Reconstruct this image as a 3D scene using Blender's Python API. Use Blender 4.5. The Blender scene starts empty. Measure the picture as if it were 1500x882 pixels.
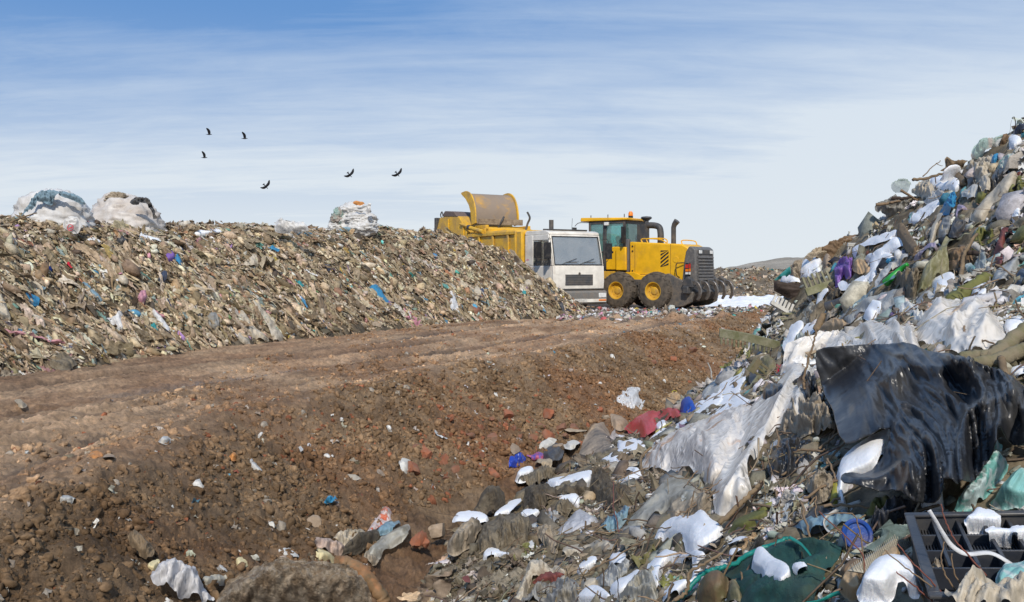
import bpy, bmesh, math, random
import numpy as np
from mathutils import Vector, Matrix
from mathutils.geometry import delaunay_2d_cdt
random.seed(5)
RN = np.random.default_rng(7)
S = bpy.context.scene
COL = S.collection
F = 1300.0; HZ = 395.0; CAMZ = 1.6           # focal length in photo pixels, horizon row, eye height

# ------------------------------------------------------------------ noise
_p = np.random.default_rng(3).permutation(512).astype(np.int64)
_a = np.random.default_rng(4).uniform(0, 2*np.pi, 512)
_gx, _gy = np.cos(_a), np.sin(_a)
def pn(x, y, seed=0):
    x = np.asarray(x, float) + seed*17.31; y = np.asarray(y, float) - seed*9.77
    xi = np.floor(x).astype(np.int64); yi = np.floor(y).astype(np.int64)
    xf = x-xi; yf = y-yi
    u = xf*xf*xf*(xf*(xf*6-15)+10); v = yf*yf*yf*(yf*(yf*6-15)+10)
    def g(ix, iy, fx, fy):
        h = _p[(_p[(ix+seed*13) & 511] + iy) & 511]
        return _gx[h]*fx + _gy[h]*fy
    a = g(xi, yi, xf, yf); b = g(xi+1, yi, xf-1, yf)
    c = g(xi, yi+1, xf, yf-1); d = g(xi+1, yi+1, xf-1, yf-1)
    return 1.5*((a+u*(b-a)) + v*((c+u*(d-c)) - (a+u*(b-a))))
def fbm(x, y, o=4, seed=0, gain=.5):
    r = 0; a = 1.
    for i in range(o):
        r = r + a*pn(x*2**i, y*2**i, seed+i); a *= gain
    return r
def billow(x, y, o=3, seed=0, gain=.5):      # rounded lumps
    r = 0; a = 1.
    for i in range(o):
        r = r + a*(np.abs(pn(x*2.1**i, y*2.1**i, seed+i))*2-.5); a *= gain
    return r
def sstep(a, b, x):
    t = np.clip((x-a)/(b-a), 0, 1); return t*t*(3-2*t)

# ------------------------------------------------------------------ camera helpers
def P(px, py, d):
    return Vector(((px-750)/F*d, d, CAMZ-(py-HZ)/F*d))
def proj(x, y, z):
    return 750+F*x/y, HZ-F*(z-CAMZ)/y

# ------------------------------------------------------------------ terrain heights
EDGE = np.array([(-3.6,-6),(-3.3,2),(-3.1,5.4),(-3.0,8.3),(-1.5,11.9),(1.28,16.6),(6,26),(14,38),(40,70)], float)
def edge_dist(x, y):                          # signed distance: + to the right of the road's edge
    best = np.full(np.shape(x), 1e9); sg = np.ones(np.shape(x)); al = np.zeros(np.shape(x)); L = 0
    for (a, b) in zip(EDGE[:-1], EDGE[1:]):
        dx, dy = b-a; l2 = dx*dx+dy*dy; l = math.sqrt(l2)
        t = np.clip(((x-a[0])*dx+(y-a[1])*dy)/l2, 0, 1)
        qx = x-(a[0]+t*dx); qy = y-(a[1]+t*dy)
        dd = np.sqrt(qx*qx+qy*qy)
        s = np.where(dx*qy-dy*qx > 0, -1., 1.)
        m = dd < best
        best = np.where(m, dd, best); sg = np.where(m, s, sg); al = np.where(m, L+t*l, al); L += l
    return best*sg, al
def ground_base(x, y):
    s, al = edge_dist(x, y)
    dep = 0.98 - .75*sstep(17, 27, y)
    s2 = s + .25*pn(al*.45, al*0+3.1, 5)
    z = -dep*sstep(-.15, 2.5, s2)
    z = z + .15*np.exp(-((s2+.10)/.42)**2)     # low berm along the edge
    return z, s, al
LP = np.array([(-9.2,8.5),(-7.6,12.9),(-6.85,16),(-5.35,19.8),(-1.2,27.7),(2.0,29.3),(3.0,30.2),(2.6,31.0),(0.2,33.0),(-4.4,39.8),(-14,46),(-34,46),(-34,2),(-11.5,3)], float)
def poly_dist(x, y, Pg):                      # + inside
    inside = np.zeros(np.shape(x), bool); best = np.full(np.shape(x), 1e9)
    n = len(Pg)
    for i in range(n):
        a = Pg[i]; b = Pg[(i+1) % n]
        dx, dy = b-a; t = np.clip(((x-a[0])*dx+(y-a[1])*dy)/(dx*dx+dy*dy), 0, 1)
        best = np.minimum(best, np.hypot(x-a[0]-t*dx, y-a[1]-t*dy))
        c = (a[1] > y) != (b[1] > y)
        xx = a[0]+(y-a[1])*dx/(dy if abs(dy) > 1e-9 else 1e-9)
        inside ^= c & (x < xx)
    return np.where(inside, best, -best)
def left_base(x, y):
    t = poly_dist(x, y, LP)
    t = t + .35*pn(x*.35, y*.35, 8) + .12*pn(x*1.1, y*1.1, 9)
    top = 2.22 + .035*np.clip(y-13, 0, 18) + .14*pn(x*.5, y*.5, 11)
    sl = np.where(t > 0, .98*t, 1.2*t)
    z = -np.log(np.exp(-sl*3.2)+np.exp(-top*3.2))/3.2
    return np.maximum(z, -.8)
RC = [  # photo x, y, distance
 (1500,192,10),(1440,232,10.5),(1400,262,11),(1330,296,11.8),(1300,330,12),(1240,362,12.5),(1200,390,13),(1150,425,13),(1135,460,12.8),(1125,500,12.5),
 (1085,535,12.8),(1040,560,13),(985,610,13.2),(930,640,13),(880,668,11.8),(820,700,10.5),(760,730,9.6),(690,770,8.7),(640,830,7.6),(600,882,6.9),
 (1190,500,10.5),(1150,560,9),(1090,600,8.5),(1010,640,9.2),(960,690,8.6),(900,720,8.4),(850,765,7.8),(800,820,6.8),(760,882,6.3),(880,850,5.9),
 (1250,450,10),(1300,400,10),(1380,330,9.5),(1450,280,9),(1500,330,7.8),(1430,400,8),(1350,450,8),(1280,500,7.2),(1220,560,6.3),(1150,640,6),(1060,700,6),(1000,760,5.8),
 (1500,440,6),(1420,480,6),(1350,540,5.2),(1500,540,4.9),(1420,600,4.6),(1300,640,4.8),(1200,690,4.9),(1100,760,4.8),(1000,850,4.7),(1480,680,3.95),(1380,720,3.95),(1280,760,3.9),
 (1180,820,3.8),(1100,880,4.0),(1220,882,3.35),(1400,800,3.45),(1500,780,3.4),(1400,882,3.1),(1500,882,3.0)]
def _rpts():
    pts = [tuple(P(*c)) for c in RC]
    for c in RC[:10]:
        p = P(*c); pts += [(p.x+.3, p.y+1.6, p.z-.8), (p.x+.6, p.y+3.6, -.6), (p.x+1, p.y+6, -1.2)]
    pts += [(-.9,5,-1.25),(-.9,7.5,-1.3),(-.3,9.8,-1.3),(.7,12,-1.4),(1.8,14.6,-1.4),(3.2,16.4,-1.3),(5,17.5,-1.3),
            (7.5,9,3.5),(9,10,3.3),(11,9,2.6),(7,6,3.0),(9,5,2.4),(6.5,3,2.4),(4.5,2,1.7),(3,1,1.2),(11,13,.4),(8,16,-1),(10,3,1.5),(8,0,1),
            (1.2,1,.2),(.2,2.6,-.4),(-.3,3.6,-.9),(-1,3,-1.3),(4,-1,.6),(.6,-1,-.3),(14,9,.5),(13,4,.3),(-1.8,.5,-1.4),(12,17,-1.2)]
    return np.array(pts)
_R = _rpts()
def _tps(A):
    n = len(A); d = np.hypot(A[:,None,0]-A[None,:,0], A[:,None,1]-A[None,:,1])
    K = np.where(d > 0, d*d*np.log(d+1e-9), 0) + np.eye(n)*.12
    Q = np.c_[np.ones(n), A[:,:2]]
    M = np.block([[K, Q], [Q.T, np.zeros((3,3))]])
    return np.linalg.solve(M, np.r_[A[:,2], 0, 0, 0])
_W = _tps(_R)
RX0, RY0, RST = -2.5, -1.5, .05
_gx1 = np.arange(RX0, 14.5, RST); _gy1 = np.arange(RY0, 19.5, RST)
_GX, _GY = np.meshgrid(_gx1, _gy1)
_RH = _W[-3]+_W[-2]*_GX+_W[-1]*_GY
for i in range(len(_R)):
    r2 = (_GX-_R[i,0])**2+(_GY-_R[i,1])**2
    _RH += _W[i]*.5*r2*np.log(r2+1e-12)
_RH += .05*pn(_GX*1.3, _GY*1.3, 21)
LX0, LY0 = -34.0, 2.0
_lx = np.arange(LX0, 4.5, .1); _ly = np.arange(LY0, 47, .1)
_LX, _LY = np.meshgrid(_lx, _ly); _LH = left_base(_LX, _LY)
def grid_lookup(H, x0, y0, st, x, y, out=-9.):
    fx = (x-x0)/st; fy = (y-y0)/st
    ok = (fx >= 0) & (fy >= 0) & (fx < H.shape[1]-1.01) & (fy < H.shape[0]-1.01)
    fx = np.clip(fx, 0, H.shape[1]-1.01); fy = np.clip(fy, 0, H.shape[0]-1.01)
    ix = fx.astype(int); iy = fy.astype(int); u = fx-ix; v = fy-iy
    r = (H[iy,ix]*(1-u)+H[iy,ix+1]*u)*(1-v)+(H[iy+1,ix]*(1-u)+H[iy+1,ix+1]*u)*v
    return np.where(ok, r, out)
def Lh(x, y): return grid_lookup(_LH, LX0, LY0, .1, x, y)
def Rh(x, y): return grid_lookup(_RH, RX0, RY0, RST, x, y)
def surf(x, y):
    return np.maximum(np.maximum(ground_base(x, y)[0], Lh(x, y)), Rh(x, y))
# distance seen along each direction of a coarse fan of rays
DMS = 6
_dpx, _dpy = np.meshgrid(np.arange(-60, 1561, DMS), np.arange(150, 943, DMS))
def _cast():
    D = np.full(_dpx.shape, np.nan); ds = np.geomspace(1.9, 60, 300); prev = None; pd = 0
    for d in ds:
        x = (_dpx-750)/F*d; z = CAMZ-(_dpy-HZ)/F*d
        g = z-surf(x, np.full(x.shape, d))
        if prev is not None:
            m = np.isnan(D) & (g <= 0) & (prev > 0)
            D[m] = (pd+(d-pd)*prev/(prev-g+1e-9))[m]
        prev = g; pd = d
    return D
DM = _cast()
def depth_at(px, py):
    ix = np.clip(np.round((np.asarray(px)+60)/DMS).astype(int), 0, DM.shape[1]-1)
    iy = np.clip(np.round((np.asarray(py)-150)/DMS).astype(int), 0, DM.shape[0]-1)
    return DM[iy, ix]
def _crate():
    d0, lf = 3.36, 0
    A = P(1330.2, 756.5, 3.28); B = P(1549.7, 752.5, 3.12); C = P(1271, 864.3, 2.66)
    u = B-A; w = C-A; lu, lw = u.length, w.length; u.normalize(); w = (w-u*w.dot(u)).normalized(); n = u.cross(w).normalized()
    if n.z < 0: n = -n
    return A, u, w, n, lu, min(lw*1.05, .8)
CRATE = _crate()
def on(px, py, up=0.):                        # a point of the ground or heap surface
    d = float(depth_at(px, py))
    if math.isnan(d):
        for k in range(1, 14):
            d = float(depth_at(px, py+k*DMS))
            if not math.isnan(d): break
        else: d = 12.
    p = P(px, py, d); p.z += up
    return p

# ------------------------------------------------------------------ object helpers
def tag(o, label=None, cat=None, group=None, kind=None):
    if label: o['label'] = label
    if cat: o['category'] = cat
    if group: o['group'] = group
    if kind: o['kind'] = kind
    return o
def link(name, me, mat=None, parent=None):
    o = bpy.data.objects.new(name, me); COL.objects.link(o)
    if mat is not None: me.materials.append(mat)
    if parent is not None: o.parent = parent
    return o
def mesh_np(name, V, Fc, mat=None, parent=None, colors=None, smooth=True, attrs=None):
    V = np.asarray(V, np.float32); Fc = np.asarray(Fc, np.int32); k = Fc.shape[1]
    me = bpy.data.meshes.new(name)
    me.vertices.add(len(V)); me.vertices.foreach_set('co', V.ravel())
    me.loops.add(Fc.size); me.loops.foreach_set('vertex_index', Fc.ravel())
    me.polygons.add(len(Fc)); me.polygons.foreach_set('loop_start', np.arange(0, Fc.size, k, dtype=np.int32))
    me.polygons.foreach_set('use_smooth', np.full(len(Fc), bool(smooth)))
    me.update(calc_edges=True)
    if colors is not None:
        a = me.color_attributes.new('Col', 'FLOAT_COLOR', 'POINT')
        c = np.ones((len(V), 4), np.float32); c[:, :colors.shape[1]] = colors
        a.data.foreach_set('color', c.ravel())
    return link(name, me, mat, parent)
def empty(name, loc=(0,0,0), rz=0):
    o = bpy.data.objects.new(name, None); COL.objects.link(o); o.location = loc; o.rotation_euler = (0,0,rz)
    o.empty_display_size = .2
    return o

# ------------------------------------------------------------------ materials
def nt(name):
    m = bpy.data.materials.new(name); m.use_nodes = True
    t = m.node_tree; t.nodes.clear(); return m, t
def nd(t, typ, **kw):
    n = t.nodes.new(typ)
    for k, v in kw.items():
        if k.startswith('_'): setattr(n, k[1:], v)
        else: n.inputs[k.replace('__', ' ')].default_value = v
    return n
def mixc(t, fac, a, b, mode='MIX'):
    n = t.nodes.new('ShaderNodeMix'); n.data_type = 'RGBA'; n.blend_type = mode
    for s, v in ((0, fac), (6, a), (7, b)):
        if hasattr(v, 'is_linked') or hasattr(v, 'links'): t.links.new(v, n.inputs[s])
        else: n.inputs[s].default_value = v if s == 0 else (*v[:3], 1)
    return n.outputs[2]
def noise(t, scale, detail=4, rough=.55, co=None, dist=0):
    n = nd(t, 'ShaderNodeTexNoise', Scale=scale, Detail=detail, Roughness=rough, Distortion=dist)
    if co is not None: t.links.new(co, n.inputs['Vector'])
    return n.outputs[0]
def ramp(t, src, a, b, c0=(0,0,0), c1=(1,1,1)):
    r = t.nodes.new('ShaderNodeValToRGB'); r.color_ramp.elements[0].position = a; r.color_ramp.elements[1].position = b
    r.color_ramp.elements[0].color = (*c0,1); r.color_ramp.elements[1].color = (*c1,1)
    t.links.new(src, r.inputs[0]); return r.outputs[0]
def bump(t, src, strength, dist=.02, nrm=None):
    b = nd(t, 'ShaderNodeBump', Strength=strength, Distance=dist); t.links.new(src, b.inputs['Height'])
    if nrm is not None: t.links.new(nrm, b.inputs['Normal'])
    return b.outputs[0]
def out(t, sh):
    o = t.nodes.new('ShaderNodeOutputMaterial'); t.links.new(sh, o.inputs[0])
_MC = {}
def mat(col, rough=.6, trans=0., alpha=0., dirt=.35, dcol=(.17,.12,.08), col2=None, s2=6, bmp=.3, bs=40, metal=0., spec=.4, dscale=7, thr=.5, crin=0., crs=5., mot=.55):
    """general weathered material: base colour, blotches of a second colour, dirt, fine bump, optional translucency"""
    key = (col, rough, trans, alpha, dirt, dcol, col2, s2, bmp, bs, metal, spec, dscale, thr, crin, crs, mot)
    if key in _MC: return _MC[key]
    m, t = nt('weathered'); co = t.nodes.new('ShaderNodeTexCoord').outputs['Object']
    c = (*col, 1)
    cs = t.nodes.new('ShaderNodeRGB'); cs.outputs[0].default_value = c; cur = cs.outputs[0]
    if col2 is not None:
        cur = mixc(t, ramp(t, noise(t, s2, 3, .5, co, .6), thr-.04, thr+.04), cur, col2)
    v = noise(t, dscale*2.3, 5, .6, co)
    cur = mixc(t, ramp(t, v, .3, .75, (.82,)*3, (1.1,)*3), (0,0,0), cur) if False else mixc(t, mot, cur, mixc(t, 1., cur, ramp(t, v, .25, .75, (.55,)*3, (1.25,)*3), 'MULTIPLY'))
    if dirt > 0:
        dn = ramp(t, noise(t, dscale, 6, .65, co, .3), .62-.45*dirt, .82-.3*dirt)
        mm = nd(t, 'ShaderNodeMath', _operation='MULTIPLY'); t.links.new(dn, mm.inputs[0]); mm.inputs[1].default_value = min(1, .35+dirt)
        cur = mixc(t, mm.outputs[0], cur, dcol)
    p = nd(t, 'ShaderNodeBsdfPrincipled', Roughness=rough, Metallic=metal)
    p.inputs['Specular IOR Level'].default_value = spec
    t.links.new(cur, p.inputs['Base Color'])
    if bmp > 0:
        nb = bump(t, noise(t, bs, 4, .6, co, .4), bmp, .01)
        if crin > 0:
            rn = t.nodes.new('ShaderNodeTexNoise'); rn.noise_type = 'RIDGED_MULTIFRACTAL'; rn.inputs['Scale'].default_value = crs; rn.inputs['Detail'].default_value = 5
            rn.inputs['Distortion'].default_value = .5; t.links.new(co, rn.inputs['Vector']); nb = bump(t, rn.outputs[0], crin, .03, nb)
        t.links.new(nb, p.inputs['Normal'])
    sh = p.outputs[0]
    if trans > 0:
        tr = t.nodes.new('ShaderNodeBsdfTranslucent'); t.links.new(cur, tr.inputs[0])
        mx = nd(t, 'ShaderNodeMixShader'); mx.inputs[0].default_value = trans
        t.links.new(sh, mx.inputs[1]); t.links.new(tr.outputs[0], mx.inputs[2]); sh = mx.outputs[0]
    if alpha > 0:
        tp = t.nodes.new('ShaderNodeBsdfTransparent'); tp.inputs[0].default_value = (.93,.92,.9,1)
        mx = nd(t, 'ShaderNodeMixShader')
        al = ramp(t, noise(t, dscale*.8, 3, .5, co), .3, .7, (alpha*1.5,)*3, (alpha*.5,)*3); t.links.new(al, mx.inputs[0])
        t.links.new(sh, mx.inputs[1]); t.links.new(tp.outputs[0], mx.inputs[2]); sh = mx.outputs[0]
    out(t, sh); _MC[key] = m; return m
def vcol_mat(name, rough=.75, trans=0., bs=30, bmp=.5, bdist=.02, mot=18, spec=.3):
    m, t = nt(name); co = t.nodes.new('ShaderNodeTexCoord').outputs['Object']
    a = t.nodes.new('ShaderNodeAttribute'); a.attribute_name = 'Col'
    cur = mixc(t, 1., a.outputs['Color'], ramp(t, noise(t, mot, 6, .65, co), .28, .75, (.5,)*3, (1.35,)*3), 'MULTIPLY')
    p = nd(t, 'ShaderNodeBsdfPrincipled', Roughness=rough); p.inputs['Specular IOR Level'].default_value = spec
    t.links.new(cur, p.inputs['Base Color'])
    t.links.new(bump(t, noise(t, bs, 6, .7, co), bmp, bdist), p.inputs['Normal'])
    sh = p.outputs[0]
    if trans:
        tr = t.nodes.new('ShaderNodeBsdfTranslucent'); t.links.new(cur, tr.inputs[0])
        mx = nd(t, 'ShaderNodeMixShader'); mx.inputs[0].default_value = trans
        t.links.new(sh, mx.inputs[1]); t.links.new(tr.outputs[0], mx.inputs[2]); sh = mx.outputs[0]
    out(t, sh); return m
def soil_mat():
    m, t = nt('soil'); co = t.nodes.new('ShaderNodeTexCoord').outputs['Object']
    a = t.nodes.new('ShaderNodeAttribute'); a.attribute_name = 'Col'
    cur = mixc(t, 1., a.outputs['Color'], ramp(t, noise(t, 11, 10, .78, co), .3, .72, (.4,)*3, (1.5,)*3), 'MULTIPLY')
    cur = mixc(t, ramp(t, noise(t, 55, 3, .6, co), .66, .74), cur, (.33,.27,.20))   # grit
    p = nd(t, 'ShaderNodeBsdfPrincipled'); p.inputs['Specular IOR Level'].default_value = .35
    t.links.new(cur, p.inputs['Base Color'])
    r = nd(t, 'ShaderNodeMapRange'); r.inputs['To Min'].default_value = .92; r.inputs['To Max'].default_value = .28
    t.links.new(a.outputs['Alpha'], r.inputs['Value'])
    t.links.new(r.outputs[0], p.inputs['Roughness'])
    b1 = bump(t, noise(t, 14, 9, .75, co), .95, .07)
    t.links.new(bump(t, noise(t, 95, 5, .75, co), .9, .016, b1), p.inputs['Normal'])
    out(t, p.outputs[0]); return m
def snow_mat():
    m, t = nt('snow'); co = t.nodes.new('ShaderNodeTexCoord').outputs['Object']
    cur = mixc(t, ramp(t, noise(t, 5, 4, .6, co), .35, .65), (.76,.775,.80), (.84,.845,.86))
    cur = mixc(t, ramp(t, noise(t, 28, 4, .7, co), .70, .80), cur, (.42,.38,.33))
    p = nd(t, 'ShaderNodeBsdfPrincipled', Roughness=.65); p.inputs['Specular IOR Level'].default_value = .25
    p.inputs['Subsurface Weight'].default_value = .15; p.inputs['Subsurface Radius'].default_value = (.03,.04,.05); p.inputs['Subsurface Scale'].default_value = .3
    t.links.new(cur, p.inputs['Base Color'])
    b = bump(t, noise(t, 11, 3, .5, co), .25, .03)
    b = bump(t, noise(t, 45, 5, .65, co), .25, .015, b); t.links.new(bump(t, noise(t, 200, 3, .7, co), .45, .005, b), p.inputs['Normal'])
    out(t, p.outputs[0]); return m
SNOW = snow_mat(); SOIL = soil_mat()
TRASH = vcol_mat('trash_scraps', .6, .12, 30, .5, .02, 16)
HEAP = vcol_mat('heap_matter', .85, 0, 25, .8, .04, 9)

# ------------------------------------------------------------------ draped sheets, bags, snow
HERO = []
def cdt(poly, res, rag=.0, seed=0):
    rng = np.random.default_rng(seed)
    poly = np.array(poly, float); n = len(poly)
    if rag >= 1. and n > 3:                   # round the outline a little
        q = []
        for i in range(n):
            p0, p1, p2, p3 = poly[i-1], poly[i], poly[(i+1) % n], poly[(i+2) % n]
            for t in (0, .33, .67):
                q.append(.5*((2*p1)+.75*(p2-p0)*t+(2*p0-5*p1+4*p2-p3)*.75*t*t+(3*p1-p0-3*p2+p3)*.75*t**3) if False else ((2*t**3-3*t*t+1)*p1+(t**3-2*t*t+t)*.4*(p2-p0)+(-2*t**3+3*t*t)*p2+(t**3-t*t)*.4*(p3-p1)))
        poly = np.array(q); n = len(poly)
    smooth_outline = poly.copy(); B = []
    for i in range(n):
        a, b = poly[i], poly[(i+1) % n]; L = np.hypot(*(b-a)); k = max(1, int(L/res))
        nr = np.array([-(b-a)[1], (b-a)[0]])/(L+1e-6)
        for j in range(k):
            q = a+(b-a)*j/k
            if rag > 0: q = q+nr*rag*(fbm(q[0:1]*.03+seed, q[1:2]*.03, 2, seed % 31)[0])*1.8
            B.append(q)
    B = np.array(B)
    x0, y0 = B.min(0); x1, y1 = B.max(0)
    gx, gy = np.meshgrid(np.arange(x0, x1, res), np.arange(y0, y1, res*.87))
    gx[1::2] += res*.5
    I = np.c_[gx.ravel(), gy.ravel()]; I += rng.uniform(-.18, .18, I.shape)*res
    dist = poly_dist(I[:,0], I[:,1], B); I = I[dist > res*.45]
    pts = np.vstack([B, I]); nb = len(B)
    r = delaunay_2d_cdt([Vector(q) for q in pts.tolist()], [(i, (i+1) % nb) for i in range(nb)], [], 1, 1e-4)
    V = np.array([tuple(v) for v in r[0]]); Fc = np.array([f for f in r[2] if len(f) == 3], int)
    return V, Fc, poly_dist(V[:,0], V[:,1], smooth_outline)
def fit_depth(V, poly, depth=None):
    if isinstance(depth, tuple) and depth[0] == 'crate':    # on a plane parallel to the crate's rim
        A, n = CRATE[0], CRATE[3]; k = n.dot(A)+depth[1]-n.z*CAMZ
        return k/(n.x*(V[:,0]-750)/F+n.y-n.z*(V[:,1]-HZ)/F)
    if depth is not None and not np.isscalar(depth):       # one distance per outline point
        pp = np.array(poly, float); dd = np.array(depth, float)
        A = np.c_[np.ones(len(pp)), pp]; k, *_ = np.linalg.lstsq(A, 1/dd, rcond=None)
        return 1/(k[0]+V@k[1:])
    d = depth_at(V[:,0], V[:,1]); ok = ~np.isnan(d)
    if depth is not None or ok.sum() < 6:
        return np.full(len(V), depth if depth is not None else 12.)
    c = V.mean(0); s = max(V.std(), 1.); U = (V-c)/s
    md = np.median(d[ok]); ok &= d < md*1.35
    A = np.c_[np.ones(len(U)), U]
    if ok.sum() > 60: A = np.c_[A, U[:,0]**2, U[:,0]*U[:,1], U[:,1]**2]
    k, *_ = np.linalg.lstsq(A[ok], 1/d[ok], rcond=None)
    inv = A@k
    return 1/np.clip(inv, 1/(md*1.3), 1/(md*.75))
def drape(name, label, cat, poly, m, lift=.05, h=0., wr=.03, wl=.18, ang=0, st=1., res=None, rag=2., depth=None, up=.35,
          parent=None, group=None, seed=None, gain=.58, wrf=None, hero=True, edge=None, kind=None, colors=None, cl=None, hmax=None):
    """a sheet, bag or snow patch lying on the heap: outline, inflated height h, wrinkles wr of length wl"""
    if seed is None: seed = abs(hash(label or name)) % 997 if False else sum(ord(ch) for ch in (label or name)) % 997
    P2 = np.array(poly, float)
    if 'snow' in name: P2 = P2.mean(0)+(P2-P2.mean(0))*1.10
    ext = max(np.ptp(P2[:,0]), np.ptp(P2[:,1]))
    if res is None: res = max(1.3, min(ext/58, 4.4))
    if 'snow' in name: res = min(res, max(1.2, ext/75))
    if 'snow' not in name and h > 0 and cat != 'stone' and name not in ('boulder', 'plastic_crate', 'plastic_cup', 'canister', 'rags', 'clay_mound', 'plastic_bag', 'jar', 'tub'): h *= .45; wr *= 1.35
    if 'snow' in name: rag = max(1., min(rag, ext*.035)); h = min(h, ext*.012*8/1.0*.01+.02) if ext < 30 else h
    V, Fc, dist = cdt(P2, res, rag, seed)
    if len(Fc) == 0: return None
    d = fit_depth(V, P2, depth); dm = float(np.median(d)); pxm = dm/F
    ed = np.clip(dist, 0, None)*pxm
    if h > 0:                                  # soften the creases of the distance field
        Ed = np.vstack([Fc[:,[0,1]], Fc[:,[1,2]], Fc[:,[2,0]]]); Ed = np.vstack([Ed, Ed[:,::-1]]); cnt = np.bincount(Ed[:,0], minlength=len(V)).astype(float)+1e-9
        lowe = ed < .15*res*pxm
        for _ in range(16 if 'snow' in name else 10):
            a_ = np.bincount(Ed[:,0], ed[Ed[:,1]], minlength=len(V))/cnt; ed = np.where(lowe, ed, .4*ed+.6*a_)
    hm = hmax if hmax else max(ed.max(), 1e-3)
    if 'snow' in name: hm = min(hm, .11)
    prof = np.sqrt(np.clip(1-(1-np.clip(ed/hm, 0, 1))**2, 0, 1))
    prof = .35*prof+.65*sstep(0, 1, ed/hm) if 'snow' in name else .4*prof+.6*sstep(0, 1, ed/hm)
    a = math.radians(ang); X = V[:,0]*pxm; Y = V[:,1]*pxm
    v = (X*math.cos(a)+Y*math.sin(a))/st; u = (-X*math.sin(a)+Y*math.cos(a))
    w = 0; A = 1
    wx = u+.25*wl*pn(u/wl*.7, v/wl*.7, seed % 29+3)*2; wy = v+.25*wl*pn(u/wl*.7+9, v/wl*.7, seed % 23+5)*2
    for i in range(5):
        w = w+A*(1-2.4*np.abs(pn(wx/wl*1.9**i, wy/wl*(1+.75*i if st > 1.5 else 1.9**i), (seed+i) % 61))); A *= gain
    if 'snow' in name: w = .4+fbm(u/.2, v/.2, 2, seed % 41)*1.8
    low = pn(u/wl*.35, v/wl*.35, seed % 37)
    if wrf is not None: w = .4+(w-.4)*wrf(V[:,0], V[:,1])
    e2 = np.clip(ed/(wl*.25+1e-6), 0, 1) if h > 0 else 1.
    if edge is None: edge = -.6*lift-.02 if h > 0 else 0
    if 'snow' in name: edge = -(lift+.075)
    off = lift + h*prof*(1+.35*low) + wr*(w-.4)*(.3+.7*e2) + (0 if h > 0 else wr*1.2*low) + (edge*(1-sstep(0, 1, ed/((.42 if 'snow' in name else .5)*hm+1e-6))) if h > 0 else 0)
    ray = np.c_[(V[:,0]-750)/F, np.ones(len(V)), -(V[:,1]-HZ)/F]
    W = ray*d[:,None]; W[:,2] += CAMZ
    n = -ray/np.linalg.norm(ray, axis=1)[:,None]*(1-up); n[:,2] += up
    n /= np.linalg.norm(n, axis=1)[:,None]
    W = W+n*off[:,None]
    c = W.mean(0); c[2] = W[:,2].min()
    loc = np.array([0,0,0]) if parent is not None else c
    o = mesh_np(name, W-c if parent is None else W-np.array(parent.location), Fc, m, parent, colors=colors(V, w) if colors else None)
    if parent is None: o.location = c
    if cat: tag(o, label, cat, group, kind)
    elif label: o['label'] = label
    if hero: HERO.append((P2, dm))
    if h == 0:
        sm = o.modifiers.new('thick', 'SOLIDIFY'); sm.thickness = .004
    return o
def tube_mesh(pts, rad, seg=8, cap=True):
    pts = [Vector(p) for p in pts]; n = len(pts)
    if not hasattr(rad, '__len__'): rad = [rad]*n
    V = []; Fc = []; upv = Vector((0,0,1))
    prev = None
    for i, p in enumerate(pts):
        tg = (pts[min(i+1,n-1)]-pts[max(i-1,0)]).normalized()
        if prev is None:
            a = tg.cross(upv);  a = a if a.length > .1 else tg.cross(Vector((1,0,0)))
        else: a = prev-tg*prev.dot(tg)
        a.normalize(); prev = a; b = tg.cross(a)
        for k in range(seg):
            t = 2*math.pi*k/seg; V.append(p+(a*math.cos(t)+b*math.sin(t))*rad[i])
    for i in range(n-1):
        for k in range(seg):
            k2 = (k+1) % seg; Fc.append((i*seg+k, i*seg+k2, (i+1)*seg+k2, (i+1)*seg+k))
    if cap:
        V.append(pts[0]); V.append(pts[-1]); c0 = n*seg; c1 = c0+1
        for k in range(seg):
            k2 = (k+1) % seg; Fc.append((c0, k2, k, k)); Fc.append((c1, (n-1)*seg+k, (n-1)*seg+k2, (n-1)*seg+k2))
    return V, Fc
def py_mesh(name, V, Fc, m=None, parent=None, smooth=True):
    me = bpy.data.meshes.new(name)
    Fc = [tuple(dict.fromkeys(f)) for f in Fc]
    me.from_pydata([tuple(v) for v in V], [], Fc); me.update()
    if smooth: me.polygons.foreach_set('use_smooth', [True]*len(me.polygons))
    return link(name, me, m, parent)
def spline(pts, k=6):
    pts = [Vector(p) for p in pts]; r = []
    for i in range(len(pts)-1):
        p0 = pts[max(i-1,0)]; p1 = pts[i]; p2 = pts[i+1]; p3 = pts[min(i+2,len(pts)-1)]
        for j in range(k):
            t = j/k; r.append(.5*((2*p1)+(p2-p0)*t+(2*p0-5*p1+4*p2-p3)*t*t+(3*p1-p0-3*p2+p3)*t**3))
    r.append(pts[-1]); return r
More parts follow.
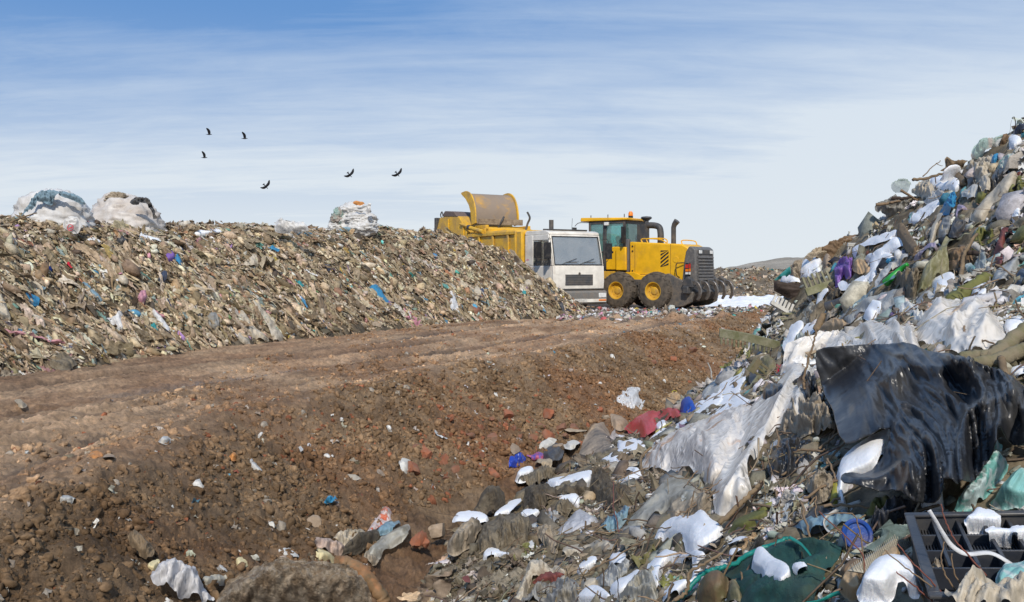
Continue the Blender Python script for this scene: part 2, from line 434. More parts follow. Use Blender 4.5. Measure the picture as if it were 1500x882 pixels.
def stick(name, label, cat, pts, r, m, lift=.08, lifts=None, taper=.6, depth=None, group=None, seg=7, wob=.006, flat=None):
    """branch, rope, rod or ribbon through photo points laid on the heap (lifts: height above it at each point)"""
    w = []
    dd = [float(depth_at(*p)) for p in pts]; good = [q for q in dd if not math.isnan(q)]
    dm = depth or (sum(good)/len(good) if good else 12.)
    for i, p in enumerate(pts):
        d = depth or (dd[i] if not math.isnan(dd[i]) else dm); d = .5*d+.5*dm if depth is None else d
        l = lifts[i] if lifts else lift
        q = P(p[0], p[1], d-l); w.append(q)
    w = spline(w, 7)
    c = w[0].copy()
    for i, q in enumerate(w):
        q += Vector((random.uniform(-1,1), random.uniform(-1,1), random.uniform(-1,1)))*wob
        q -= c
    n = len(w)
    if flat:
        V = []; Fc = []
        for i, q in enumerate(w):
            tg = (w[min(i+1,n-1)]-w[max(i-1,0)]).normalized(); a = tg.cross(Vector((0,1,-.2))).normalized()
            tw = math.sin(i*.11+len(label))*.8
            a = (a*math.cos(tw)+Vector((0,1,0))*math.sin(tw)*.7)
            for s in (-1, 0, 1): V.append(q+a*flat*.5*s)
        for i in range(n-1):
            for s in (0, 1): Fc.append((i*3+s, i*3+s+1, i*3+s+4, i*3+s+3))
        o = py_mesh(name, V, Fc, m)
        sm = o.modifiers.new('thick', 'SOLIDIFY'); sm.thickness = .002
    else:
        V, Fc = tube_mesh(w, [r*(1-(1-taper)*i/(n-1)) for i in range(n)], seg)
        o = py_mesh(name, V, Fc, m)
    o.location = c
    if cat: tag(o, label, cat, group)
    return o
# ------------------------------------------------------------------ camera, sun, sky
cam = bpy.data.cameras.new('camera'); co_ = bpy.data.objects.new('camera', cam); COL.objects.link(co_)
co_.location = (0, 0, CAMZ); co_.rotation_euler = (math.radians(90), 0, 0)
cam.sensor_width = 36; cam.lens = 36*F/1500; cam.shift_y = -(441-HZ)/1500; cam.clip_end = 3000; cam.clip_start = .05
S.camera = co_
SUN_EL, SUN_AZ = math.radians(41), math.radians(180)      # azimuth clockwise from the view direction: behind the camera, to the right
sd = Vector((math.sin(SUN_AZ)*math.cos(SUN_EL), math.cos(SUN_AZ)*math.cos(SUN_EL), math.sin(SUN_EL)))
sl = bpy.data.lights.new('sun', 'SUN'); sl.energy = 3.6; sl.angle = math.radians(2.0); sl.color = (1, .93, .83)
so = bpy.data.objects.new('sun', sl); COL.objects.link(so); so.rotation_euler = sd.to_track_quat('Z', 'Y').to_euler()
W = bpy.data.worlds.new('World'); S.world = W; W.use_nodes = True
t = W.node_tree; t.nodes.clear()
sky = t.nodes.new('ShaderNodeTexSky'); sky.sky_type = 'NISHITA'; sky.sun_disc = False
sky.sun_elevation = SUN_EL; sky.sun_rotation = SUN_AZ; sky.air_density = 1.0; sky.dust_density = .6; sky.ozone_density = 2.5
co = t.nodes.new('ShaderNodeTexCoord').outputs['Generated']
sx = t.nodes.new('ShaderNodeSeparateXYZ'); t.links.new(co, sx.inputs[0])
def M(op, a, b=None):
    n = nd(t, 'ShaderNodeMath', _operation=op)
    for i, v in enumerate((a, b)):
        if v is None: continue
        if isinstance(v, (int, float)): n.inputs[i].default_value = v
        else: t.links.new(v, n.inputs[i])
    return n.outputs[0]
zc = M('MAXIMUM', sx.outputs['Z'], .0)
zz = M('ADD', zc, .14)
cx = t.nodes.new('ShaderNodeCombineXYZ')                  # a flat cloud layer high above: direction divided by height
t.links.new(M('DIVIDE', sx.outputs['X'], zz), cx.inputs[0]); t.links.new(M('DIVIDE', sx.outputs['Y'], zz), cx.inputs[1])
mp = t.nodes.new('ShaderNodeMapping'); mp.inputs['Rotation'].default_value = (0,0,math.radians(-38)); mp.inputs['Scale'].default_value = (.42, 1.0, 1)
t.links.new(cx.outputs[0], mp.inputs[0])
n1 = noise(t, .9, 9, .56, mp.outputs[0], .5); 
mp2 = t.nodes.new('ShaderNodeMapping'); mp2.inputs['Rotation'].default_value = (0,0,math.radians(-16)); mp2.inputs['Scale'].default_value = (.5, 3.2, 1)
t.links.new(cx.outputs[0], mp2.inputs[0]); n2 = noise(t, 1.6, 8, .6, mp2.outputs[0], .3)
n3 = noise(t, 5.5, 10, .68, mp.outputs[0], .8); cl = M('ADD', M('ADD', M('MULTIPLY', n1, .60), M('MULTIPLY', n2, .26)), M('MULTIPLY', n3, .16))
rt = M('MULTIPLY', sx.outputs['X'], .24)
cl = M('ADD', cl, rt)
cf = ramp(t, cl, .38, .66)
hz = nd(t, 'ShaderNodeMapRange', _interpolation_type='SMOOTHSTEP'); t.links.new(zc, hz.inputs['Value'])
for k, v in (('From Min', .0), ('From Max', .29), ('To Min', .95), ('To Max', .0)): hz.inputs[k].default_value = v
fac = M('MINIMUM', M('ADD', M('MULTIPLY', cf, .60), hz.outputs[0]), .96)
skb = mixc(t, 1., sky.outputs[0], (.085,.088,.092), 'MULTIPLY')
skb = mixc(t, .8, skb, (.13, .31, .66))
white = mixc(t, ramp(t, zc, 0., .3), (.78,.835,.87), (.66,.76,.88))
col = mixc(t, fac, skb, white)
bg = t.nodes.new('ShaderNodeBackground'); t.links.new(col, bg.inputs[0]); bg.inputs[1].default_value = 1.0
wo = t.nodes.new('ShaderNodeOutputWorld'); t.links.new(bg.outputs[0], wo.inputs[0])
S.view_settings.view_transform = 'Standard'; S.view_settings.look = 'None'; S.view_settings.exposure = 0
S.cycles.max_bounces = 5; S.cycles.transparent_max_bounces = 10; S.cycles.diffuse_bounces = 3; S.cycles.glossy_bounces = 2
try: S.cycles.use_adaptive_sampling = True; S.cycles.use_denoising = True
except Exception: pass

# ------------------------------------------------------------------ ground
def lerp3(a, b, f): return np.asarray(a)[None,:]*(1-f)[:,None]+np.asarray(b)[None,:]*f[:,None]
def ground_full(x, y):
    z, s, al = ground_base(x, y)
    r = np.hypot(x, y); fine = np.clip(1.6-r/30, .15, 1)
    slope = sstep(-.55, .35, s+.5*pn(al*.7, s*.5, 41)+.2*pn(al*3, s*3, 42))     # churned clods right of the edge
    cl = .055*billow(x*1.25, y*1.25, 2, 30) + .030*billow(x*4.2, y*4.2, 2, 33, .6) + .022*billow(x*10, y*10, 3, 36, .6)*fine
    rut = .035*pn(al*.10, s*1.5, 50) + .03*pn(al*.16, s*4.0, 52) + .022*pn(al*.5, s*9, 54)+.016*fbm(x*3, y*3, 3, 55)+.016*billow(x*9, y*9, 3, 56)*fine
    tr = 0
    for c, w, dp in ((-1.0, .34, .05), (-2.9, .30, .09), (-4.9, .34, .05), (-3.9, .22, .035)):
        tr = tr - dp*np.exp(-((s-c-.28*pn(al*.12, al*0+c, 60))/w)**2) + dp*.7*np.exp(-((s-c-.5-.28*pn(al*.12, al*0+c, 60))/(w*.7))**2)
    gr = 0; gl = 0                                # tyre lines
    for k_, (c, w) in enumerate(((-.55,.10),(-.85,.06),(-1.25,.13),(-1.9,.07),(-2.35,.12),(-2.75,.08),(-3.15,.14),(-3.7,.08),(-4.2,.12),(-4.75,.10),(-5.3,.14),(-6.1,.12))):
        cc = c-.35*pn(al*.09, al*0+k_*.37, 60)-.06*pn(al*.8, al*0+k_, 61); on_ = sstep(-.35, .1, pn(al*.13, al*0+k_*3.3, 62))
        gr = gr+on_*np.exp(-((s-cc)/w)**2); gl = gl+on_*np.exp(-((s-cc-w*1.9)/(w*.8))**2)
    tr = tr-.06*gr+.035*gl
    lug = .014*np.maximum(0, np.sin(al*2*np.pi/.19+3*s))*np.exp(-((s+1.0)/.4)**2)
    road = rut+tr+lug+.02*billow(x*3.6, y*3.6, 3, 57)*sstep(-.2, .4, pn(al*.16, s*.6, 59)+.15) + .012*fbm(x*9, y*9, 3, 58)*fine
    farf = np.clip(1.4-r/60, 0, 1)
    z = z + (slope*cl*1.15 + (1-slope)*road)*farf
    # pushed-up lumps of mud in front of the vehicles
    z = z + .16*np.exp(-((y-27.2-.15*x)/1.4)**2)*sstep(1.5, 3.5, x)*(.5+billow(x*1.2, y*1.2, 2, 70))
    band = np.exp(-((s+1.0-.2*pn(al*.15, al*0, 69))/.55)**2)+.8*np.exp(-((s+3.0)/.6)**2)
    wet = np.clip(.35*gr+1.5*np.exp(-((s+2.9-.28*pn(al*.12, al*0-2.9, 60))/.17)**2)*sstep(-.1, .25, pn(al*.25, al*0+2, 63)) + .5*np.exp(-((s+1.0)/.3)**2)*sstep(0, .3, pn(al*.4, s, 64)), 0, 1)*(1-slope)
    v = fbm(x*.55, y*.55, 4, 80); v2 = fbm(x*2.2, y*2.2, 3, 84); red = sstep(.12, .5, fbm(x*.5+4, y*.5, 4, 88))
    C = lerp3((.31,.195,.122), (.47,.325,.215), np.clip(.5+v, 0, 1))
    st_ = pn(al*.10, s*2.4, 66)+.7*pn(al*.25, s*7, 67)+.5*pn(al*1.5, s*12, 68)
    C = C*(1-.25*np.clip(v2, -.5, 1))[:,None]*((1+.34*np.clip(st_, -.8, .8))*(1-.62*np.clip(gr, 0, 1))*(1+.25*np.clip(gl, 0, 1))*(1+.22*band))[:,None]  # rut shading put into the colour: darker grooves (also wet mud), lighter dry ridges
    Cs = lerp3((.185,.122,.075), (.33,.232,.150), np.clip(.5+.9*v2, 0, 1))
    Cs = Cs*(1-.25*sstep(10, 6, y))[:,None]
    redz = sstep(.12, .6, pn(x*.45, y*.45, 90)+.35*np.exp(-((y-11)/2.5)**2)-.2*(y < 8)+.15*sstep(14, 20, y))
    Cs = Cs*(1-.45*redz[:,None])+.45*redz[:,None]*np.array([.30,.15,.08])
    C = C*(1-.3*red[:,None])+.3*red[:,None]*np.array([.38,.22,.13])
    Cc = (C*(1-slope[:,None])+Cs*slope[:,None])*np.array([1.10,1.07,1.0])
    Cc = Cc*(1-.55*wet[:,None])+.55*wet[:,None]*np.array([.28,.235,.20])
    gf = sstep(45, 90, y)[:,None]; Cc = Cc*(1-gf)+gf*np.array([.30,.26,.21])
    return z, Cc, wet, slope
def fan_mesh():
    na = 1500; th = np.radians(np.linspace(-58, 58, na)); rr = np.r_[np.linspace(.6, 2, 24), np.geomspace(2.03, 60, 760), np.geomspace(62, 900, 40)]
    A, R = np.meshgrid(th, rr); x = (R*np.sin(A)).ravel(); y = (R*np.cos(A)).ravel()
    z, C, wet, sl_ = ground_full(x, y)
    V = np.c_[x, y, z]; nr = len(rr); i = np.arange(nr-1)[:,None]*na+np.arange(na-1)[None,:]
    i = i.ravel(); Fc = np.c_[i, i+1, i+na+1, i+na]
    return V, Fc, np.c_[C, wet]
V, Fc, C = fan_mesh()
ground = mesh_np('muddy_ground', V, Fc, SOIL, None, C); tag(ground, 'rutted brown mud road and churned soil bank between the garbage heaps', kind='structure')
# ground behind the camera and to its sides, out to the horizon
bm = bmesh.new(); bmesh.ops.create_circle(bm, cap_ends=True, radius=1500, segments=64)
me = bpy.data.meshes.new('wide_ground'); bm.to_mesh(me); bm.free()
wg = link('wide_ground', me, mat((.24,.19,.14), .95)); wg.location = (0,0,-1.6); tag(wg, kind='structure')

# far grey hill
def hill(name, x0, x1, y0, y1, cx, cy, rx, ry, hh, col, label, n=160, rough=.3, sd=3):
    X, Y = np.meshgrid(np.linspace(x0, x1, n), np.linspace(y0, y1, n)); X = X.ravel(); Y = Y.ravel()
    q = ((X-cx)/rx)**2+((Y-cy)/ry)**2
    Z = hh*(np.exp(-q*.9)-.12)*1.12 + rough*fbm(X*.16, Y*.16, 5, sd)*np.exp(-q*.5)+.12*rough*billow(X*.9, Y*.9, 3, sd+5)
    V = np.c_[X, Y, Z]; i = (np.arange(n-1)[:,None]*n+np.arange(n-1)[None,:]).ravel()
    v = fbm(X*.25, Y*.25, 4, sd+9)
    C = np.array(col)[None,:]*(1+.35*v)[:,None]
    return tag(mesh_np(name, V, np.c_[i, i+1, i+n+1, i+n], HEAP, None, C), label, kind='structure')
hill('hill', 5, 75, 55, 130, 33, 92, 15, 22, 2.9, (.36,.32,.26), 'far grey hill of old dumped soil on the horizon')

# ------------------------------------------------------------------ batches of scraps
def basis(N, slope_dir, jitter, rng, dj=.4):
    """per-instance frames: third axis near the surface normal, second along the slope"""
    n = N+rng.normal(0, jitter, N.shape); n /= np.linalg.norm(n, axis=1)[:,None]
    v = slope_dir+rng.normal(0, dj, N.shape); v -= n*(v*n).sum(1)[:,None]; v /= np.linalg.norm(v, axis=1)[:,None]+1e-9
    u = np.cross(v, n); return np.stack([u, v, n], 1)
def grid_t(nu, nv):
    U, Vv = np.meshgrid(np.linspace(-.5, .5, nu), np.linspace(-.5, .5, nv)); i = (np.arange(nv-1)[:,None]*nu+np.arange(nu-1)[None,:]).ravel()
    return np.c_[U.ravel(), Vv.ravel()], np.c_[i, i+1, i+nu+1, i+nu]
_bi = bmesh.new(); bmesh.ops.create_icosphere(_bi, subdivisions=1, radius=1); _IV1 = np.array([v.co[:] for v in _bi.verts]); _IF1 = np.array([[v.index for v in f.verts] for f in _bi.faces]); _bi.free()
_bi = bmesh.new(); bmesh.ops.create_icosphere(_bi, subdivisions=2, radius=1); _IV2 = np.array([v.co[:] for v in _bi.verts]); _IF2 = np.array([[v.index for v in f.verts] for f in _bi.faces]); _bi.free()
class Batch:
    def __init__(s): s.V = []; s.F = []; s.C = []; s.S = []; s.n = 0
    def add(s, V, Fc, C, flat=False):                    # V (N,k,3), Fc (m,3|4), C (N,k,3)
        N, k, _ = V.shape
        if N == 0: return
        if Fc.shape[1] == 3: Fc = np.c_[Fc, Fc[:,2]]
        f = Fc[None]+(np.arange(N)*k)[:,None,None]+s.n
        s.S.append(np.full(N*len(Fc), not flat))
        s.V.append(V.reshape(-1,3)); s.F.append(f.reshape(-1,4)); s.C.append(C.reshape(-1,3)); s.n += N*k
    def raw(s, V, Fc, C):
        s.S.append(np.ones(len(Fc), bool)); s.V.append(V); s.F.append(Fc+s.n); s.C.append(C); s.n += len(V)
    def build(s, name, m, label=None, kind='stuff'):
        V = np.vstack(s.V).astype(np.float32); Fq = np.vstack(s.F); C = np.vstack(s.C)
        Sm = np.concatenate(s.S); tri = Fq[:,2] == Fq[:,3]; Sm = np.r_[Sm[tri], Sm[~tri]]; Ft = Fq[tri][:,:3]; Fq = Fq[~tri]
        me = bpy.data.meshes.new(name); me.vertices.add(len(V)); me.vertices.foreach_set('co', V.ravel())
        lv = np.r_[Ft.ravel(), Fq.ravel()].astype(np.int32); me.loops.add(len(lv)); me.loops.foreach_set('vertex_index', lv)
        st = np.r_[np.arange(len(Ft))*3, len(Ft)*3+np.arange(len(Fq))*4].astype(np.int32)
        me.polygons.add(len(st)); me.polygons.foreach_set('loop_start', st); me.polygons.foreach_set('use_smooth', Sm)
        me.update(calc_edges=True)
        a = me.color_attributes.new('Col', 'FLOAT_COLOR', 'POINT'); c = np.ones((len(V),4), np.float32); c[:,:3] = C; a.data.foreach_set('color', c.ravel())
        o = link(name, me, m); tag(o, label, kind=kind); return o
def sheets(b, pos, fr, su, sv, col, rng, nu=5, nv=6, amp=.16, lift=.0, dirt=.4, dcol=(.16,.12,.08)):
    N = len(pos); T, Fc = grid_t(nu, nv); k = len(T)
    u = T[None,:,0]; v = T[None,:,1]
    ph = rng.uniform(0, 6.28, (N,1,8)); cn = rng.uniform(-.24,.24,(N,4,2))
    b4 = np.stack([(.5-T[:,0])*(.5-T[:,1]), (.5+T[:,0])*(.5-T[:,1]), (.5-T[:,0])*(.5+T[:,1]), (.5+T[:,0])*(.5+T[:,1])], 1)
    off = np.einsum('kc,ncj->nkj', b4, cn)
    uu = u*(1+.2*np.sin(6*v+ph[:,:,0])+.16*np.sin(17*v+ph[:,:,1]))+off[:,:,0]; vv = v*(1+.16*np.sin(5*u+ph[:,:,2])+.14*np.sin(15*u+ph[:,:,3]))+off[:,:,1]
    a1 = rng.normal(0,1,(N,4,2))*np.array([4,7,12,20])[None,:,None]
    w = sum((1.1-2*np.abs(np.sin(a1[:,i,:1]*u+a1[:,i,1:]*v+ph[:,:,4+i])))*(.75**i) for i in range(4))
    w = w*amp*rng.uniform(.4,1.4,(N,1))+rng.normal(0,amp*.22,(N,k)); w = w-1.0*rng.uniform(0,1.,(N,1))*amp*4*(u*u+v*v*.6)
    L = np.stack([uu*su[:,None], vv*sv[:,None], w*np.minimum(su,sv)[:,None]+lift], 2)
    V = pos[:,None,:]+np.einsum('nkj,njl->nkl', L, fr)
    shade = np.clip(1+.12*rng.normal(0,1,(N,k,1)), .4, 1.5)
    C = col[:,None,:]*shade; dm = np.clip(dirt*rng.uniform(.0,1.6,(N,1,1))*(.5+.5*np.sin(9*u+ph[:,:,1]+5*v))[:,:,None], 0, .95)
    C = C*(1-dm)+np.array(dcol)*dm
    b.add(V, Fc, C, nu < 9)
def chunks(b, pos, fr, sx_, sy_, sz_, col, rng, hi=False, amp=.3, flat=False):
    IV, IF = (_IV2, _IF2) if hi else (_IV1, _IF1); N = len(pos); k = len(IV)
    A = rng.normal(0, 1, (N,3,3))*2.2; ph = rng.uniform(0,6.28,(N,3))
    d = np.sin(np.einsum('kj,nij->nki', IV, A)+ph[:,None,:]).sum(2)*amp*.6+rng.normal(0,amp*.22,(N,k))
    L = IV[None]*(1+d)[:,:,None]*np.stack([sx_,sy_,sz_],1)[:,None,:]
    V = pos[:,None,:]+np.einsum('nkj,njl->nkl', L, fr)
    C = col[:,None,:]*np.clip(1+.14*rng.normal(0,1,(N,k,1)), .4, 1.5)
    b.add(V, IF, C, flat)
def tubes_b(b, pos, fr, rad, ln, col, rng, seg=5, rings=6, bend=.3):
    N = len(pos); a = np.linspace(0, 2*np.pi, seg, endpoint=False); s = np.linspace(-.5,.5,rings)
    k = seg*rings; cx = rng.uniform(-bend,bend,(N,1)); ph = rng.uniform(0,6.28,(N,2))
    S_, A_ = np.meshgrid(s, a, indexing='ij'); S_ = S_.ravel()[None]; A_ = A_.ravel()[None]
    r = rad[:,None]*(1.05-.5*S_)
    x = np.cos(A_)*r+(cx*(S_**2)*4+.12*bend*np.sin(9*S_+ph[:,:1]))*ln[:,None]*.5; z = np.sin(A_)*r+.1*bend*np.sin(7*S_+ph[:,1:])*ln[:,None]; y = S_*ln[:,None]*np.ones_like(A_)
    V = pos[:,None,:]+np.einsum('nkj,njl->nkl', np.stack([x,y,z],2), fr)
    Fc = []
    for i in range(rings-1):
        for j in range(seg): j2 = (j+1) % seg; Fc.append((i*seg+j, i*seg+j2, (i+1)*seg+j2, (i+1)*seg+j))
    b.add(V, np.array(Fc), np.repeat(col[:,None,:], k, 1)*np.clip(1+.1*rng.normal(0,1,(N,k,1)), .5, 1.5))
def norms(fn, x, y, e=.12):
    dx = (fn(x+e, y)-fn(x-e, y))/(2*e); dy = (fn(x, y+e)-fn(x, y-e))/(2*e)
    n = np.stack([-dx, -dy, np.ones_like(dx)], 1); n /= np.linalg.norm(n, axis=1)[:,None]
    sdv = np.stack([-dx, -dy, -(dx*dx+dy*dy)], 1); l = np.linalg.norm(sdv, axis=1)[:,None]
    return n, np.where(l > .05, sdv/(l+1e-9), np.array([[.5,-.8,0]])), l[:,0]
def pick(pal, N, rng, var=.12):
    c = np.array([p[:3] for p in pal])*(np.array([1.18,1.12,1.02]) if pal is LPAL else 1); w = np.array([p[3] for p in pal], float); i = rng.choice(len(pal), N, p=w/w.sum())
    return np.clip(c[i]*(1+rng.normal(0, var, (N,1)))*(1+rng.normal(0, .04, (N,3))), .012, .9)
LPAL = [(.30,.23,.145,24),(.18,.135,.085,18),(.47,.375,.26,26),(.64,.53,.39,24),(.74,.66,.53,11),(.07,.06,.05,9),(.78,.75,.70,4),(.27,.37,.38,1.4),(.06,.25,.45,.7),(.10,.38,.38,.9),(.30,.14,.10,1.3),(.45,.24,.14,1.2),(.30,.20,.42,.4),(.60,.30,.38,.4),(.65,.48,.08,.4),(.05,.07,.16,.6),(.10,.32,.10,.3)]
RPAL = [(.68,.65,.59,22),(.54,.50,.42,20),(.38,.35,.27,12),(.24,.21,.15,10),(.80,.78,.76,20),(.14,.12,.08,8),(.05,.052,.06,4),(.36,.44,.42,3),(.10,.36,.48,1.6),(.18,.45,.42,1.6),(.60,.44,.28,5),(.25,.24,.08,3),(.30,.2,.38,.6),(.30,.10,.08,.8),(.46,.52,.56,4)]
def shade_under(x, y, fn): return fn(x, y)
def in_hero(x, y, z, rad=0.):
    px, py = proj(x, np.maximum(y, .5), z); r = np.zeros(len(x), bool)
    for poly, dm in HERO:
        lo = poly.min(0); hi_ = poly.max(0)
        mg = rad*F/np.maximum(y, .5)
        m = (px > lo[0]-mg) & (px < hi_[0]+mg) & (py > lo[1]-mg) & (py < hi_[1]+mg) & (y < dm*1.12) & (y > dm*.6)
        if m.any():
            ii = np.where(m)[0]; ins = poly_dist(px[ii], py[ii], poly) > -(mg[ii] if np.ndim(mg) else mg); r[ii[ins]] = True
    return r

# ---------------- left heap
def left_full(x, y):
    return Lh(x, y)+.17*billow(x*1.1, y*1.1, 3, 100)*.8+.11*billow(x*3.4, y*3.4, 2, 104)+.025*fbm(x*10, y*10, 2, 107)
def build_left():
    rng = np.random.default_rng(11); b = Batch()
    st = .06; gx = np.arange(-22, 4.2, st); gy = np.arange(6, 42, st); X, Y = np.meshgrid(gx, gy); nx = len(gx)
    x = X.ravel(); y = Y.ravel(); z = left_full(x, y)
    base = Lh(x, y)
    i = (np.arange(len(gy)-1)[:,None]*nx+np.arange(nx-1)[None,:]).ravel(); keep = (base[i] > -.45) & (np.abs(x[i]) < y[i]*.75+2)
    i = i[keep]; Fc = np.c_[i, i+1, i+nx+1, i+nx]
    used = np.unique(Fc); mp_ = -np.ones(len(x), int); mp_[used] = np.arange(len(used)); Fc = mp_[Fc]; x = x[used]; y = y[used]; z = z[used]
    v = fbm(x*2.2, y*2.2, 4, 120); C = lerp3((.06,.047,.032), (.19,.15,.10), np.clip(.5+v, 0, 1)); C *= (1+.3*fbm(x*9, y*9, 2, 125))[:,None]
    b.raw(np.c_[x,y,z], Fc, C)
    def spots(n, mn=-.1, bias=.55):
        xs = rng.uniform(-19, 3.6, n*5); ys = 8+30*rng.uniform(0,1,n*5)**1.0
        tt = poly_dist(xs, ys, LP); zb = Lh(xs, ys)
        w = (tt > mn) & (zb > -.12) & (np.abs(xs) < ys*.68+1.5) & (rng.uniform(0,1,len(xs)) < np.where(tt < 4.2, 1, bias*.35)) & (tt < 9)
        w &= rng.uniform(0,1,len(xs)) < np.clip(22/ys, .35, 1)
        xs = xs[w][:n]; ys = ys[w][:n]; return xs, ys
    def place(n, jit, **kw):
        xs, ys = spots(n, **kw); N, sd_, l = norms(Lh, xs, ys); sd_ = sd_+np.array([.35,.15,0]); z_ = left_full(xs, ys); fr = basis(N, sd_, jit, rng, .3)
        return np.c_[xs,ys,z_], fr, l
    def dirty(P_, c, k=.58):      # matted brown earth between the pale strands
        x, y = P_[:,0], P_[:,1]; q = pn((x+y)*.9, (x-y)*.25+P_[:,2]*.6, 131)+.6*pn(x*2.6, y*2.6, 132)+.22*sstep(20, 12, y)-.3*sstep(26, 31, y)
        f = (np.clip(.45+1.1*q, 0, 1)*k*(rng.uniform(0,1,len(x)) < .9))[:,None]
        return c*(1-f)+f*pick([(.27,.20,.125,5),(.17,.125,.08,4),(.38,.30,.20,3)], len(x), rng, .15)
    P_, fr, _ = place(26000, .45); n = len(P_); s = rng.lognormal(-2.75, .42, n); chunks(b, P_, fr, s*.62, s*rng.uniform(.8,1.6,n), s*.55, dirty(P_, pick(LPAL, n, rng, .2)), rng)
    P_, fr, _ = place(24000, .5); n = len(P_); s = rng.lognormal(-2.4, .45, n); sheets(b, P_+fr[:,2]*.02, fr, s*rng.uniform(.2,.6,n), s*rng.uniform(1.,2.4,n), dirty(P_, pick(LPAL, n, rng, .2)), rng, 4, 6, .3)
    P_, fr, _ = place(12000, .6); n = len(P_); s = rng.lognormal(-2.9, .4, n); k = [p for p in LPAL if sum(p[:3]) > .9]; sheets(b, P_+fr[:,2]*.06, fr, s*.8, s*1.2, pick(k, n, rng, .15), rng, 4, 4, .25)
    P_, fr, _ = place(11000, .22); n = len(P_); s = rng.lognormal(-1.5, .4, n)*np.clip(1.6-.45*P_[:,2], .45, 1); sheets(b, P_+fr[:,2]*.04, fr, s*rng.uniform(.08,.22,n), s*1.5, dirty(P_, pick(LPAL, n, rng, .2), .7), rng, 4, 10, .3)
    P_, fr, _ = place(3000, .25); n = len(P_); k = [p for p in LPAL if sum(p[:3]) > .55]; s = rng.lognormal(-1.35, .35, n); sheets(b, P_+fr[:,2]*.05, fr, s*rng.uniform(.25,.6,n), s*1.5, dirty(P_, pick(k, n, rng), .45), rng, 8, 12, .2)
    P_, fr, _ = place(6000, .5); n = len(P_); tubes_b(b, P_+fr[:,2]*.01, fr, rng.uniform(.004,.016,n), rng.lognormal(-1.5,.4,n), pick([(.30,.24,.16,4),(.14,.11,.08,4),(.45,.38,.28,2),(.06,.06,.06,1)], n, rng), rng)
    b.build('garbage_heap', TRASH, 'long high heap of compacted mixed garbage along the left side of the mud road')
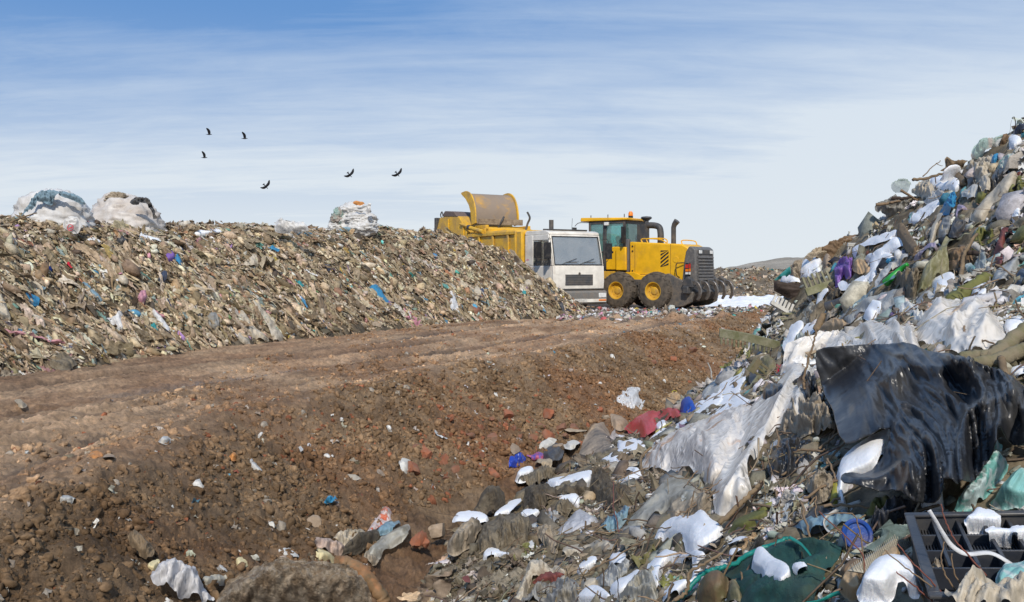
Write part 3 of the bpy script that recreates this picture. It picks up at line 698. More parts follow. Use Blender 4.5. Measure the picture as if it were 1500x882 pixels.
# ---------------- right heap
def right_full(x, y):
    return Rh(x, y)+.05*billow(x*1.9, y*1.9, 3, 140)+.03*billow(x*6, y*6, 2, 144)+.01*fbm(x*18, y*18, 2, 147)
def build_right():
    rng = np.random.default_rng(12); b = Batch()
    st = .03; gx = np.arange(-1.6, 11, st); gy = np.arange(.8, 18.5, st); X, Y = np.meshgrid(gx, gy); nx = len(gx)
    x = X.ravel(); y = Y.ravel(); base = Rh(x, y); z = right_full(x, y)
    i = (np.arange(len(gy)-1)[:,None]*nx+np.arange(nx-1)[None,:]).ravel(); gb = ground_base(x, y)[0]; keep = (base[i] > gb[i]-.2) & (x[i] < y[i]*.8+3)
    i = i[keep]; Fc = np.c_[i, i+1, i+nx+1, i+nx]
    used = np.unique(Fc); mp_ = -np.ones(len(x), int); mp_[used] = np.arange(len(used)); Fc = mp_[Fc]; x = x[used]; y = y[used]; z = z[used]
    v = fbm(x*3, y*3, 4, 150)
    C = lerp3((.13,.105,.07), (.30,.25,.17), np.clip(.5+v, 0, 1)); g = sstep(.1, .5, fbm(x*1.5, y*1.5, 3, 155))[:,None]*sstep(6.5, 4, y)[:,None]
    C = C*(1-g*.7)+g*.7*np.array([.11,.115,.035]); low = sstep(1.0, -.5, base[used])[:,None]*.0
    b.raw(np.c_[x,y,z], Fc, C)
    def spots(n, ymax=17., cull=.85, rad=0.):
        k = n*7; ys = .9+(ymax-.9)*rng.uniform(0,1,k)**1.25; xs = rng.uniform(-1.2, 9.5, k)
        zb = Rh(xs, ys); w = (zb > ground_base(xs, ys)[0]-.02) & (xs < ys*.62+1.2) & (xs > -ys*.1-.3)
        w &= rng.uniform(0,1,k) < np.clip(6.5/ys, .3, 1)
        h_ = in_hero(xs, ys, zb+.03, rad*np.clip(ys/6, .6, 1.4)); w &= ~(h_ & (rng.uniform(0,1,k) < cull))
        xs = xs[w][:n]; ys = ys[w][:n]; return xs, ys
    def place(n, jit, cull=.85, rad=0.):
        xs, ys = spots(n, cull=cull, rad=rad); N, sd_, l = norms(Rh, xs, ys); fr = basis(N, sd_, jit, rng)
        return np.c_[xs,ys,right_full(xs, ys)], fr, ys
    def low_mix(P_, c):      # the foot of the heap is matted brown cloth and soil
        f = np.clip((.15-P_[:,2])*1.6, 0, .9)[:,None]*(rng.uniform(0,1,(len(P_),1)) < .8)
        return c*(1-f)+f*pick([(.20,.16,.11,5),(.12,.09,.06,5),(.33,.27,.19,3)], len(P_), rng)
    P_, fr, ys = place(11000, .5); n = len(P_); s = rng.lognormal(-3.7, .55, n)*np.clip(ys/6, .7, 1.6); c = low_mix(P_, pick(RPAL, n, rng, .2)); chunks(b, P_, fr, s*.9, s*1.2, s*.6, c*.8, rng, False)
    P_, fr, ys = place(21000, .5, .985, .03); n = len(P_); s = rng.lognormal(-2.7, .45, n)*np.clip(ys/6, .6, 1.6); c = low_mix(P_, pick(RPAL, n, rng, .2)); sheets(b, P_+fr[:,2]*.015, fr, s*rng.uniform(.4,.9,n), s*rng.uniform(.9,1.4,n), c, rng, 8, 8, .26, dirt=.4, dcol=(.18,.15,.09))
    P_, fr, ys = place(4200, .3, 1., .09); n = len(P_); s = rng.lognormal(-1.7, .35, n)*np.clip(ys/7, .5, 1.6); c = low_mix(P_, pick(RPAL, n, rng, .15)); sheets(b, P_+fr[:,2]*.04, fr, s*rng.uniform(.4,.8,n), s*rng.uniform(.9,1.3,n), c, rng, 20, 22, .13, dirt=.35, dcol=(.20,.17,.11))
    P_, fr, ys = place(160, .35, 1., .08); n = len(P_); s = rng.lognormal(-2.6, .35, n)*np.clip(ys/6, .6, 1.5); c = low_mix(P_, pick(RPAL, n, rng, .15)); chunks(b, P_, fr, s*.8, s*1.3, s*.5, c, rng, True, .35)
    P_, fr, ys = place(4200, .6, .8); n = len(P_); tubes_b(b, P_+fr[:,2]*.03, fr, rng.uniform(.0015,.006,n), rng.lognormal(-1.5,.5,n), pick([(.30,.22,.14,4),(.16,.11,.08,4),(.42,.34,.24,2)], n, rng), rng, 4, 8, .5)
    b.build('garbage_mound', TRASH, 'steep mound of loose plastic sheeting and rags rising on the right')
# ---------------- soil clods, gravel and litter of the bank and the road
def build_clods():
    rng = np.random.default_rng(13); b = Batch()
    k = 420000; ys = 3+26*rng.uniform(0,1,k)**1.35; xs = rng.uniform(-4.5, 9, k)
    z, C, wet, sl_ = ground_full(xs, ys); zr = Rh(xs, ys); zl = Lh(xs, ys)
    w = (np.abs(xs) < ys*.62+.6) & (zr < z+.0) & (zl < z) & (rng.uniform(0,1,k) < np.maximum(sl_**1.5, .05+.22*sstep(-.05,.35,pn(xs*.7,ys*.7,165)+.4*pn(xs*2.4,ys*2.4,166))))
    w &= rng.uniform(0,1,k) < np.clip(9/ys, .25, 1)*(.45+.8*sstep(-.3,.3,pn(xs*1.1,ys*1.1,161)))
    xs, ys, z, C = xs[w], ys[w], z[w], C[w]; n = len(xs)
    print('clods', n)
    N, sd_, l = norms(lambda a, c: ground_base(a, c)[0], xs, ys); fr = basis(N, sd_, .8, rng)
    s = rng.lognormal(-4.6, .5, n)*np.clip(.75+ys/16, .8, 1.7); s = np.minimum(s, .038)
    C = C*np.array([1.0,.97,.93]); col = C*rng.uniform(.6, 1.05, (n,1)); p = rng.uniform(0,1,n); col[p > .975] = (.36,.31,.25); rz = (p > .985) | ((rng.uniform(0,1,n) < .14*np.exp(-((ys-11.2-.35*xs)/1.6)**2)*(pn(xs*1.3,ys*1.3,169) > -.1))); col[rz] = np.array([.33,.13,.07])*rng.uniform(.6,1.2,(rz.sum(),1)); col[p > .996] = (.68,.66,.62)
    big = s > .02
    for m_, hi in ((big, True), (~big, False)):
        chunks(b, np.c_[xs,ys,z-s*.12][m_], fr[m_], s[m_], s[m_]*rng.uniform(.8,1.5,m_.sum()), s[m_]*.8, col[m_], rng, hi, .5, not hi)
    b.build('soil_clods', vcol_mat('clods', .95, 0, 60, .8, .012, 30, .1), 'loose brown clods and grit covering the soil bank')
    b = Batch(); k = 5200; ys = 4+24*rng.uniform(0,1,k)**1.2; xs = rng.uniform(-5, 9, k); z, C, wet, sl_ = ground_full(xs, ys)
    w = (np.abs(xs) < ys*.62+.6) & (Rh(xs,ys) < z) & (Lh(xs,ys) < z) & (rng.uniform(0,1,k) < .08+.75*sl_)
    xs, ys, z = xs[w], ys[w], z[w]; n = len(xs); N, sd_, l = norms(lambda a, c: ground_base(a, c)[0], xs, ys); fr = basis(N, sd_, .6, rng)
    s = rng.lognormal(-3.5, .45, n)
    sheets(b, np.c_[xs,ys,z+.015], fr, s*.9, s*1.6, pick([(.55,.5,.42,5),(.38,.32,.25,6),(.72,.7,.67,3),(.25,.2,.14,3),(.1,.3,.42,.6),(.4,.12,.08,.6)], n, rng), rng, 4, 5, .3)
    b.build('litter', TRASH, 'small pale scraps of litter trodden into the soil bank')
# ---------------- litter layer in front of the vehicles, low heap and snow behind the loader
def build_far():
    rng = np.random.default_rng(14); b = Batch()
    PAL = [(.62,.58,.52,10),(.45,.38,.30,9),(.25,.2,.15,9),(.75,.74,.72,8),(.10,.09,.08,6),(.10,.3,.5,1.),(.5,.12,.12,1.),(.6,.3,.4,1),(.1,.4,.35,1),(.65,.5,.1,.6)]
    k = 9000; ys = rng.uniform(27.6, 37, k); xs = rng.uniform(1.6, 13, k); w = (xs < ys*.33+.5) & (Lh(xs,ys) < .02) & (rng.uniform(0,1,k) < np.where(ys < 33, 1, .45)); xs = xs[w]; ys = ys[w]; n = len(xs)
    zg = ground_base(xs, ys)[0]+.0+.22*np.exp(-((ys-30.5)/1.6)**2)*(.6+.6*billow(xs*1.4, ys*1.4, 2, 171))
    N = np.tile([[0,-.3,.95]], (n,1)); fr = basis(N, np.tile([[.4,-.8,0.]], (n,1)), .6, rng)
    s = rng.lognormal(-2.3, .4, n); h = n//2
    sheets(b, np.c_[xs,ys,zg][:h], fr[:h], s[:h]*.8, s[:h]*1.4, pick(PAL, h, rng), rng, 4, 5, .28, dirt=.25)
    chunks(b, np.c_[xs,ys,zg][h:], fr[h:], s[h:]*.5, s[h:]*.7, s[h:]*.4, pick(PAL, n-h, rng), rng)
    # low embankment under that litter
    gx = np.arange(1.2, 14, .1); gy = np.arange(27.6, 34.5, .1); X, Y = np.meshgrid(gx, gy); x = X.ravel(); y = Y.ravel()
    z = ground_base(x, y)[0]-.05+.25*np.exp(-((y-30.6)/1.6)**2)*(.6+.6*billow(x*1.4, y*1.4, 2, 171)); i = (np.arange(len(gy)-1)[:,None]*len(gx)+np.arange(len(gx)-1)[None,:]).ravel()
    b.raw(np.c_[x,y,z], np.c_[i,i+1,i+len(gx)+1,i+len(gx)], lerp3((.12,.09,.06),(.22,.17,.12), np.clip(.5+fbm(x,y,3,173),0,1)))
    b.build('litter_band', TRASH, 'low band of bright litter lying in front of the truck and loader wheels')
    b = Batch(); gx = np.arange(7, 34, .2); gy = np.arange(40, 62, .2); X, Y = np.meshgrid(gx, gy); x = X.ravel(); y = Y.ravel()
    def hz_(x, y): return -.2+(1.75-.03*np.abs(x-12))*np.exp(-((y-51)/4.0)**2)*sstep(6.5, 12, x)*(1+.12*pn(x*.4,y*.4,180))+.1*billow(x*.8,y*.8,2,181)
    z = hz_(x, y); i = (np.arange(len(gy)-1)[:,None]*len(gx)+np.arange(len(gx)-1)[None,:]).ravel()
    b.raw(np.c_[x,y,z], np.c_[i,i+1,i+len(gx)+1,i+len(gx)], lerp3((.14,.11,.075),(.27,.22,.16), np.clip(.5+fbm(x,y,3,183),0,1)))
    n = 7000; xs = rng.uniform(7.5, 33, n); ys = rng.uniform(42, 54, n); N, sd_, l = norms(hz_, xs, ys); fr = basis(N, sd_, .5, rng); s = rng.lognormal(-1.9, .4, n)
    sheets(b, np.c_[xs,ys,hz_(xs,ys)+.03], fr, s*.7, s*1.2, pick(LPAL+[(.35,.16,.09,10)], n, rng), rng, 4, 4, .28)
    b.build('distant_garbage', TRASH, 'low brown ridge of dumped garbage beyond the snow behind the loader')
    gx = np.arange(6, 30, .12); gy = np.arange(33.5, 48, .12); X, Y = np.meshgrid(gx, gy); x = X.ravel(); y = Y.ravel()
    z = ground_base(x, y)[0]-.16+.34*sstep(34.5, 42, y)*sstep(7.2, 9.5, x)+.10*fbm(x*.8,y*.8,4,190)+.04*billow(x*3,y*3,2,194)+.02
    i = (np.arange(len(gy)-1)[:,None]*len(gx)+np.arange(len(gx)-1)[None,:]).ravel()
    tag(mesh_np('snow_field', np.c_[x,y,z], np.c_[i,i+1,i+len(gx)+1,i+len(gx)], SNOW, None, None), 'snow lying on the ground behind the loader', kind='structure')
# ------------------------------------------------------------------ vehicle helpers
class MB:
    def __init__(s): s.V = []; s.F = []
    def add(s, V, Fc):
        n = len(s.V); s.V += [Vector(v) for v in V]; s.F += [tuple(i+n for i in dict.fromkeys(f)) for f in Fc]; return s
    def box(s, x0, x1, y0, y1, z0, z1):
        V = [(x,y,z) for x in (x0,x1) for y in (y0,y1) for z in (z0,z1)]
        return s.add(V, [(0,1,3,2),(4,6,7,5),(0,4,5,1),(2,3,7,6),(0,2,6,4),(1,5,7,3)])
    def prism(s, prof, y0, y1, ax='y'):      # profile in x,z extruded along y (or x,y profile along z, or y,z along x)
        n = len(prof)
        f = {'y': lambda a, b, c: (a,c,b), 'z': lambda a, b, c: (a,b,c), 'x': lambda a, b, c: (c,a,b)}[ax]
        V = [f(a,b,y0) for a, b in prof]+[f(a,b,y1) for a, b in prof]
        return s.add(V, [tuple(range(n)), tuple(range(2*n-1, n-1, -1))]+[(i,(i+1)%n,(i+1)%n+n,i+n) for i in range(n)])
    def tube(s, pts, r, seg=10):
        V, Fc = tube_mesh(pts, r, seg); return s.add(V, Fc)
    def cyl(s, a, b, r, seg=24): return s.tube([a, b], r, seg)
    def plate(s, q, th):                      # quad given by 4 corners, thickened
        q = [Vector(v) for v in q]; n = (q[1]-q[0]).cross(q[3]-q[0]).normalized()*th
        V = q+[v+n for v in q]
        return s.add(V, [(0,1,2,3),(7,6,5,4),(0,4,5,1),(1,5,6,2),(2,6,7,3),(3,7,4,0)])
    def ring(s, o, i, th):                    # frame between outer and inner quads
        o = [Vector(v) for v in o]; i = [Vector(v) for v in i]
        for k in range(4):
            k2 = (k+1) % 4; s.plate([o[k], o[k2], i[k2], i[k]], th)
        return s
    def build(s, name, m, parent=None, bev=0., smooth=False):
        me = bpy.data.meshes.new(name); bm = bmesh.new(); vs = [bm.verts.new(v) for v in s.V]
        for f in s.F:
            try: bm.faces.new([vs[i] for i in f])
            except ValueError: pass
        bmesh.ops.recalc_face_normals(bm, faces=bm.faces)
        bm.to_mesh(me); bm.free()
        o = link(name, me, m, parent)
        if bev > 0:
            md = o.modifiers.new('bevel', 'BEVEL'); md.width = bev; md.segments = 2; md.limit_method = 'ANGLE'; md.angle_limit = math.radians(35)
        me.polygons.foreach_set('use_smooth', [True]*len(me.polygons))
        try: me.set_sharp_from_angle(angle=math.radians(38))
        except Exception: pass
        return o
def child(name, parent, loc):
    o = bpy.data.objects.new(name, None); COL.objects.link(o); o.parent = parent; o.location = loc; return o
Y_PAINT = mat((.78,.44,.022), .45, dirt=.42, dcol=(.28,.19,.10), bmp=.08, bs=12, dscale=1.6, spec=.5)
Y_CLEAN = mat((.84,.46,.014), .38, dirt=.18, dcol=(.35,.22,.10), bmp=.05, bs=10, dscale=1.2, spec=.5)
Y_RUST = mat((.60,.32,.04), .6, dirt=.8, dcol=(.27,.21,.16), col2=(.30,.22,.15), s2=1.5, bmp=.2, bs=12, dscale=1.2)
CREAM = mat((.84,.79,.70), .42, dirt=.25, dcol=(.38,.30,.23), bmp=.03, bs=8, dscale=1.1, spec=.5)
GREYP = mat((.13,.13,.135), .55, dirt=.4, dcol=(.2,.17,.13), bmp=.1, dscale=3)
DGREY = mat((.055,.057,.062), .55, dirt=.4, dcol=(.16,.13,.10), bmp=.1, dscale=3)
BLACKP = mat((.018,.018,.02), .5, dirt=.25, dcol=(.12,.10,.08), bmp=.1)
RUBBER = mat((.026,.025,.024), .85, dirt=.75, dcol=(.13,.105,.08), bmp=.5, bs=18, dscale=4)
STEEL = mat((.30,.27,.24), .35, metal=.7, dirt=.5, dcol=(.12,.09,.07), bmp=.15, dscale=6)
CHROME = mat((.7,.7,.68), .2, metal=.9, dirt=.1)
RED = mat((.55,.03,.02), .3, dirt=.1); ORANGE = mat((.85,.22,.01), .3, dirt=.05); LAMPW = mat((.75,.75,.72), .15, dirt=.15, spec=.8)
SEATM = mat((.05,.055,.06), .8, dirt=.2)
def glass_mat(tint, alpha, d0=.10, d1=.42, dc=(.42,.41,.38)):
    m, t = nt('glass'); p = nd(t, 'ShaderNodeBsdfGlossy', Roughness=.04); p.inputs[0].default_value = (.9,.95,.95,1)
    co = t.nodes.new('ShaderNodeTexCoord').outputs['Object']
    df = t.nodes.new('ShaderNodeBsdfDiffuse'); df.inputs[0].default_value = (*dc,1)
    tr = t.nodes.new('ShaderNodeBsdfTransparent'); tr.inputs[0].default_value = (*tint,1)
    m1 = nd(t, 'ShaderNodeMixShader'); t.links.new(ramp(t, noise(t, 2.2, 4, .6, co), .35, .8, (d0,)*3, (d1,)*3), m1.inputs[0]); t.links.new(tr.outputs[0], m1.inputs[1]); t.links.new(df.outputs[0], m1.inputs[2])
    fr = nd(t, 'ShaderNodeFresnel'); fr.inputs[0].default_value = 1.5
    ad = nd(t, 'ShaderNodeMath', _operation='ADD'); t.links.new(fr.outputs[0], ad.inputs[0]); ad.inputs[1].default_value = alpha
    m2 = nd(t, 'ShaderNodeMixShader'); t.links.new(ad.outputs[0], m2.inputs[0]); t.links.new(m1.outputs[0], m2.inputs[1]); t.links.new(p.outputs[0], m2.inputs[2])
    out(t, m2.outputs[0]); return m
WS = glass_mat((.75,.78,.78), .22, .30, .60); TEAL = glass_mat((.60,.95,.92), .04, .22, .42, (.30,.56,.55))
def wheel(parent, c, R, w, rimr, rim_m, lugs=22, lug=.05, sgn=-1, pos_name='wheel'):
    """axis along y, outer face towards sgn*y"""
    h = child(pos_name, parent, c)
    prof = [(-w/2,rimr),(-w/2,R*.80),(-w*.46,R*.93),(-w*.36,R),(w*.36,R),(w*.46,R*.93),(w/2,R*.80),(w/2,rimr),(w*.3,rimr*.97),(-w*.3,rimr*.97)]
    n = 48; V = []; Fc = []
    for i in range(n):
        a = 2*math.pi*i/n
        for y, r in prof: V.append((math.cos(a)*r, y, math.sin(a)*r))
    k = len(prof)
    for i in range(n):
        for j in range(k): Fc.append((i*k+j, i*k+(j+1)%k, ((i+1)%n)*k+(j+1)%k, ((i+1)%n)*k+j))
    mb = MB().add(V, Fc)
    for i in range(lugs):
        for s in (-1, 1):
            a = 2*math.pi*(i+(.5 if s > 0 else 0))/lugs; da = .35*2*math.pi/lugs
            q = []
            for (aa, yy, rr) in ((a-da, 0, R-.01), (a+da, 0, R-.01), (a+da*1.9, s*w*.48, R*.9), (a+.1*da, s*w*.48, R*.9)):
                q.append((aa, yy, rr))
            V = [(math.cos(aa)*rr, yy, math.sin(aa)*rr) for aa, yy, rr in q]+[(math.cos(aa)*(rr+lug), yy, math.sin(aa)*(rr+lug)) for aa, yy, rr in q]
            mb.add(V, [(0,1,2,3),(7,6,5,4),(0,4,5,1),(1,5,6,2),(2,6,7,3),(3,7,4,0)])
    mb.build('tyre', RUBBER, h)
    m = MB(); yo = sgn*w*.5
    pr = [(yo*1.0, rimr*1.02),(yo*.96, rimr*.9),(yo*.55, rimr*.82),(yo*.5, rimr*.45),(yo*.62, rimr*.38),(yo*.66, rimr*.2),(yo*.66, .0)]
    V = []; Fc = []; n = 32; k = len(pr)
    for i in range(n):
        a = 2*math.pi*i/n
        for y, r in pr: V.append((math.cos(a)*r, y, math.sin(a)*r))
    for i in range(n):
        for j in range(k-1): Fc.append((i*k+j, i*k+j+1, ((i+1)%n)*k+j+1, ((i+1)%n)*k+j))
    m.add(V, Fc)
    for i in range(8):
        a = 2*math.pi*i/8; m.cyl((math.cos(a)*rimr*.62, yo*.45, math.sin(a)*rimr*.62), (math.cos(a)*rimr*.62, yo*.62, math.sin(a)*rimr*.62), rimr*.05, 6)
    m.build('rim', rim_m, h)
    return h
def truck():
    rt = empty('garbage_truck', (0,0,0)); tag(rt, 'cream cab garbage truck with yellow body and raised tailgate behind the left heap', 'truck')
    T = rt
    W2 = 1.15
    # --- cab
    c = MB()
    c.prism([(-.12,.86),(.0,.90),(.03,1.2),(.0,1.76),(-.12,1.76)], -W2, W2)                       # front panel
    for s in (-1, 1):
        y0, y1 = (s*W2-.045, s*W2) if s > 0 else (-W2, -W2+.045)
        c.prism([(-2.0,.86),(-.122,.86),(-.122,1.76),(-2.0,1.76)], y0, y1)                           # door lower
        c.prism([(-2.0,1.762),(-1.42,1.762),(-1.42,2.93),(-2.0,2.93)], y0, y1)                     # rear quarter
        c.prism([(-1.418,2.72),(-.26,2.72),(-.30,2.93),(-1.418,2.93)], y0, y1)                     # over the window
        c.prism([(-.16,1.762),(-.02,1.762),(-.26,2.718),(-.38,2.718)], y0, y1)                     # pillar
    c.box(-2.0,-1.96,-W2+.046,W2-.046,.86,2.93)
    c.prism([(-2.0,2.932),(-.29,2.932),(-.32,3.02),(-.55,3.085),(-1.9,3.10),(-2.0,3.05)], -W2+.01, W2-.01)
    # windscreen surround
    c.ring([(.0,-W2+.046,1.762),(.0,W2-.046,1.762),(-.28,W2-.046,2.93),(-.28,-W2+.046,2.93)], [(-.02,-1.06,1.81),(-.02,1.06,1.81),(-.26,1.03,2.85),(-.26,-1.03,2.85)], -.04)
    cab = c.build('cab', CREAM, T, .055)
    MB().plate([(-.028,-1.07,1.80),(-.028,1.07,1.80),(-.268,1.04,2.86),(-.268,-1.04,2.86)], -.008).build('windscreen', WS, cab)
    MB().ring([(.006,-1.08,1.79),(.006,1.08,1.79),(-.25,1.05,2.87),(-.25,-1.05,2.87)], [(.006,-1.05,1.82),(.006,1.05,1.82),(-.243,1.02,2.84),(-.243,-1.02,2.84)], .010).build('windscreen_seal', BLACKP, cab)
    for s in (-1, 1):
        y = s*(W2-.02)
        MB().prism([(-1.41,1.77),(-.17,1.77),(-.385,2.715),(-1.41,2.715)], y-.004, y+.004).build('side_window', WS, cab)
        MB().box(-.86,-.83,y-.012,y+.012,1.77,2.715).build('window_bar', BLACKP, cab)
        MB().prism([(-1.16,1.0),(-1.02,1.0),(-1.02,1.03),(-1.16,1.03)], s*(W2+.002), s*(W2+.03)).build('door_handle', BLACKP, cab)
        m = MB(); m.tube(spline([(-.15,s*W2,2.75),(.0,s*(W2+.2),2.72),(.0,s*(W2+.2),2.0),(-.1,s*(W2+.02),1.9)],5), .014, 6)
        m.box(-.045,.045,s*(W2+.10),s*(W2+.36),2.02,2.62)
        if s < 0: m.box(-.66,-.58,s*(W2+.12),s*(W2+.42),2.05,2.66)
        m.build('mirror', BLACKP, cab, .02)
    MB().box(-.125,.036,-1.152,1.152,.868,.882).build('door_seam', DGREY, cab)
    MB().cyl((.0,0,1.30),(.045,0,1.30),.001).build('badge', CHROME, cab)
    g = MB(); g.box(.0,.04,-.62,.62,1.04,1.44); g.build('grille', GREYP, cab, .01)
    g = MB()
    for k in range(6): g.box(.041,.055,-.6,.6,1.075+k*.062,1.10+k*.062)
    g.build('grille_slat', DGREY, cab)
    MB().cyl((.05,0,1.47),(.055,0,1.47),.05,16).build('emblem', STEEL, cab)
    w = MB()
    for y0 in (-.75, 0.05):
        w.tube([(.03,y0,1.82),(-.0,y0+.35,1.93),(-.05,y0+.68,2.03)], .012, 5); w.box(.0,.02,y0+.2,y0+.75,1.9,1.915)
    w.build('wiper', BLACKP, cab)
    MB().box(-.3,-.05,-1.0,1.0,1.5,1.78).build('dashboard', DGREY, cab, .03)
    a = np.linspace(0, 2*np.pi, 25); MB().tube([(-.42+.10*math.sin(k), .55+.21*math.cos(k), 1.98+.17*math.sin(k)) for k in a], .017, 6).build('steering_wheel', BLACKP, cab)
    for y in (-.55, .55):
        MB().box(-1.5,-1.0,y-.27,y+.27,1.2,1.5).box(-1.6,-1.42,y-.25,y+.25,1.5,2.25).box(-1.58,-1.44,y-.14,y+.14,2.25,2.5).build('seat', SEATM, cab, .06)
    MB().box(-1.35,-1.2,.45,.75,1.6,2.05).build('orange_vest', ORANGE, cab, .06)
    MB().prism([(-1.05,3.10),(-.55,3.085),(-.50,3.14),(-1.0,3.17)], -.95, .75).build('roof_deflector', DGREY, cab, .01)
    MB().cyl((-1.6,-.2,3.1),(-1.6,-.2,3.55),.09,14).build('exhaust_stack', DGREY, T)
    MB().cyl((-1.0,.35,3.1),(-1.0,.38,3.6),.008,5).build('antenna', BLACKP, T)
    b = MB().prism([(-.1,.30),(.10,.34),(.14,.5),(.14,.78),(.02,.84),(-.1,.84)], -1.2, 1.2)
    bp = b.build('bumper', mat((.19,.185,.175), .55, dirt=.45, dcol=(.25,.2,.15)), T, .02)
    MB().box(.12,.145,-1.15,1.15,.40,.52).build('bumper_trim', CREAM, bp)
    for y in (-.98, .98):
        MB().box(.13,.165,y-.17,y+.17,.56,.74).build('headlight', LAMPW, T, .03)
        MB().box(.13,.16,y-.17,y+.17,.44,.50).build('indicator', ORANGE, T, .01)
    MB().box(.146,.15,-.28,.28,.42,.53).build('number_plate', mat((.62,.60,.55), .5, dirt=.3), T)
    MB().box(-.2,-.02,-1.13,1.13,.842,.86).build('lower_gap', BLACKP, T)
    # --- frame and wheels
    MB().box(-9.2,-.3,-.45,-.3,.75,.98).box(-9.2,-.3,.3,.45,.75,.98).build('chassis', DGREY, T)
    for x in (-1.45, -5.9, -7.3):
        for s in (-1, 1): wheel(T, (x, s*.98, .5), .5, .32, .27, STEEL, 30, .01, s)
    # --- body
    b = MB(); b.prism([(-6.75,1.05),(-2.45,1.05),(-2.45,3.0),(-2.7,3.2),(-6.6,3.22)], -1.22, 1.22)
    body = b.build('body', Y_PAINT, T, .06)
    r = MB()
    for x in (-2.55,-3.15,-4.4,-5.6): r.box(x-.07,x+.07,-1.29,-1.222,1.0,3.12).box(x-.07,x+.07,1.222,1.29,1.0,3.12)
    r.box(-6.6,-2.5,-1.30,-1.223,3.0,3.14).box(-6.6,-2.5,-1.30,-1.223,1.05,1.2)
    r.build('rib', Y_PAINT, body, .02)
    MB().prism([(-2.442,1.3),(-2.1,1.3),(-2.1,2.2),(-2.25,2.6),(-2.442,2.6)], -.95, .95).build('sack_behind_cab', mat((.33,.24,.15), .8, dirt=.5), T, .12)
    MB().box(-2.44,-2.05,-1.28,-1.12,.9,3.1).box(-2.44,-2.05,1.12,1.28,.9,3.1).box(-2.44,-2.05,-1.12,1.12,2.98,3.12).build('front_frame', Y_PAINT, T, .03)
    h = MB(); h.prism([(-6.76,.9),(-6.76,3.3),(-7.5,3.95),(-8.3,4.12),(-9.5,4.0),(-9.8,3.5),(-9.9,1.6),(-9.2,.9)], -1.25, 1.25)
    hop = h.build('rear_hopper', Y_PAINT, T, .05)
    MB().prism([(-7.6,3.95),(-8.0,4.2),(-8.9,4.28),(-9.25,4.05)], -1.27, -.4).build('hopper_cover', mat((.16,.12,.11), .7, dirt=.5), hop, .03)
    MB().box(-9.98,-9.78,-1.3,-1.05,3.2,4.02).build('rear_lamp_box', DGREY, hop, .03)
    MB().tube(spline([(-9.6,-1.1,4.0),(-9.7,-1.1,4.15),(-9.55,-1.1,4.28),(-9.45,-1.1,4.12)],5), .03, 6).build('lifting_eye', DGREY, hop)
    MB().box(-9.5,-7.1,-1.29,-1.252,2.2,2.32).box(-8.6,-8.5,-1.29,-1.252,2.32,3.9).box(-7.15,-7.0,-1.29,-1.252,1.2,3.6).build('hopper_rib', Y_PAINT, hop, .01)
    MB().cyl((-6.4,-1.3,3.42),(-5.15,-1.3,3.2),.09,12).cyl((-7.3,-1.3,3.62),(-6.4,-1.3,3.44),.05,10).build('lift_cylinder', Y_PAINT, T)
    MB().cyl((-6.5,-1.3,3.44),(-6.3,-1.3,3.405),.11,12).build('cylinder_collar', DGREY, T)
    # --- raised curved tailgate
    n = 16; prof = []
    ctrl = spline([(-7.62,0,5.02),(-7.15,0,5.06),(-6.75,0,4.92),(-6.45,0,4.6),(-6.28,0,4.15),(-6.25,0,3.62)], 5)
    V = []; Fc = []
    for i, q in enumerate(ctrl):
        tg = (ctrl[min(i+1,len(ctrl)-1)]-ctrl[max(i-1,0)]).normalized(); nr = Vector((tg.z,0,-tg.x))
        for (y, dlt) in ((-1.02,.10),(1.02,.10),(1.02,.16),(-1.02,.16)):
            p = q+nr*dlt; V.append((p.x,y,p.z))
    for i in range(len(ctrl)-1):
        for k in range(4): Fc.append((i*4+k, i*4+(k+1)%4, (i+1)*4+(k+1)%4, (i+1)*4+k))
    Fc += [(0,1,2,3), tuple(len(V)-4+k for k in (3,2,1,0))]
    tg_ = MB().add(V, Fc).build('tailgate', Y_RUST, T)
    for s in (-1, 1):
        back = [(-6.62,0,3.55),(-6.72,0,4.1),(-6.88,0,4.42),(-7.2,0,4.72),(-7.62,0,4.96)]
        pr = [(q.x,q.z) for q in ctrl]+[(q[0],q[2]) for q in back[::1]]
        MB().prism(pr, s*1.03, s*1.09).build('side_plate', Y_PAINT, tg_, .01)
    V = [(-6.28,-1.02,3.62),(-6.28,1.02,3.62),(-5.95,1.02,3.66),(-5.95,-1.02,3.66)]
    MB().plate(V, .06).box(-6.0,-5.93,-1.09,1.09,3.55,3.80).build('tailgate_lip', mat((.36,.28,.19), .7, dirt=.6), tg_, .01)
    MB().cyl((-6.1,-1.1,3.42),(-6.1,1.1,3.42),.08,12).cyl((-5.75,-1.1,3.36),(-5.75,1.1,3.36),.06,12).box(-6.3,-5.3,-1.1,-.95,3.2,3.5).box(-6.3,-5.3,.95,1.1,3.2,3.5).box(-5.5,-5.3,-1.15,1.15,3.21,3.36).build('hinge_frame', Y_PAINT, T, .015)
    for q in ([(-5.3,.85,3.3),(-5.3,.95,3.6),(-5.2,1.0,3.85),(-5.25,.9,4.1)], [(-6.0,-.1,3.45),(-5.9,0,3.7),(-5.95,.15,3.9)]): MB().tube(spline(q,5), .045, 8).build('hydraulic_hose', DGREY, T)
    th = math.radians(30); rt.location = (2.50, 33.2, -.02); rt.rotation_euler = (0,0,math.atan2(-math.cos(th), math.sin(th)))
    return rt
def person(name, label, joints, edges, radii, head, m_body, m_skin, parent=None):
    me = bpy.data.meshes.new(name); me.from_pydata(joints, edges, []); o = link(name, me, m_body)
    sk = o.modifiers.new('skin', 'SKIN'); sk.use_smooth_shade = True
    for v, r in zip(me.skin_vertices[0].data if me.skin_vertices else [], radii): v.radius = r
    return o
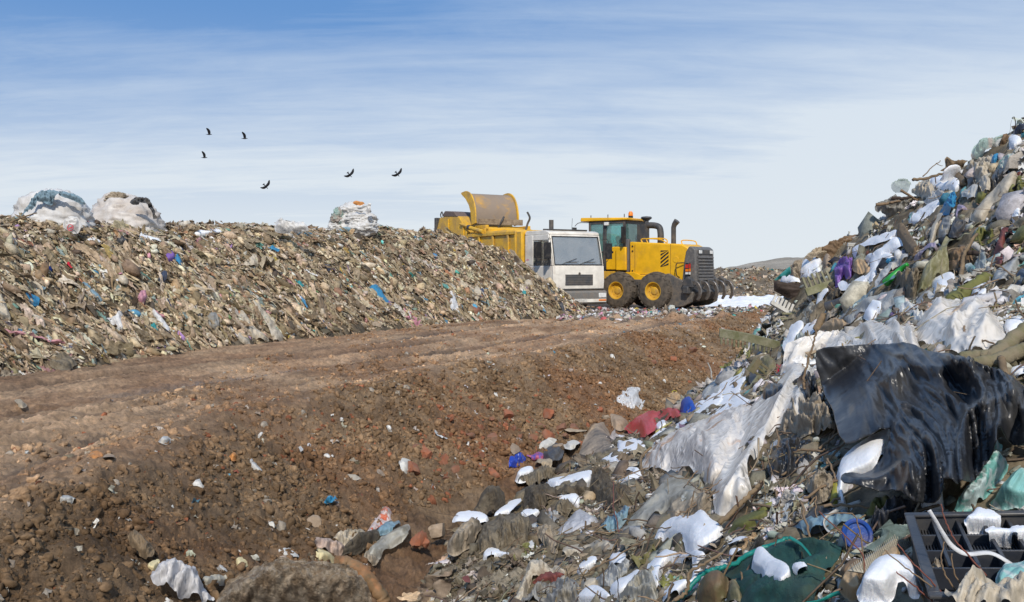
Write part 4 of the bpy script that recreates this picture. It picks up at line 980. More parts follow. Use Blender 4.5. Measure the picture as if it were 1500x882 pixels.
def skin_person(loc, rz):
    J = [(0,0,0),(0,0,.16),(0,0,.36),(0,0,.50),(0,0,.57),(.02,0,.68),(.03,0,.78),
         (0,.17,.46),(.10,.24,.22),(.32,.17,.20),(.40,.15,.22),
         (0,-.17,.46),(.10,-.24,.22),(.32,-.17,.20),(.40,-.15,.22),
         (.02,.10,-.02),(.42,.13,.02),(.48,.13,-.36),(.60,.13,-.42),
         (.02,-.10,-.02),(.42,-.13,.02),(.48,-.13,-.36),(.60,-.13,-.42)]
    E = [(0,1),(1,2),(2,3),(3,4),(4,5),(5,6),(2,7),(7,8),(8,9),(9,10),(2,11),(11,12),(12,13),(13,14),(0,15),(15,16),(16,17),(17,18),(0,19),(19,20),(20,21),(21,22)]
    R = [.15,.15,.17,.08,.06,.10,.09,.08,.055,.042,.045,.08,.055,.042,.045,.10,.085,.055,.045,.10,.085,.055,.045]
    bm = bmesh.new(); lay = bm.verts.layers.skin.verify(); vs = [bm.verts.new(j) for j in J]
    for v, r in zip(vs, R): v[lay].radius = (r, r)
    vs[0][lay].use_root = True
    for a, b in E: bm.edges.new((vs[a], vs[b]))
    me = bpy.data.meshes.new('person'); bm.to_mesh(me); bm.free()
    o = link('person', me, mat((.06,.085,.13), .85, dirt=.3)); o.location = loc; o.rotation_euler = (0,0,rz)
    o.modifiers.new('skin', 'SKIN').use_smooth_shade = True; sb = o.modifiers.new('sub', 'SUBSURF'); sb.levels = 1; sb.render_levels = 2
    f = [(math.cos(a)*math.cos(b), math.sin(a)*math.cos(b), math.sin(b)) for b in np.linspace(-1.5,1.5,9) for a in np.linspace(0, 2*np.pi, 13)[:-1]]
    V = [(.03+.095*x, .085*y, .745+.12*z) for x, y, z in f]
    V = [(x+(.03 if (abs(y) < .02 and -.04 < z-.745 < .02 and x > .1) else 0), y, z) for x, y, z in V]
    Fc = [(i*12+j, i*12+(j+1)%12, (i+1)*12+(j+1)%12, (i+1)*12+j) for i in range(8) for j in range(12)]
    py_mesh('face', V, Fc, mat((.38,.22,.15), .6, dirt=.1), o)
    V = [(.01+.108*x, .098*y, .80+.095*max(z, -.1)) for x, y, z in f]; py_mesh('knit_cap', V, Fc, mat((.03,.03,.035), .9, dirt=.1), o)
    return o
def loader():
    rt = empty('wheel_loader', (0,0,0)); tag(rt, 'yellow wheel loader with glazed cab and grey toothed ripper beside the truck', 'wheel loader'); T = rt
    # wheels
    for x in (0., -1.72):
        for s in (-1, 1): wheel(T, (x, s*1.02, .76), .72, .60, .36, Y_PAINT, 20, .055, s)
    MB().box(-2.6,1.0,-.55,.55,.5,1.1).cyl((0,-1.0,.76),(0,1.0,.76),.12).cyl((-1.72,-1.0,.76),(-1.72,1.0,.76),.12).box(-1.35,-.4,-.9,-.55,.95,1.2).build('chassis', DGREY, T, .03)
    # hood
    hp = [(-1.45,1.05),(.9,1.05),(1.12,1.15),(1.25,2.45),(.95,2.6),(-1.45,2.74)]
    MB().prism(hp, -.72, .72).build('hood', Y_CLEAN, T, .06)
    MB().prism([(-1.9,.95),(.5,.95),(.5,1.3),(-.9,1.38),(-1.2,1.5),(-1.9,1.5)], -.8, -.722).build('side_skirt', Y_CLEAN, T, .02)
    MB().box(-1.2,.45,-.725,-.721,1.39,1.41).box(-1.2,-1.18,-.725,-.721,1.41,2.6).box(.44,.46,-.725,-.721,1.41,2.6).build('hood_seam', mat((.30,.16,.02), .6, dirt=.3), T)
    v = MB()
    for k in range(6):
        z = 1.72+k*.135; v.add([(x,-.7235,zz) for x, zz in ((-.02,z),(.30,z+.21),(.30,z+.29),(-.02,z+.075))], [(0,1,2,3)])
    v = MB(); z0, z1, xa, xb = 1.70, 2.36, .0, .36
    for k in range(6):
        a = z0-.18+k*.155
        q = [(xa, max(a, z0)), (xb, min(max(a+.26, z0), z1)), (xb, min(a+.34, z1)), (xa, min(max(a+.08, z0+.0), z1))]
        v.prism(q, -.727, -.722)
    v.build('vent_stripe', BLACKP, T)
    MB().cyl((.68,-.735,2.0),(.68,-.721,2.0),.13,20).build('round_cover', Y_CLEAN, T, .01)
    for (x, z) in ((-1.3,2.55),(-1.3,2.35),(-1.3,1.55),(-.4,1.38)): MB().cyl((x,-.745,z),(x,-.715,z),.035,10).build('bolt', BLACKP, T)
    # rear grille, facing +X
    g = MB().prism([(.95,1.0),(1.52,1.0),(1.60,1.15),(1.56,2.38),(1.40,2.50),(1.26,2.50),(1.13,2.3),(1.05,1.9)], -.76, .76)
    gr = g.build('rear_grille', mat((.12,.115,.11), .5, dirt=.35, dcol=(.25,.22,.19)), T, .05)
    s = MB()
    for k in range(8): s.prism([(1.585,1.18+k*.122),(1.64,1.20+k*.122),(1.64,1.235+k*.122),(1.585,1.265+k*.122)], -.6, .6)
    s.build('grille_slat', GREYP, gr)
    MB().box(1.56,1.60,-.58,.58,2.20,2.37).build('lamp_panel', DGREY, gr, .01)
    for y in (-.45, .45): MB().box(1.60,1.625,y-.12,y+.12,2.22,2.35).build('work_lamp', LAMPW, gr, .01)
    for y in (-.86, .86):
        MB().box(1.22,1.36,y-.08,y+.08,1.38,1.86).build('rear_light', BLACKP, gr, .02)
        MB().box(1.36,1.375,y-.06,y+.06,1.66,1.83).box(1.22,1.35,y-.085,y-.07,1.66,1.8).build('red_lens', RED, gr)
        MB().box(1.36,1.375,y-.06,y+.06,1.53,1.64).box(1.22,1.35,y-.085,y-.07,1.53,1.62).build('orange_lens', ORANGE, gr)
        MB().box(1.36,1.375,y-.06,y+.06,1.41,1.51).box(1.22,1.35,y-.085,y-.07,1.42,1.5).build('clear_lens', LAMPW, gr)
    MB().tube(spline([(.85,-.74,1.3),(.8,-.88,1.4),(.8,-.9,1.8),(.95,-.86,1.86),(1.1,-.80,1.86)],5), .02, 6).build('hand_rail', BLACKP, T)
    for q in ([(-.9,-.62,2.70),(-.9,-.62,2.84),(-.1,-.62,2.80),(.2,-.62,2.66)], [(.35,.4,2.62),(.35,.4,2.78),(.9,.4,2.74),(1.0,.4,2.58)], [(-.9,-.2,2.70),(-.9,-.2,2.86),(-.1,-.2,2.84),(0,-.2,2.66)]):
        MB().tube(spline(q,5), .025, 6).build('top_rail', Y_CLEAN, T)
    # cab
    x0, x1, yw, zb, zt = -3.42, -1.62, .74, 1.62, 3.62
    c = MB()
    for (x, w) in ((x0,.10),(x0+.72,.16),(x1-.10,.10)):
        for s in (-1, 1): c.box(x, x+w, s*yw-.05, s*yw+.05, zb, zt)
    for s in (-1, 1): c.box(x0+.101,x1-.101,s*yw-.05,s*yw+.05,zb,zb+.1).box(x0+.101,x1-.101,s*yw-.045,s*yw+.045,zt-.12,zt).box(x0+.102,x0+.718,s*yw-.03,s*yw+.03,2.30,2.36)
    c.box(x0,x0+.08,-yw+.051,yw-.051,zb,zb+.15).box(x0,x0+.08,-yw+.051,yw-.051,zt-.12,zt).box(x1-.08,x1,-yw+.051,yw-.051,zb,zb+1.0).box(x1-.08,x1,-yw+.051,yw-.051,zt-.12,zt)
    c.box(x0,x1,-yw,yw,zb-.08,zb-.002)
    cab = c.build('cab', DGREY, T, .015)
    for s in (-1, 1): MB().box(x0+.88,x1,s*yw-.06,s*yw+.06,zb-.03,zb+.92).build('cab_panel', Y_CLEAN, cab, .03)
    MB().box(x1-.35,x1+.12,-yw-.2,-yw-.061,zb-.05,zb+.90).build('side_box', Y_CLEAN, cab, .03)
    MB().box(x0+.9,x0+1.25,-yw-.075,-yw-.061,zb+.66,zb+.74).build('latch', BLACKP, cab, .01)
    for s in (-1, 1):
        MB().box(x0+.101,x0+.719,s*yw-.006,s*yw+.006,zb+.1,zt-.12).build('door_glass', TEAL, cab)
        MB().box(x0+.881,x1-.101,s*yw-.006,s*yw+.006,zb+.93,zt-.12).build('side_glass', TEAL, cab)
    MB().box(x0+.03,x0+.045,-yw+.05,yw-.05,zb+.15,zt-.12).build('front_glass', TEAL, cab)
    MB().box(x1-.045,x1-.03,-yw+.05,yw-.05,zb+1.0,zt-.12).build('rear_glass', TEAL, cab)
    MB().prism([(x0-.38,zt+.002),(x1+.10,zt+.002),(x1+.12,zt+.10),(x0-.36,zt+.17)], -yw-.12, yw+.12).build('cab_roof', Y_CLEAN, cab, .03)
    MB().cyl((-2.0,.25,zt+.15),(-2.0,.25,zt+.24),.10,16).build('beacon_base', BLACKP, cab)
    MB().tube([(-2.0,.25,zt+.235),(-2.0,.25,zt+.36),(-2.0,.25,zt+.42)], [.10,.095,.05], 16).build('beacon', ORANGE, cab)
    for x in (x0+.1, x0+.95, x1-.05): MB().cyl((x,-yw-.02,zt+.12),(x,-yw-.02,zt+.26),.02,6).build('roof_stud', STEEL, cab)
    MB().box(x0+.85,x0+1.05,-yw-.18,-yw-.06,zt-.2,zt-.06).build('roof_lamp', LAMPW, cab, .02)
    m = MB().tube(spline([(x0,-yw,zt-.05),(x0-.35,-yw-.25,zt-.05),(x0-.42,-yw-.45,zt-.2)],4), .018, 6).box(x0-.46,x0-.40,-yw-.60,-yw-.34,zt-.95,zt-.25); m.build('mirror', DGREY, cab, .02)
    MB().tube(spline([(x0-.02,-yw-.04,zb+1.2),(x0-.25,-yw-.15,zb+1.25),(x0-.27,-yw-.15,zb+.6),(x0-.02,-yw-.04,zb+.4)],5), .018, 6).build('grab_rail', BLACKP, cab)
    m = MB().tube(spline([(x1,-yw-.02,zt-.1),(x1+.15,-yw-.25,zt-.12),(x1+.12,-yw-.35,zt-.25)],4), .016, 6).box(x1+.08,x1+.14,-yw-.48,-yw-.20,zt-.95,zt-.28); m.build('mirror', BLACKP, cab, .02)
    MB().box(-2.75,-2.2,-.26,.26,zb,zb+.42).box(-2.35,-2.15,-.25,.25,zb+.42,zb+1.08).box(-2.34,-2.18,-.13,.13,zb+1.08,zb+1.32).build('driver_seat', SEATM, cab, .06)
    MB().tube([(x0+.45,0,zb),(x0+.50,0,zb+.75)], .05, 8).tube([(x0+.55+.06*math.sin(k), .2*math.cos(k), zb+.80+.18*math.sin(k)) for k in np.linspace(0,6.283,21)], .018, 6).build('steering_wheel', BLACKP, cab)
    MB().box(x0+.1,x0+.4,-.35,.35,zb,zb+.75).build('dashboard', DGREY, cab, .05)
    # link under the cab, front frame
    MB().box(-3.9,-2.1,-.5,.5,.6,1.45).prism([(-3.3,1.2),(-1.5,1.2),(-1.9,1.55),(-3.3,1.55)], -.74, .74).build('front_frame', Y_PAINT, T, .04)
    MB().box(-1.9,-1.46,-.73,.73,1.05,1.58).build('articulation_joint', BLACKP, T, .03)
    MB().box(-1.60,-1.47,-.78,-.6,1.5,2.85).build('post', GREYP, T, .02)
    # intake and exhaust
    MB().tube([(-1.15,.1,3.62),(-1.15,.1,3.72),(-1.15,.1,3.78),(-1.15,.1,3.80)], [.12,.24,.20,.02], 16).cyl((-1.15,.1,3.3),(-1.15,.1,3.66),.10,12).build('air_intake', DGREY, T)
    MB().tube(spline([(-1.2,.05,3.35),(-.95,.05,3.42),(-.55,.05,3.35),(-.45,.05,3.1),(-.45,.05,2.65)],6), .13, 12).cyl((-1.15,.05,2.65),(-1.15,.05,3.35),.15,12).box(-1.35,-1.0,-.3,-.1,2.66,3.45).build('intake_pipe', DGREY, T)
    MB().tube([(.12,.1,2.6),(.12,.1,3.3),(.16,.1,3.42),(.28,.1,3.56)], [.10,.10,.11,.13], 14).build('exhaust_pipe', DGREY, T)
    # ripper
    MB().prism([(.15,1.35),(.55,1.45),(1.15,1.18),(1.62,.72),(1.55,.35),(1.2,.18),(.55,.1),(.25,.5)], -1.10, -.95).prism([(.15,1.35),(.55,1.45),(1.15,1.18),(1.62,.72),(1.55,.35),(1.2,.18),(.55,.1),(.25,.5)], .95, 1.10).build('ripper_arm', mat((.10,.095,.09), .5, dirt=.55, dcol=(.2,.16,.12)), T, .02)
    MB().prism([(.4,.15),(1.5,.45),(1.75,.75),(1.6,.85),(1.0,.5),(.4,.3)], -.95, .95).box(1.3,1.55,-1.35,1.72,.68,.96).build('ripper_beam', DGREY, T, .03)
    MB().box(1.25,1.45,-1.105,-1.101,.78,1.0).build('yellow_sticker', Y_CLEAN, T)
    for k in range(5):
        y = -1.15+k*.68
        c = spline([(1.50,y,.98),(1.68,y,1.10),(1.86,y,1.04),(1.96,y,.84),(1.95,y,.62),(1.86,y,.44)], 5); n = len(c)
        V = []; Fc = []
        for i, q in enumerate(c):
            w = .075*(1-.6*i/n)+.012; tgv = (c[min(i+1,n-1)]-c[max(i-1,0)]).normalized(); nr = Vector((tgv.z,0,-tgv.x))*w
            for (sg, yy) in ((1,-.05),(1,.05),(-1,.05),(-1,-.05)): V.append((q.x+nr.x*sg, y+yy, q.z+nr.z*sg))
        for i in range(n-1):
            for j in range(4): Fc.append((i*4+j, i*4+(j+1)%4, (i+1)*4+(j+1)%4, (i+1)*4+j))
        Fc += [(0,1,2,3), tuple(len(V)-4+j for j in (3,2,1,0))]
        th_ = MB().add(V, Fc).build('ripper_tooth', STEEL, T, .01)
        hb = MB()
        hb.prism([(1.3,.93),(1.72,.93),(1.66,1.22),(1.42,1.30),(1.25,1.1)], y-.12, y+.12).prism([(1.5,1.2),(1.62,1.18),(1.5,1.34),(1.42,1.32)], y-.10, y+.10)
        hb.build('tooth_bracket', DGREY, th_, .015)
    ang = math.atan2(-.64, .77); rt.rotation_euler = (0,0,ang)
    # place so that the near rear wheel stands at the right spot
    wx, wy = (962-750)/F*35.0, 35.0; ox, oy = 0, -1.02
    rt.location = (wx-(ox*math.cos(ang)-oy*math.sin(ang)), wy-(ox*math.sin(ang)+oy*math.cos(ang)), .0)
    o = skin_person((0,0,0), 0); tag(o, 'driver in dark jacket and knit cap sitting inside the loader cab', 'person')
    lx, ly, lz = -2.45, 0, 1.62+.50
    o.location = (rt.location.x+lx*math.cos(ang)-ly*math.sin(ang), rt.location.y+lx*math.sin(ang)+ly*math.cos(ang), lz); o.rotation_euler = (0,0,ang+math.pi)
    return rt
truck(); loader()
# ------------------------------------------------------------------ birds
CROW = mat((.012,.013,.018), .6, dirt=.0)
def bird_mesh(wu, wf, name='crow'):
    """body along x (head +x); wing tips raised by angle wu (left) and wf (right)"""
    V = []; Fc = []
    prof = [(-.24,.005,.10),(-.17,.012,.055),(-.10,.035,.035),(0,.05,.05),(.09,.045,.045),(.14,.028,.03),(.18,.033,.034),(.21,.025,.026),(.235,.008,.009),(.27,.003,.003)]
    n = 10
    for x, rz, ry in prof:
        for k in range(n):
            a = 2*math.pi*k/n; V.append((x, math.cos(a)*ry, math.sin(a)*rz+(.01 if x > .12 else 0)))
    for i in range(len(prof)-1):
        for k in range(n): Fc.append((i*n+k, i*n+(k+1)%n, (i+1)*n+(k+1)%n, (i+1)*n+k))
    for s, a in ((1, wu), (-1, wf)):
        b0 = len(V); st = [(0,.11,-.05,0),(.12,.12,-.07,.0),(.26,.10,-.10,.0),(.36,.04,-.15,0),(.44,-.04,-.17,0),(.49,-.12,-.18,0)]
        for (r, xf, xb, _) in st:
            y = s*(.03+r*math.cos(a)); z = .03+r*math.sin(a)
            V += [(xf,y,z+.008),(xb,y,z),(xf,y,z-.004),(xb,y,z-.004)]
        for i in range(len(st)-1):
            A = b0+i*4; B = A+4; Fc += [(A,A+1,B+1,B),(A+2,B+2,B+3,A+3),(A,B,B+2,A+2),(A+1,A+3,B+3,B+1)]
    return V, Fc
for i, (px, py, k, d) in enumerate([(306,195,0,52),(358,201,0,50),(299,229,0,52),(389,273,1,48),(512,256,1,48),(582,255,1,48)]):
    V, Fc = bird_mesh(*((1.45, 1.25) if k == 0 else (.5, .25)))
    o = py_mesh('crow', V, Fc, CROW)
    o.location = P(px, py+(2 if k == 0 else 0), d*1.0); o.scale = (.72,)*3
    o.rotation_euler = (0, 0, math.radians(6+i*4)) if k == 0 else (math.radians(-62), math.radians(40+2*i), math.radians(25))
    lab = ['black crow gliding highest with wings raised, at the left of the flock', 'crow with raised wings just right of the topmost bird', 'lowest of the three crows with raised wings, above the two big sacks',
           'diving crow with spread wings, lowest of all the birds', 'crow with slanted wings above the pile of small sacks', 'crow with slanted wings, rightmost of the flock toward the truck'][i]
    tag(o, lab, 'bird', 'crows flying over the landfill')
# ------------------------------------------------------------------ things lying on the heaps
ZT = {'F': (1280,180,5.882),'G': (1280,320,5.882),'H': (1200,430,4.2),'I': (1200,650,3.803),'J': (900,480,2.193),'K': (1120,380,6.3),'M': (1020,470,5.88),
      'N': (740,540,4.9),'O': (930,720,5.),'Q': (600,660,3.972),'R': (200,720,3.75),'L': (0,240,2.5),'A': (200,370,5.88),'B': (0,260,5.),'C': (450,280,7.35),'D': (0,520,2.436),'X': (0,0,1.),'E': (640,270,4.64),'T': (1000,160,2.45)}
def z(k, *c):
    x, y, s = ZT[k]; return [(x+c[i]/s, y+c[i+1]/s) for i in range(0, len(c), 2)]
OL = (.17,.15,.07)
M_ = dict(
 white=mat((.66,.65,.62), .5, .25, .0, .35, (.42,.36,.28), crin=.5, crs=11.), paper=mat((.80,.80,.80), .6, .25, 0, .1, crin=.5, crs=11.),
 trans=mat((.97,.92,.85), .22, .22, .10, .16, (.62,.48,.34), mot=.22, bmp=.25, bs=14, spec=.6, dscale=3, crin=1., crs=10.),
 film=mat((.62,.59,.50), .38, .3, .08, .4, (.22,.18,.10), bmp=.3, bs=18, spec=.5, dscale=4, crin=.5, crs=11.), greyf=mat((.55,.56,.55), .4, .3, .06, .35, (.2,.18,.12), bmp=.3, bs=16, spec=.5, crin=.5, crs=11.),
 bubble=mat((.95,.89,.82), .27, .22, .08, .12, (.62,.48,.34), mot=.25, col2=(.78,.52,.36), s2=2.6, thr=.62, bmp=.4, bs=40, spec=.5, crin=.9, crs=12.),
 cream=mat((.62,.55,.44), .6, .2, 0, .4, (.33,.27,.18), crin=.5, crs=11.), beige=mat((.50,.41,.29), .7, .15, 0, .45, (.26,.20,.13), crin=.5, crs=11.), tan=mat((.52,.36,.20), .65, .1, 0, .4, (.30,.2,.12)),
 grey=mat((.30,.30,.29), .6, .1, 0, .5, (.2,.17,.12), crin=.5, crs=11.), lgrey=mat((.52,.52,.50), .55, .15, 0, .4, (.3,.27,.2), crin=.5, crs=11.), dark=mat((.06,.062,.07), .5, 0, 0, .35, (.14,.12,.09)), navy=mat((.045,.06,.10), .7, 0, 0, .3),
 tarp=mat((.022,.024,.029), .33, 0, 0, .4, (.075,.072,.068), bmp=.2, bs=22, spec=.42, dscale=2.5, crin=.25, crs=6.), blackp=mat((.02,.021,.024), .35, 0, 0, .2, (.09,.08,.07), bmp=.3, bs=25, spec=.6),
 blue=mat((.05,.28,.50), .4, .2, 0, .2, (.2,.22,.22), crin=.5, crs=11.), lblue=mat((.26,.42,.52), .45, .25, .05, .35, (.3,.3,.26), crin=.5, crs=11.), royal=mat((.02,.08,.42), .5, .1, 0, .1), teal=mat((.05,.34,.36), .45, .2, 0, .3),
 mint=mat((.42,.58,.52), .45, .3, .1, .3, (.4,.34,.28), col2=(.52,.44,.38), s2=3), purple=mat((.28,.15,.50), .45, .25, 0, .15), lilac=mat((.42,.36,.50), .5, .25, 0, .4, (.3,.27,.22)),
 pink=mat((.60,.30,.38), .5, .2, 0, .2), red=mat((.62,.012,.03), .3, .1, 0, .1, (.3,.1,.08), spec=.6), maroon=mat((.20,.06,.05), .8, 0, 0, .2), orange=mat((.65,.28,.08), .6, .1, 0, .3), yellow=mat((.62,.50,.04), .45, .2, 0, .15),
 green=mat((.04,.42,.06), .3, .25, 0, .1, spec=.6), olive=mat((.17,.17,.05), .75, .1, 0, .4, (.1,.09,.04)), netg=mat((.018,.075,.068), .75, 0, 0, .4, (.05,.06,.04), bmp=.7, bs=150, dscale=4), ribbon=mat((.02,.27,.23), .4, .2, 0, .1),
 brown=mat((.20,.13,.075), .85, 0, 0, .4), rag=mat((.26,.215,.15), .9, 0, 0, .6, (.10,.08,.055), bmp=.8, bs=60, crin=1., crs=14), ragd=mat((.16,.13,.09), .9, 0, 0, .6, (.06,.045,.03), bmp=.9, bs=60, crin=1., crs=16), ragl=mat((.42,.35,.26), .9, .05, 0, .5, (.17,.13,.09), bmp=.8, bs=60, crin=1., crs=13),
 wood=mat((.24,.17,.10), .85, 0, 0, .5, (.10,.075,.05), bmp=.5, bs=40), woodd=mat((.07,.05,.04), .85, 0, 0, .5, (.03,.02,.015), bmp=.6, bs=30), moss=mat((.16,.15,.07), .9, 0, 0, .6, (.22,.18,.12), bmp=.6, bs=60),
 plankm=mat((.30,.28,.19), .85, 0, 0, .6, (.15,.15,.07), bmp=.5, bs=40), concrete=mat((.62,.60,.55), .85, 0, 0, .35, (.35,.32,.25), bmp=.5, bs=50), twig=mat((.22,.15,.09), .85, 0, 0, .3), rtwig=mat((.20,.07,.05), .7, 0, 0, .2),
 foam=mat((.72,.71,.67), .85, .05, 0, .2, (.42,.36,.27), bmp=.8, bs=110), foamy=mat((.72,.62,.36), .8, 0, 0, .4, (.5,.36,.17), bmp=.5), stone=mat((.36,.27,.19), .9, 0, 0, .4, (.2,.15,.1), bmp=.7, bs=30), wetstone=mat((.42,.33,.24), .85, 0, 0, .6, (.11,.10,.09), bmp=.5, bs=30, dscale=3),
 aqua=mat((.28,.58,.55), .4, .25, 0, .2, (.5,.6,.6), col2=(.62,.72,.70), s2=9, bmp=.2, crin=.5, crs=11.), aquad=mat((.20,.48,.44), .4, .2, 0, .2, (.1,.12,.1), col2=(.55,.68,.68), s2=14, crin=.5, crs=11.), crate=mat((.028,.032,.042), .4, 0, 0, .4, (.11,.10,.085), bmp=.15, spec=.5, dscale=5),
 brick=mat((.26,.105,.06), .9, 0, 0, .6, (.19,.125,.085), bmp=.8, bs=30), brickb=mat((.34,.115,.055), .9, 0, 0, .5, (.21,.13,.09), bmp=.6, bs=30), rust=mat((.30,.17,.08), .7, .05, 0, .6, (.12,.09,.05), col2=(.45,.20,.08), s2=9), bag=mat((.70,.69,.67), .5, .12, 0, .3, (.42,.38,.32), bmp=.35, bs=22, crin=.5, crs=7.),
 bluej=mat((.20,.30,.37), .8, 0, 0, .3, (.1,.13,.15)), clay=None, skin_w=mat((.80,.79,.80), .35, .3, .05, .08, (.6,.5,.45), bmp=.3, spec=.5, crin=.5, crs=11.), redp=mat((.72,.62,.58), .5, .2, 0, .2, (.5,.4,.35), col2=(.62,.16,.08), s2=16, thr=.55))
BS = mat((.42,.40,.36), .9)
def D(name, cat, label, mk, pts, **k): return drape(name, label, cat, pts, M_[mk] if isinstance(mk, str) else mk, **k)
# ---- snow patches: outline, label
def SN(label, pts, h=.055, **k):
    h *= .85
    k.setdefault('up', .42); k.setdefault('wr', .012); k.setdefault('wl', .22); k.setdefault('lift', .05); k.setdefault('rag', 4.)
    drape('snow_patch', label, 'snow', pts, SNOW, h=h, group='snow patches on the right heap', **k)
SN('small snow cap high on the heap just below the brown driftwood', z('F',585,450,650,400,745,395,740,435,650,455,600,470))
SN('curled snow patch beneath the small leaning wooden board', z('F',490,560,500,490,560,475,620,500,690,490,745,555,690,620,640,580,560,590,500,590))
SN('pale snow lump near the top right corner beside the brown sack', z('F',1155,180,1210,130,1290,165,1240,225,1180,245), h=.09)
SN('long snow slope right of the dark grey mesh sack', z('F',300,882,370,780,480,710,570,685,570,750,480,830,420,882))
SN('little snow clumps under the dark branches at the right edge', z('F',1190,760,1250,740,1270,800,1230,882,1190,860))
SN('broad snow bank left of the upright brown board', z('G',-20,330,100,260,190,180,245,280,110,360,60,440,20,540,-40,560), h=.09)
SN('snow streak crossing the crest above the upright brown board', z('G',0,180,120,140,200,110,190,170,60,250,-80,290,-160,330,-180,280,-60,210), h=.05)
SN('snow filling the white tub in the middle of the heap', z('G',480,590,560,520,660,490,720,550,640,640,560,700,510,640), h=.1)
SN('thin snow patch behind the long white board', z('G',850,680,890,640,970,650,960,690,880,700), h=.04)
SN('snow cap on the dark wooden boards at the left tip of the heap', z('K',140,205,200,145,280,180,335,230,180,240), h=.07)
SN('wide snow cap above the row of upturned slats', z('K',305,150,345,40,410,0,540,0,520,80,540,110,420,190,360,195), h=.09)
SN('snow stretching between the purple bag and the green bottle', z('K',770,260,850,190,930,150,1000,90,920,20,930,-20,1170,-20,1170,40,1060,100,1060,150,980,200,900,260,800,320), h=.08)
SN('round snow ball just under the purple bag', z('K',675,260,720,225,765,250,760,310,700,315), h=.1)
SN('snow on the grey board left of the black tube', z('K',470,440,500,340,560,290,610,290,540,400,510,500), h=.06)
SN('rabbit shaped snow lump on the grey film', z('K',905,530,950,470,965,370,1000,400,1090,430,1095,510,1030,540,1110,550,1000,590,950,600), h=.1)
SN('snow tongue running down left of the orange brown bag', z('K',165,820,240,650,330,585,370,640,300,740,240,870,190,882), h=.06)
SN('snow strip between the grey stake and the orange brown bag', z('K',330,720,390,630,460,620,490,670,470,700,380,720), h=.06)
SN('snow apron at the right edge behind the big clear bag', z('H',1140,190,1260,170,1260,240,1150,275), h=.06)
SN('snow crumbs among the branches at the right edge above the tarp', z('H',1160,500,1220,475,1260,490,1260,540,1180,545), h=.05)
SN('long snow wedge tucked under the left fold of the black tarp', z('J',905,345,840,480,765,515,750,550,770,575,720,580,712,480,745,430,830,370), h=.06, lift=.10)
SN('snow stub standing between the tarp and the black crate', z('I',570,390,580,300,640,275,690,310,690,380,610,400), h=.05, lift=.12)
SN('two snow clumps on the rim of the black crate', z('I',815,410,850,395,880,355,930,375,1000,400,1000,440,900,440,820,440), h=.03, lift=.01, depth=('crate',.005))
SN('row of snow crumbs on the ribs of the black crate', z('I',930,490,970,475,1060,480,1141,465,1141,510,1000,510,940,510), h=.02, lift=.01, depth=('crate',.005))
SN('deep snow drift spilled inside the black crate', z('I',230,760,300,660,400,625,500,640,555,740,540,790,440,760,380,810,240,800), h=.05, lift=.01, depth=('crate',-.05))
SN('ragged snow lump on the dark green net', z('O',870,510,950,485,1030,570,1130,630,1150,710,1060,780,990,750,920,750,920,690,845,640), h=.05, lift=.11)
SN('small snow crumb on the dark green net right of the large lump', z('O',1140,640,1240,620,1260,660,1180,690), h=.03, lift=.11)
SN('big double snow cushion below the brownish plastic roll', z('O',130,340,200,230,330,190,400,200,450,150,500,160,560,220,665,270,600,370,480,460,380,470,340,400,240,370,170,430,70,480,130,420), h=.09)
SN('arch shaped snow patch lying left of the green net', z('O',80,620,150,520,230,475,400,475,520,490,510,530,440,570,500,600,370,730,270,810,200,810,260,700,390,650,400,530,330,520,240,550,200,640,200,720,120,720), h=.06)
SN('snow sliver at the upper edge of the dark green net', z('O',690,470,730,455,800,460,720,510,690,525), h=.03)
SN('thin snow crumbs on the moss above the green net', z('O',640,430,760,380,830,380,800,400,680,430), h=.02)
SN('snow mound at the bottom edge in front of the grey plastic', z('Q',960,890,1040,810,1100,805,1160,850,1210,890), h=.06)
SN('snow patches between the bottom cream films and the arch shaped snow', z('Q',1170,800,1280,740,1330,690,1330,760,1250,840,1190,850), h=.05)
SN('snow on the clear film near the red twig', z('Q',970,700,1040,640,1100,640,1060,690,990,720), h=.05)
SN('snow on the grey film right of the red twig', z('Q',1160,640,1230,615,1260,640,1240,680,1170,690), h=.05)
SN('oval snow patch on the matted rags at the foot of the heap', z('Q',255,420,300,375,400,365,460,400,440,430,330,440,270,440), h=.06)
SN('slanting snow patch right of the oval one among the rags', z('Q',480,390,560,330,640,300,650,330,600,370,520,400), h=.05)
SN('snow patch on the rags above the white canister', z('Q',845,280,900,255,990,280,985,340,940,330,870,310), h=.06)
SN('long snow ledge on the rags below the brown boulder', z('N',270,850,330,800,480,770,620,740,600,850,500,830,380,850), h=.06)
SN('small snow cap next to the blue and white bag', z('N',75,770,140,720,200,720,200,760,110,790), h=.05)
SN('star shaped snow scrap on the dark soil at the bottom', z('Q',415,650,470,585,530,600,600,610,590,630,490,630), h=.03)
SN('thin snow sheet beside the clear bag on the rags', z('Q',630,385,680,355,740,365,760,380,700,400), h=.03)
SN('wide snow field between the brown boulder and the big plastic sheet', z('N',770,480,930,510,1000,540,1030,580,850,670,970,710,970,850,800,790,900,740,700,690,620,665,800,600), h=.04)
SN('snow in the hollow of the red crate', z('N',1085,410,1130,385,1170,400,1100,450,1080,440), h=.05)
SN('snow slope running down from the upright slats to the red crate', z('N',1040,500,1130,430,1260,370,1340,330,1470,190,1530,150,1560,230,1470,360,1330,420,1200,440,1080,520), h=.05)
SN('snow drift at the foot of the upright slats', z('M',0,690,150,650,180,560,210,430,330,400,500,390,430,480,420,560,390,640,540,700,520,780,300,850,60,850,0,800), h=.05, lift=.03)
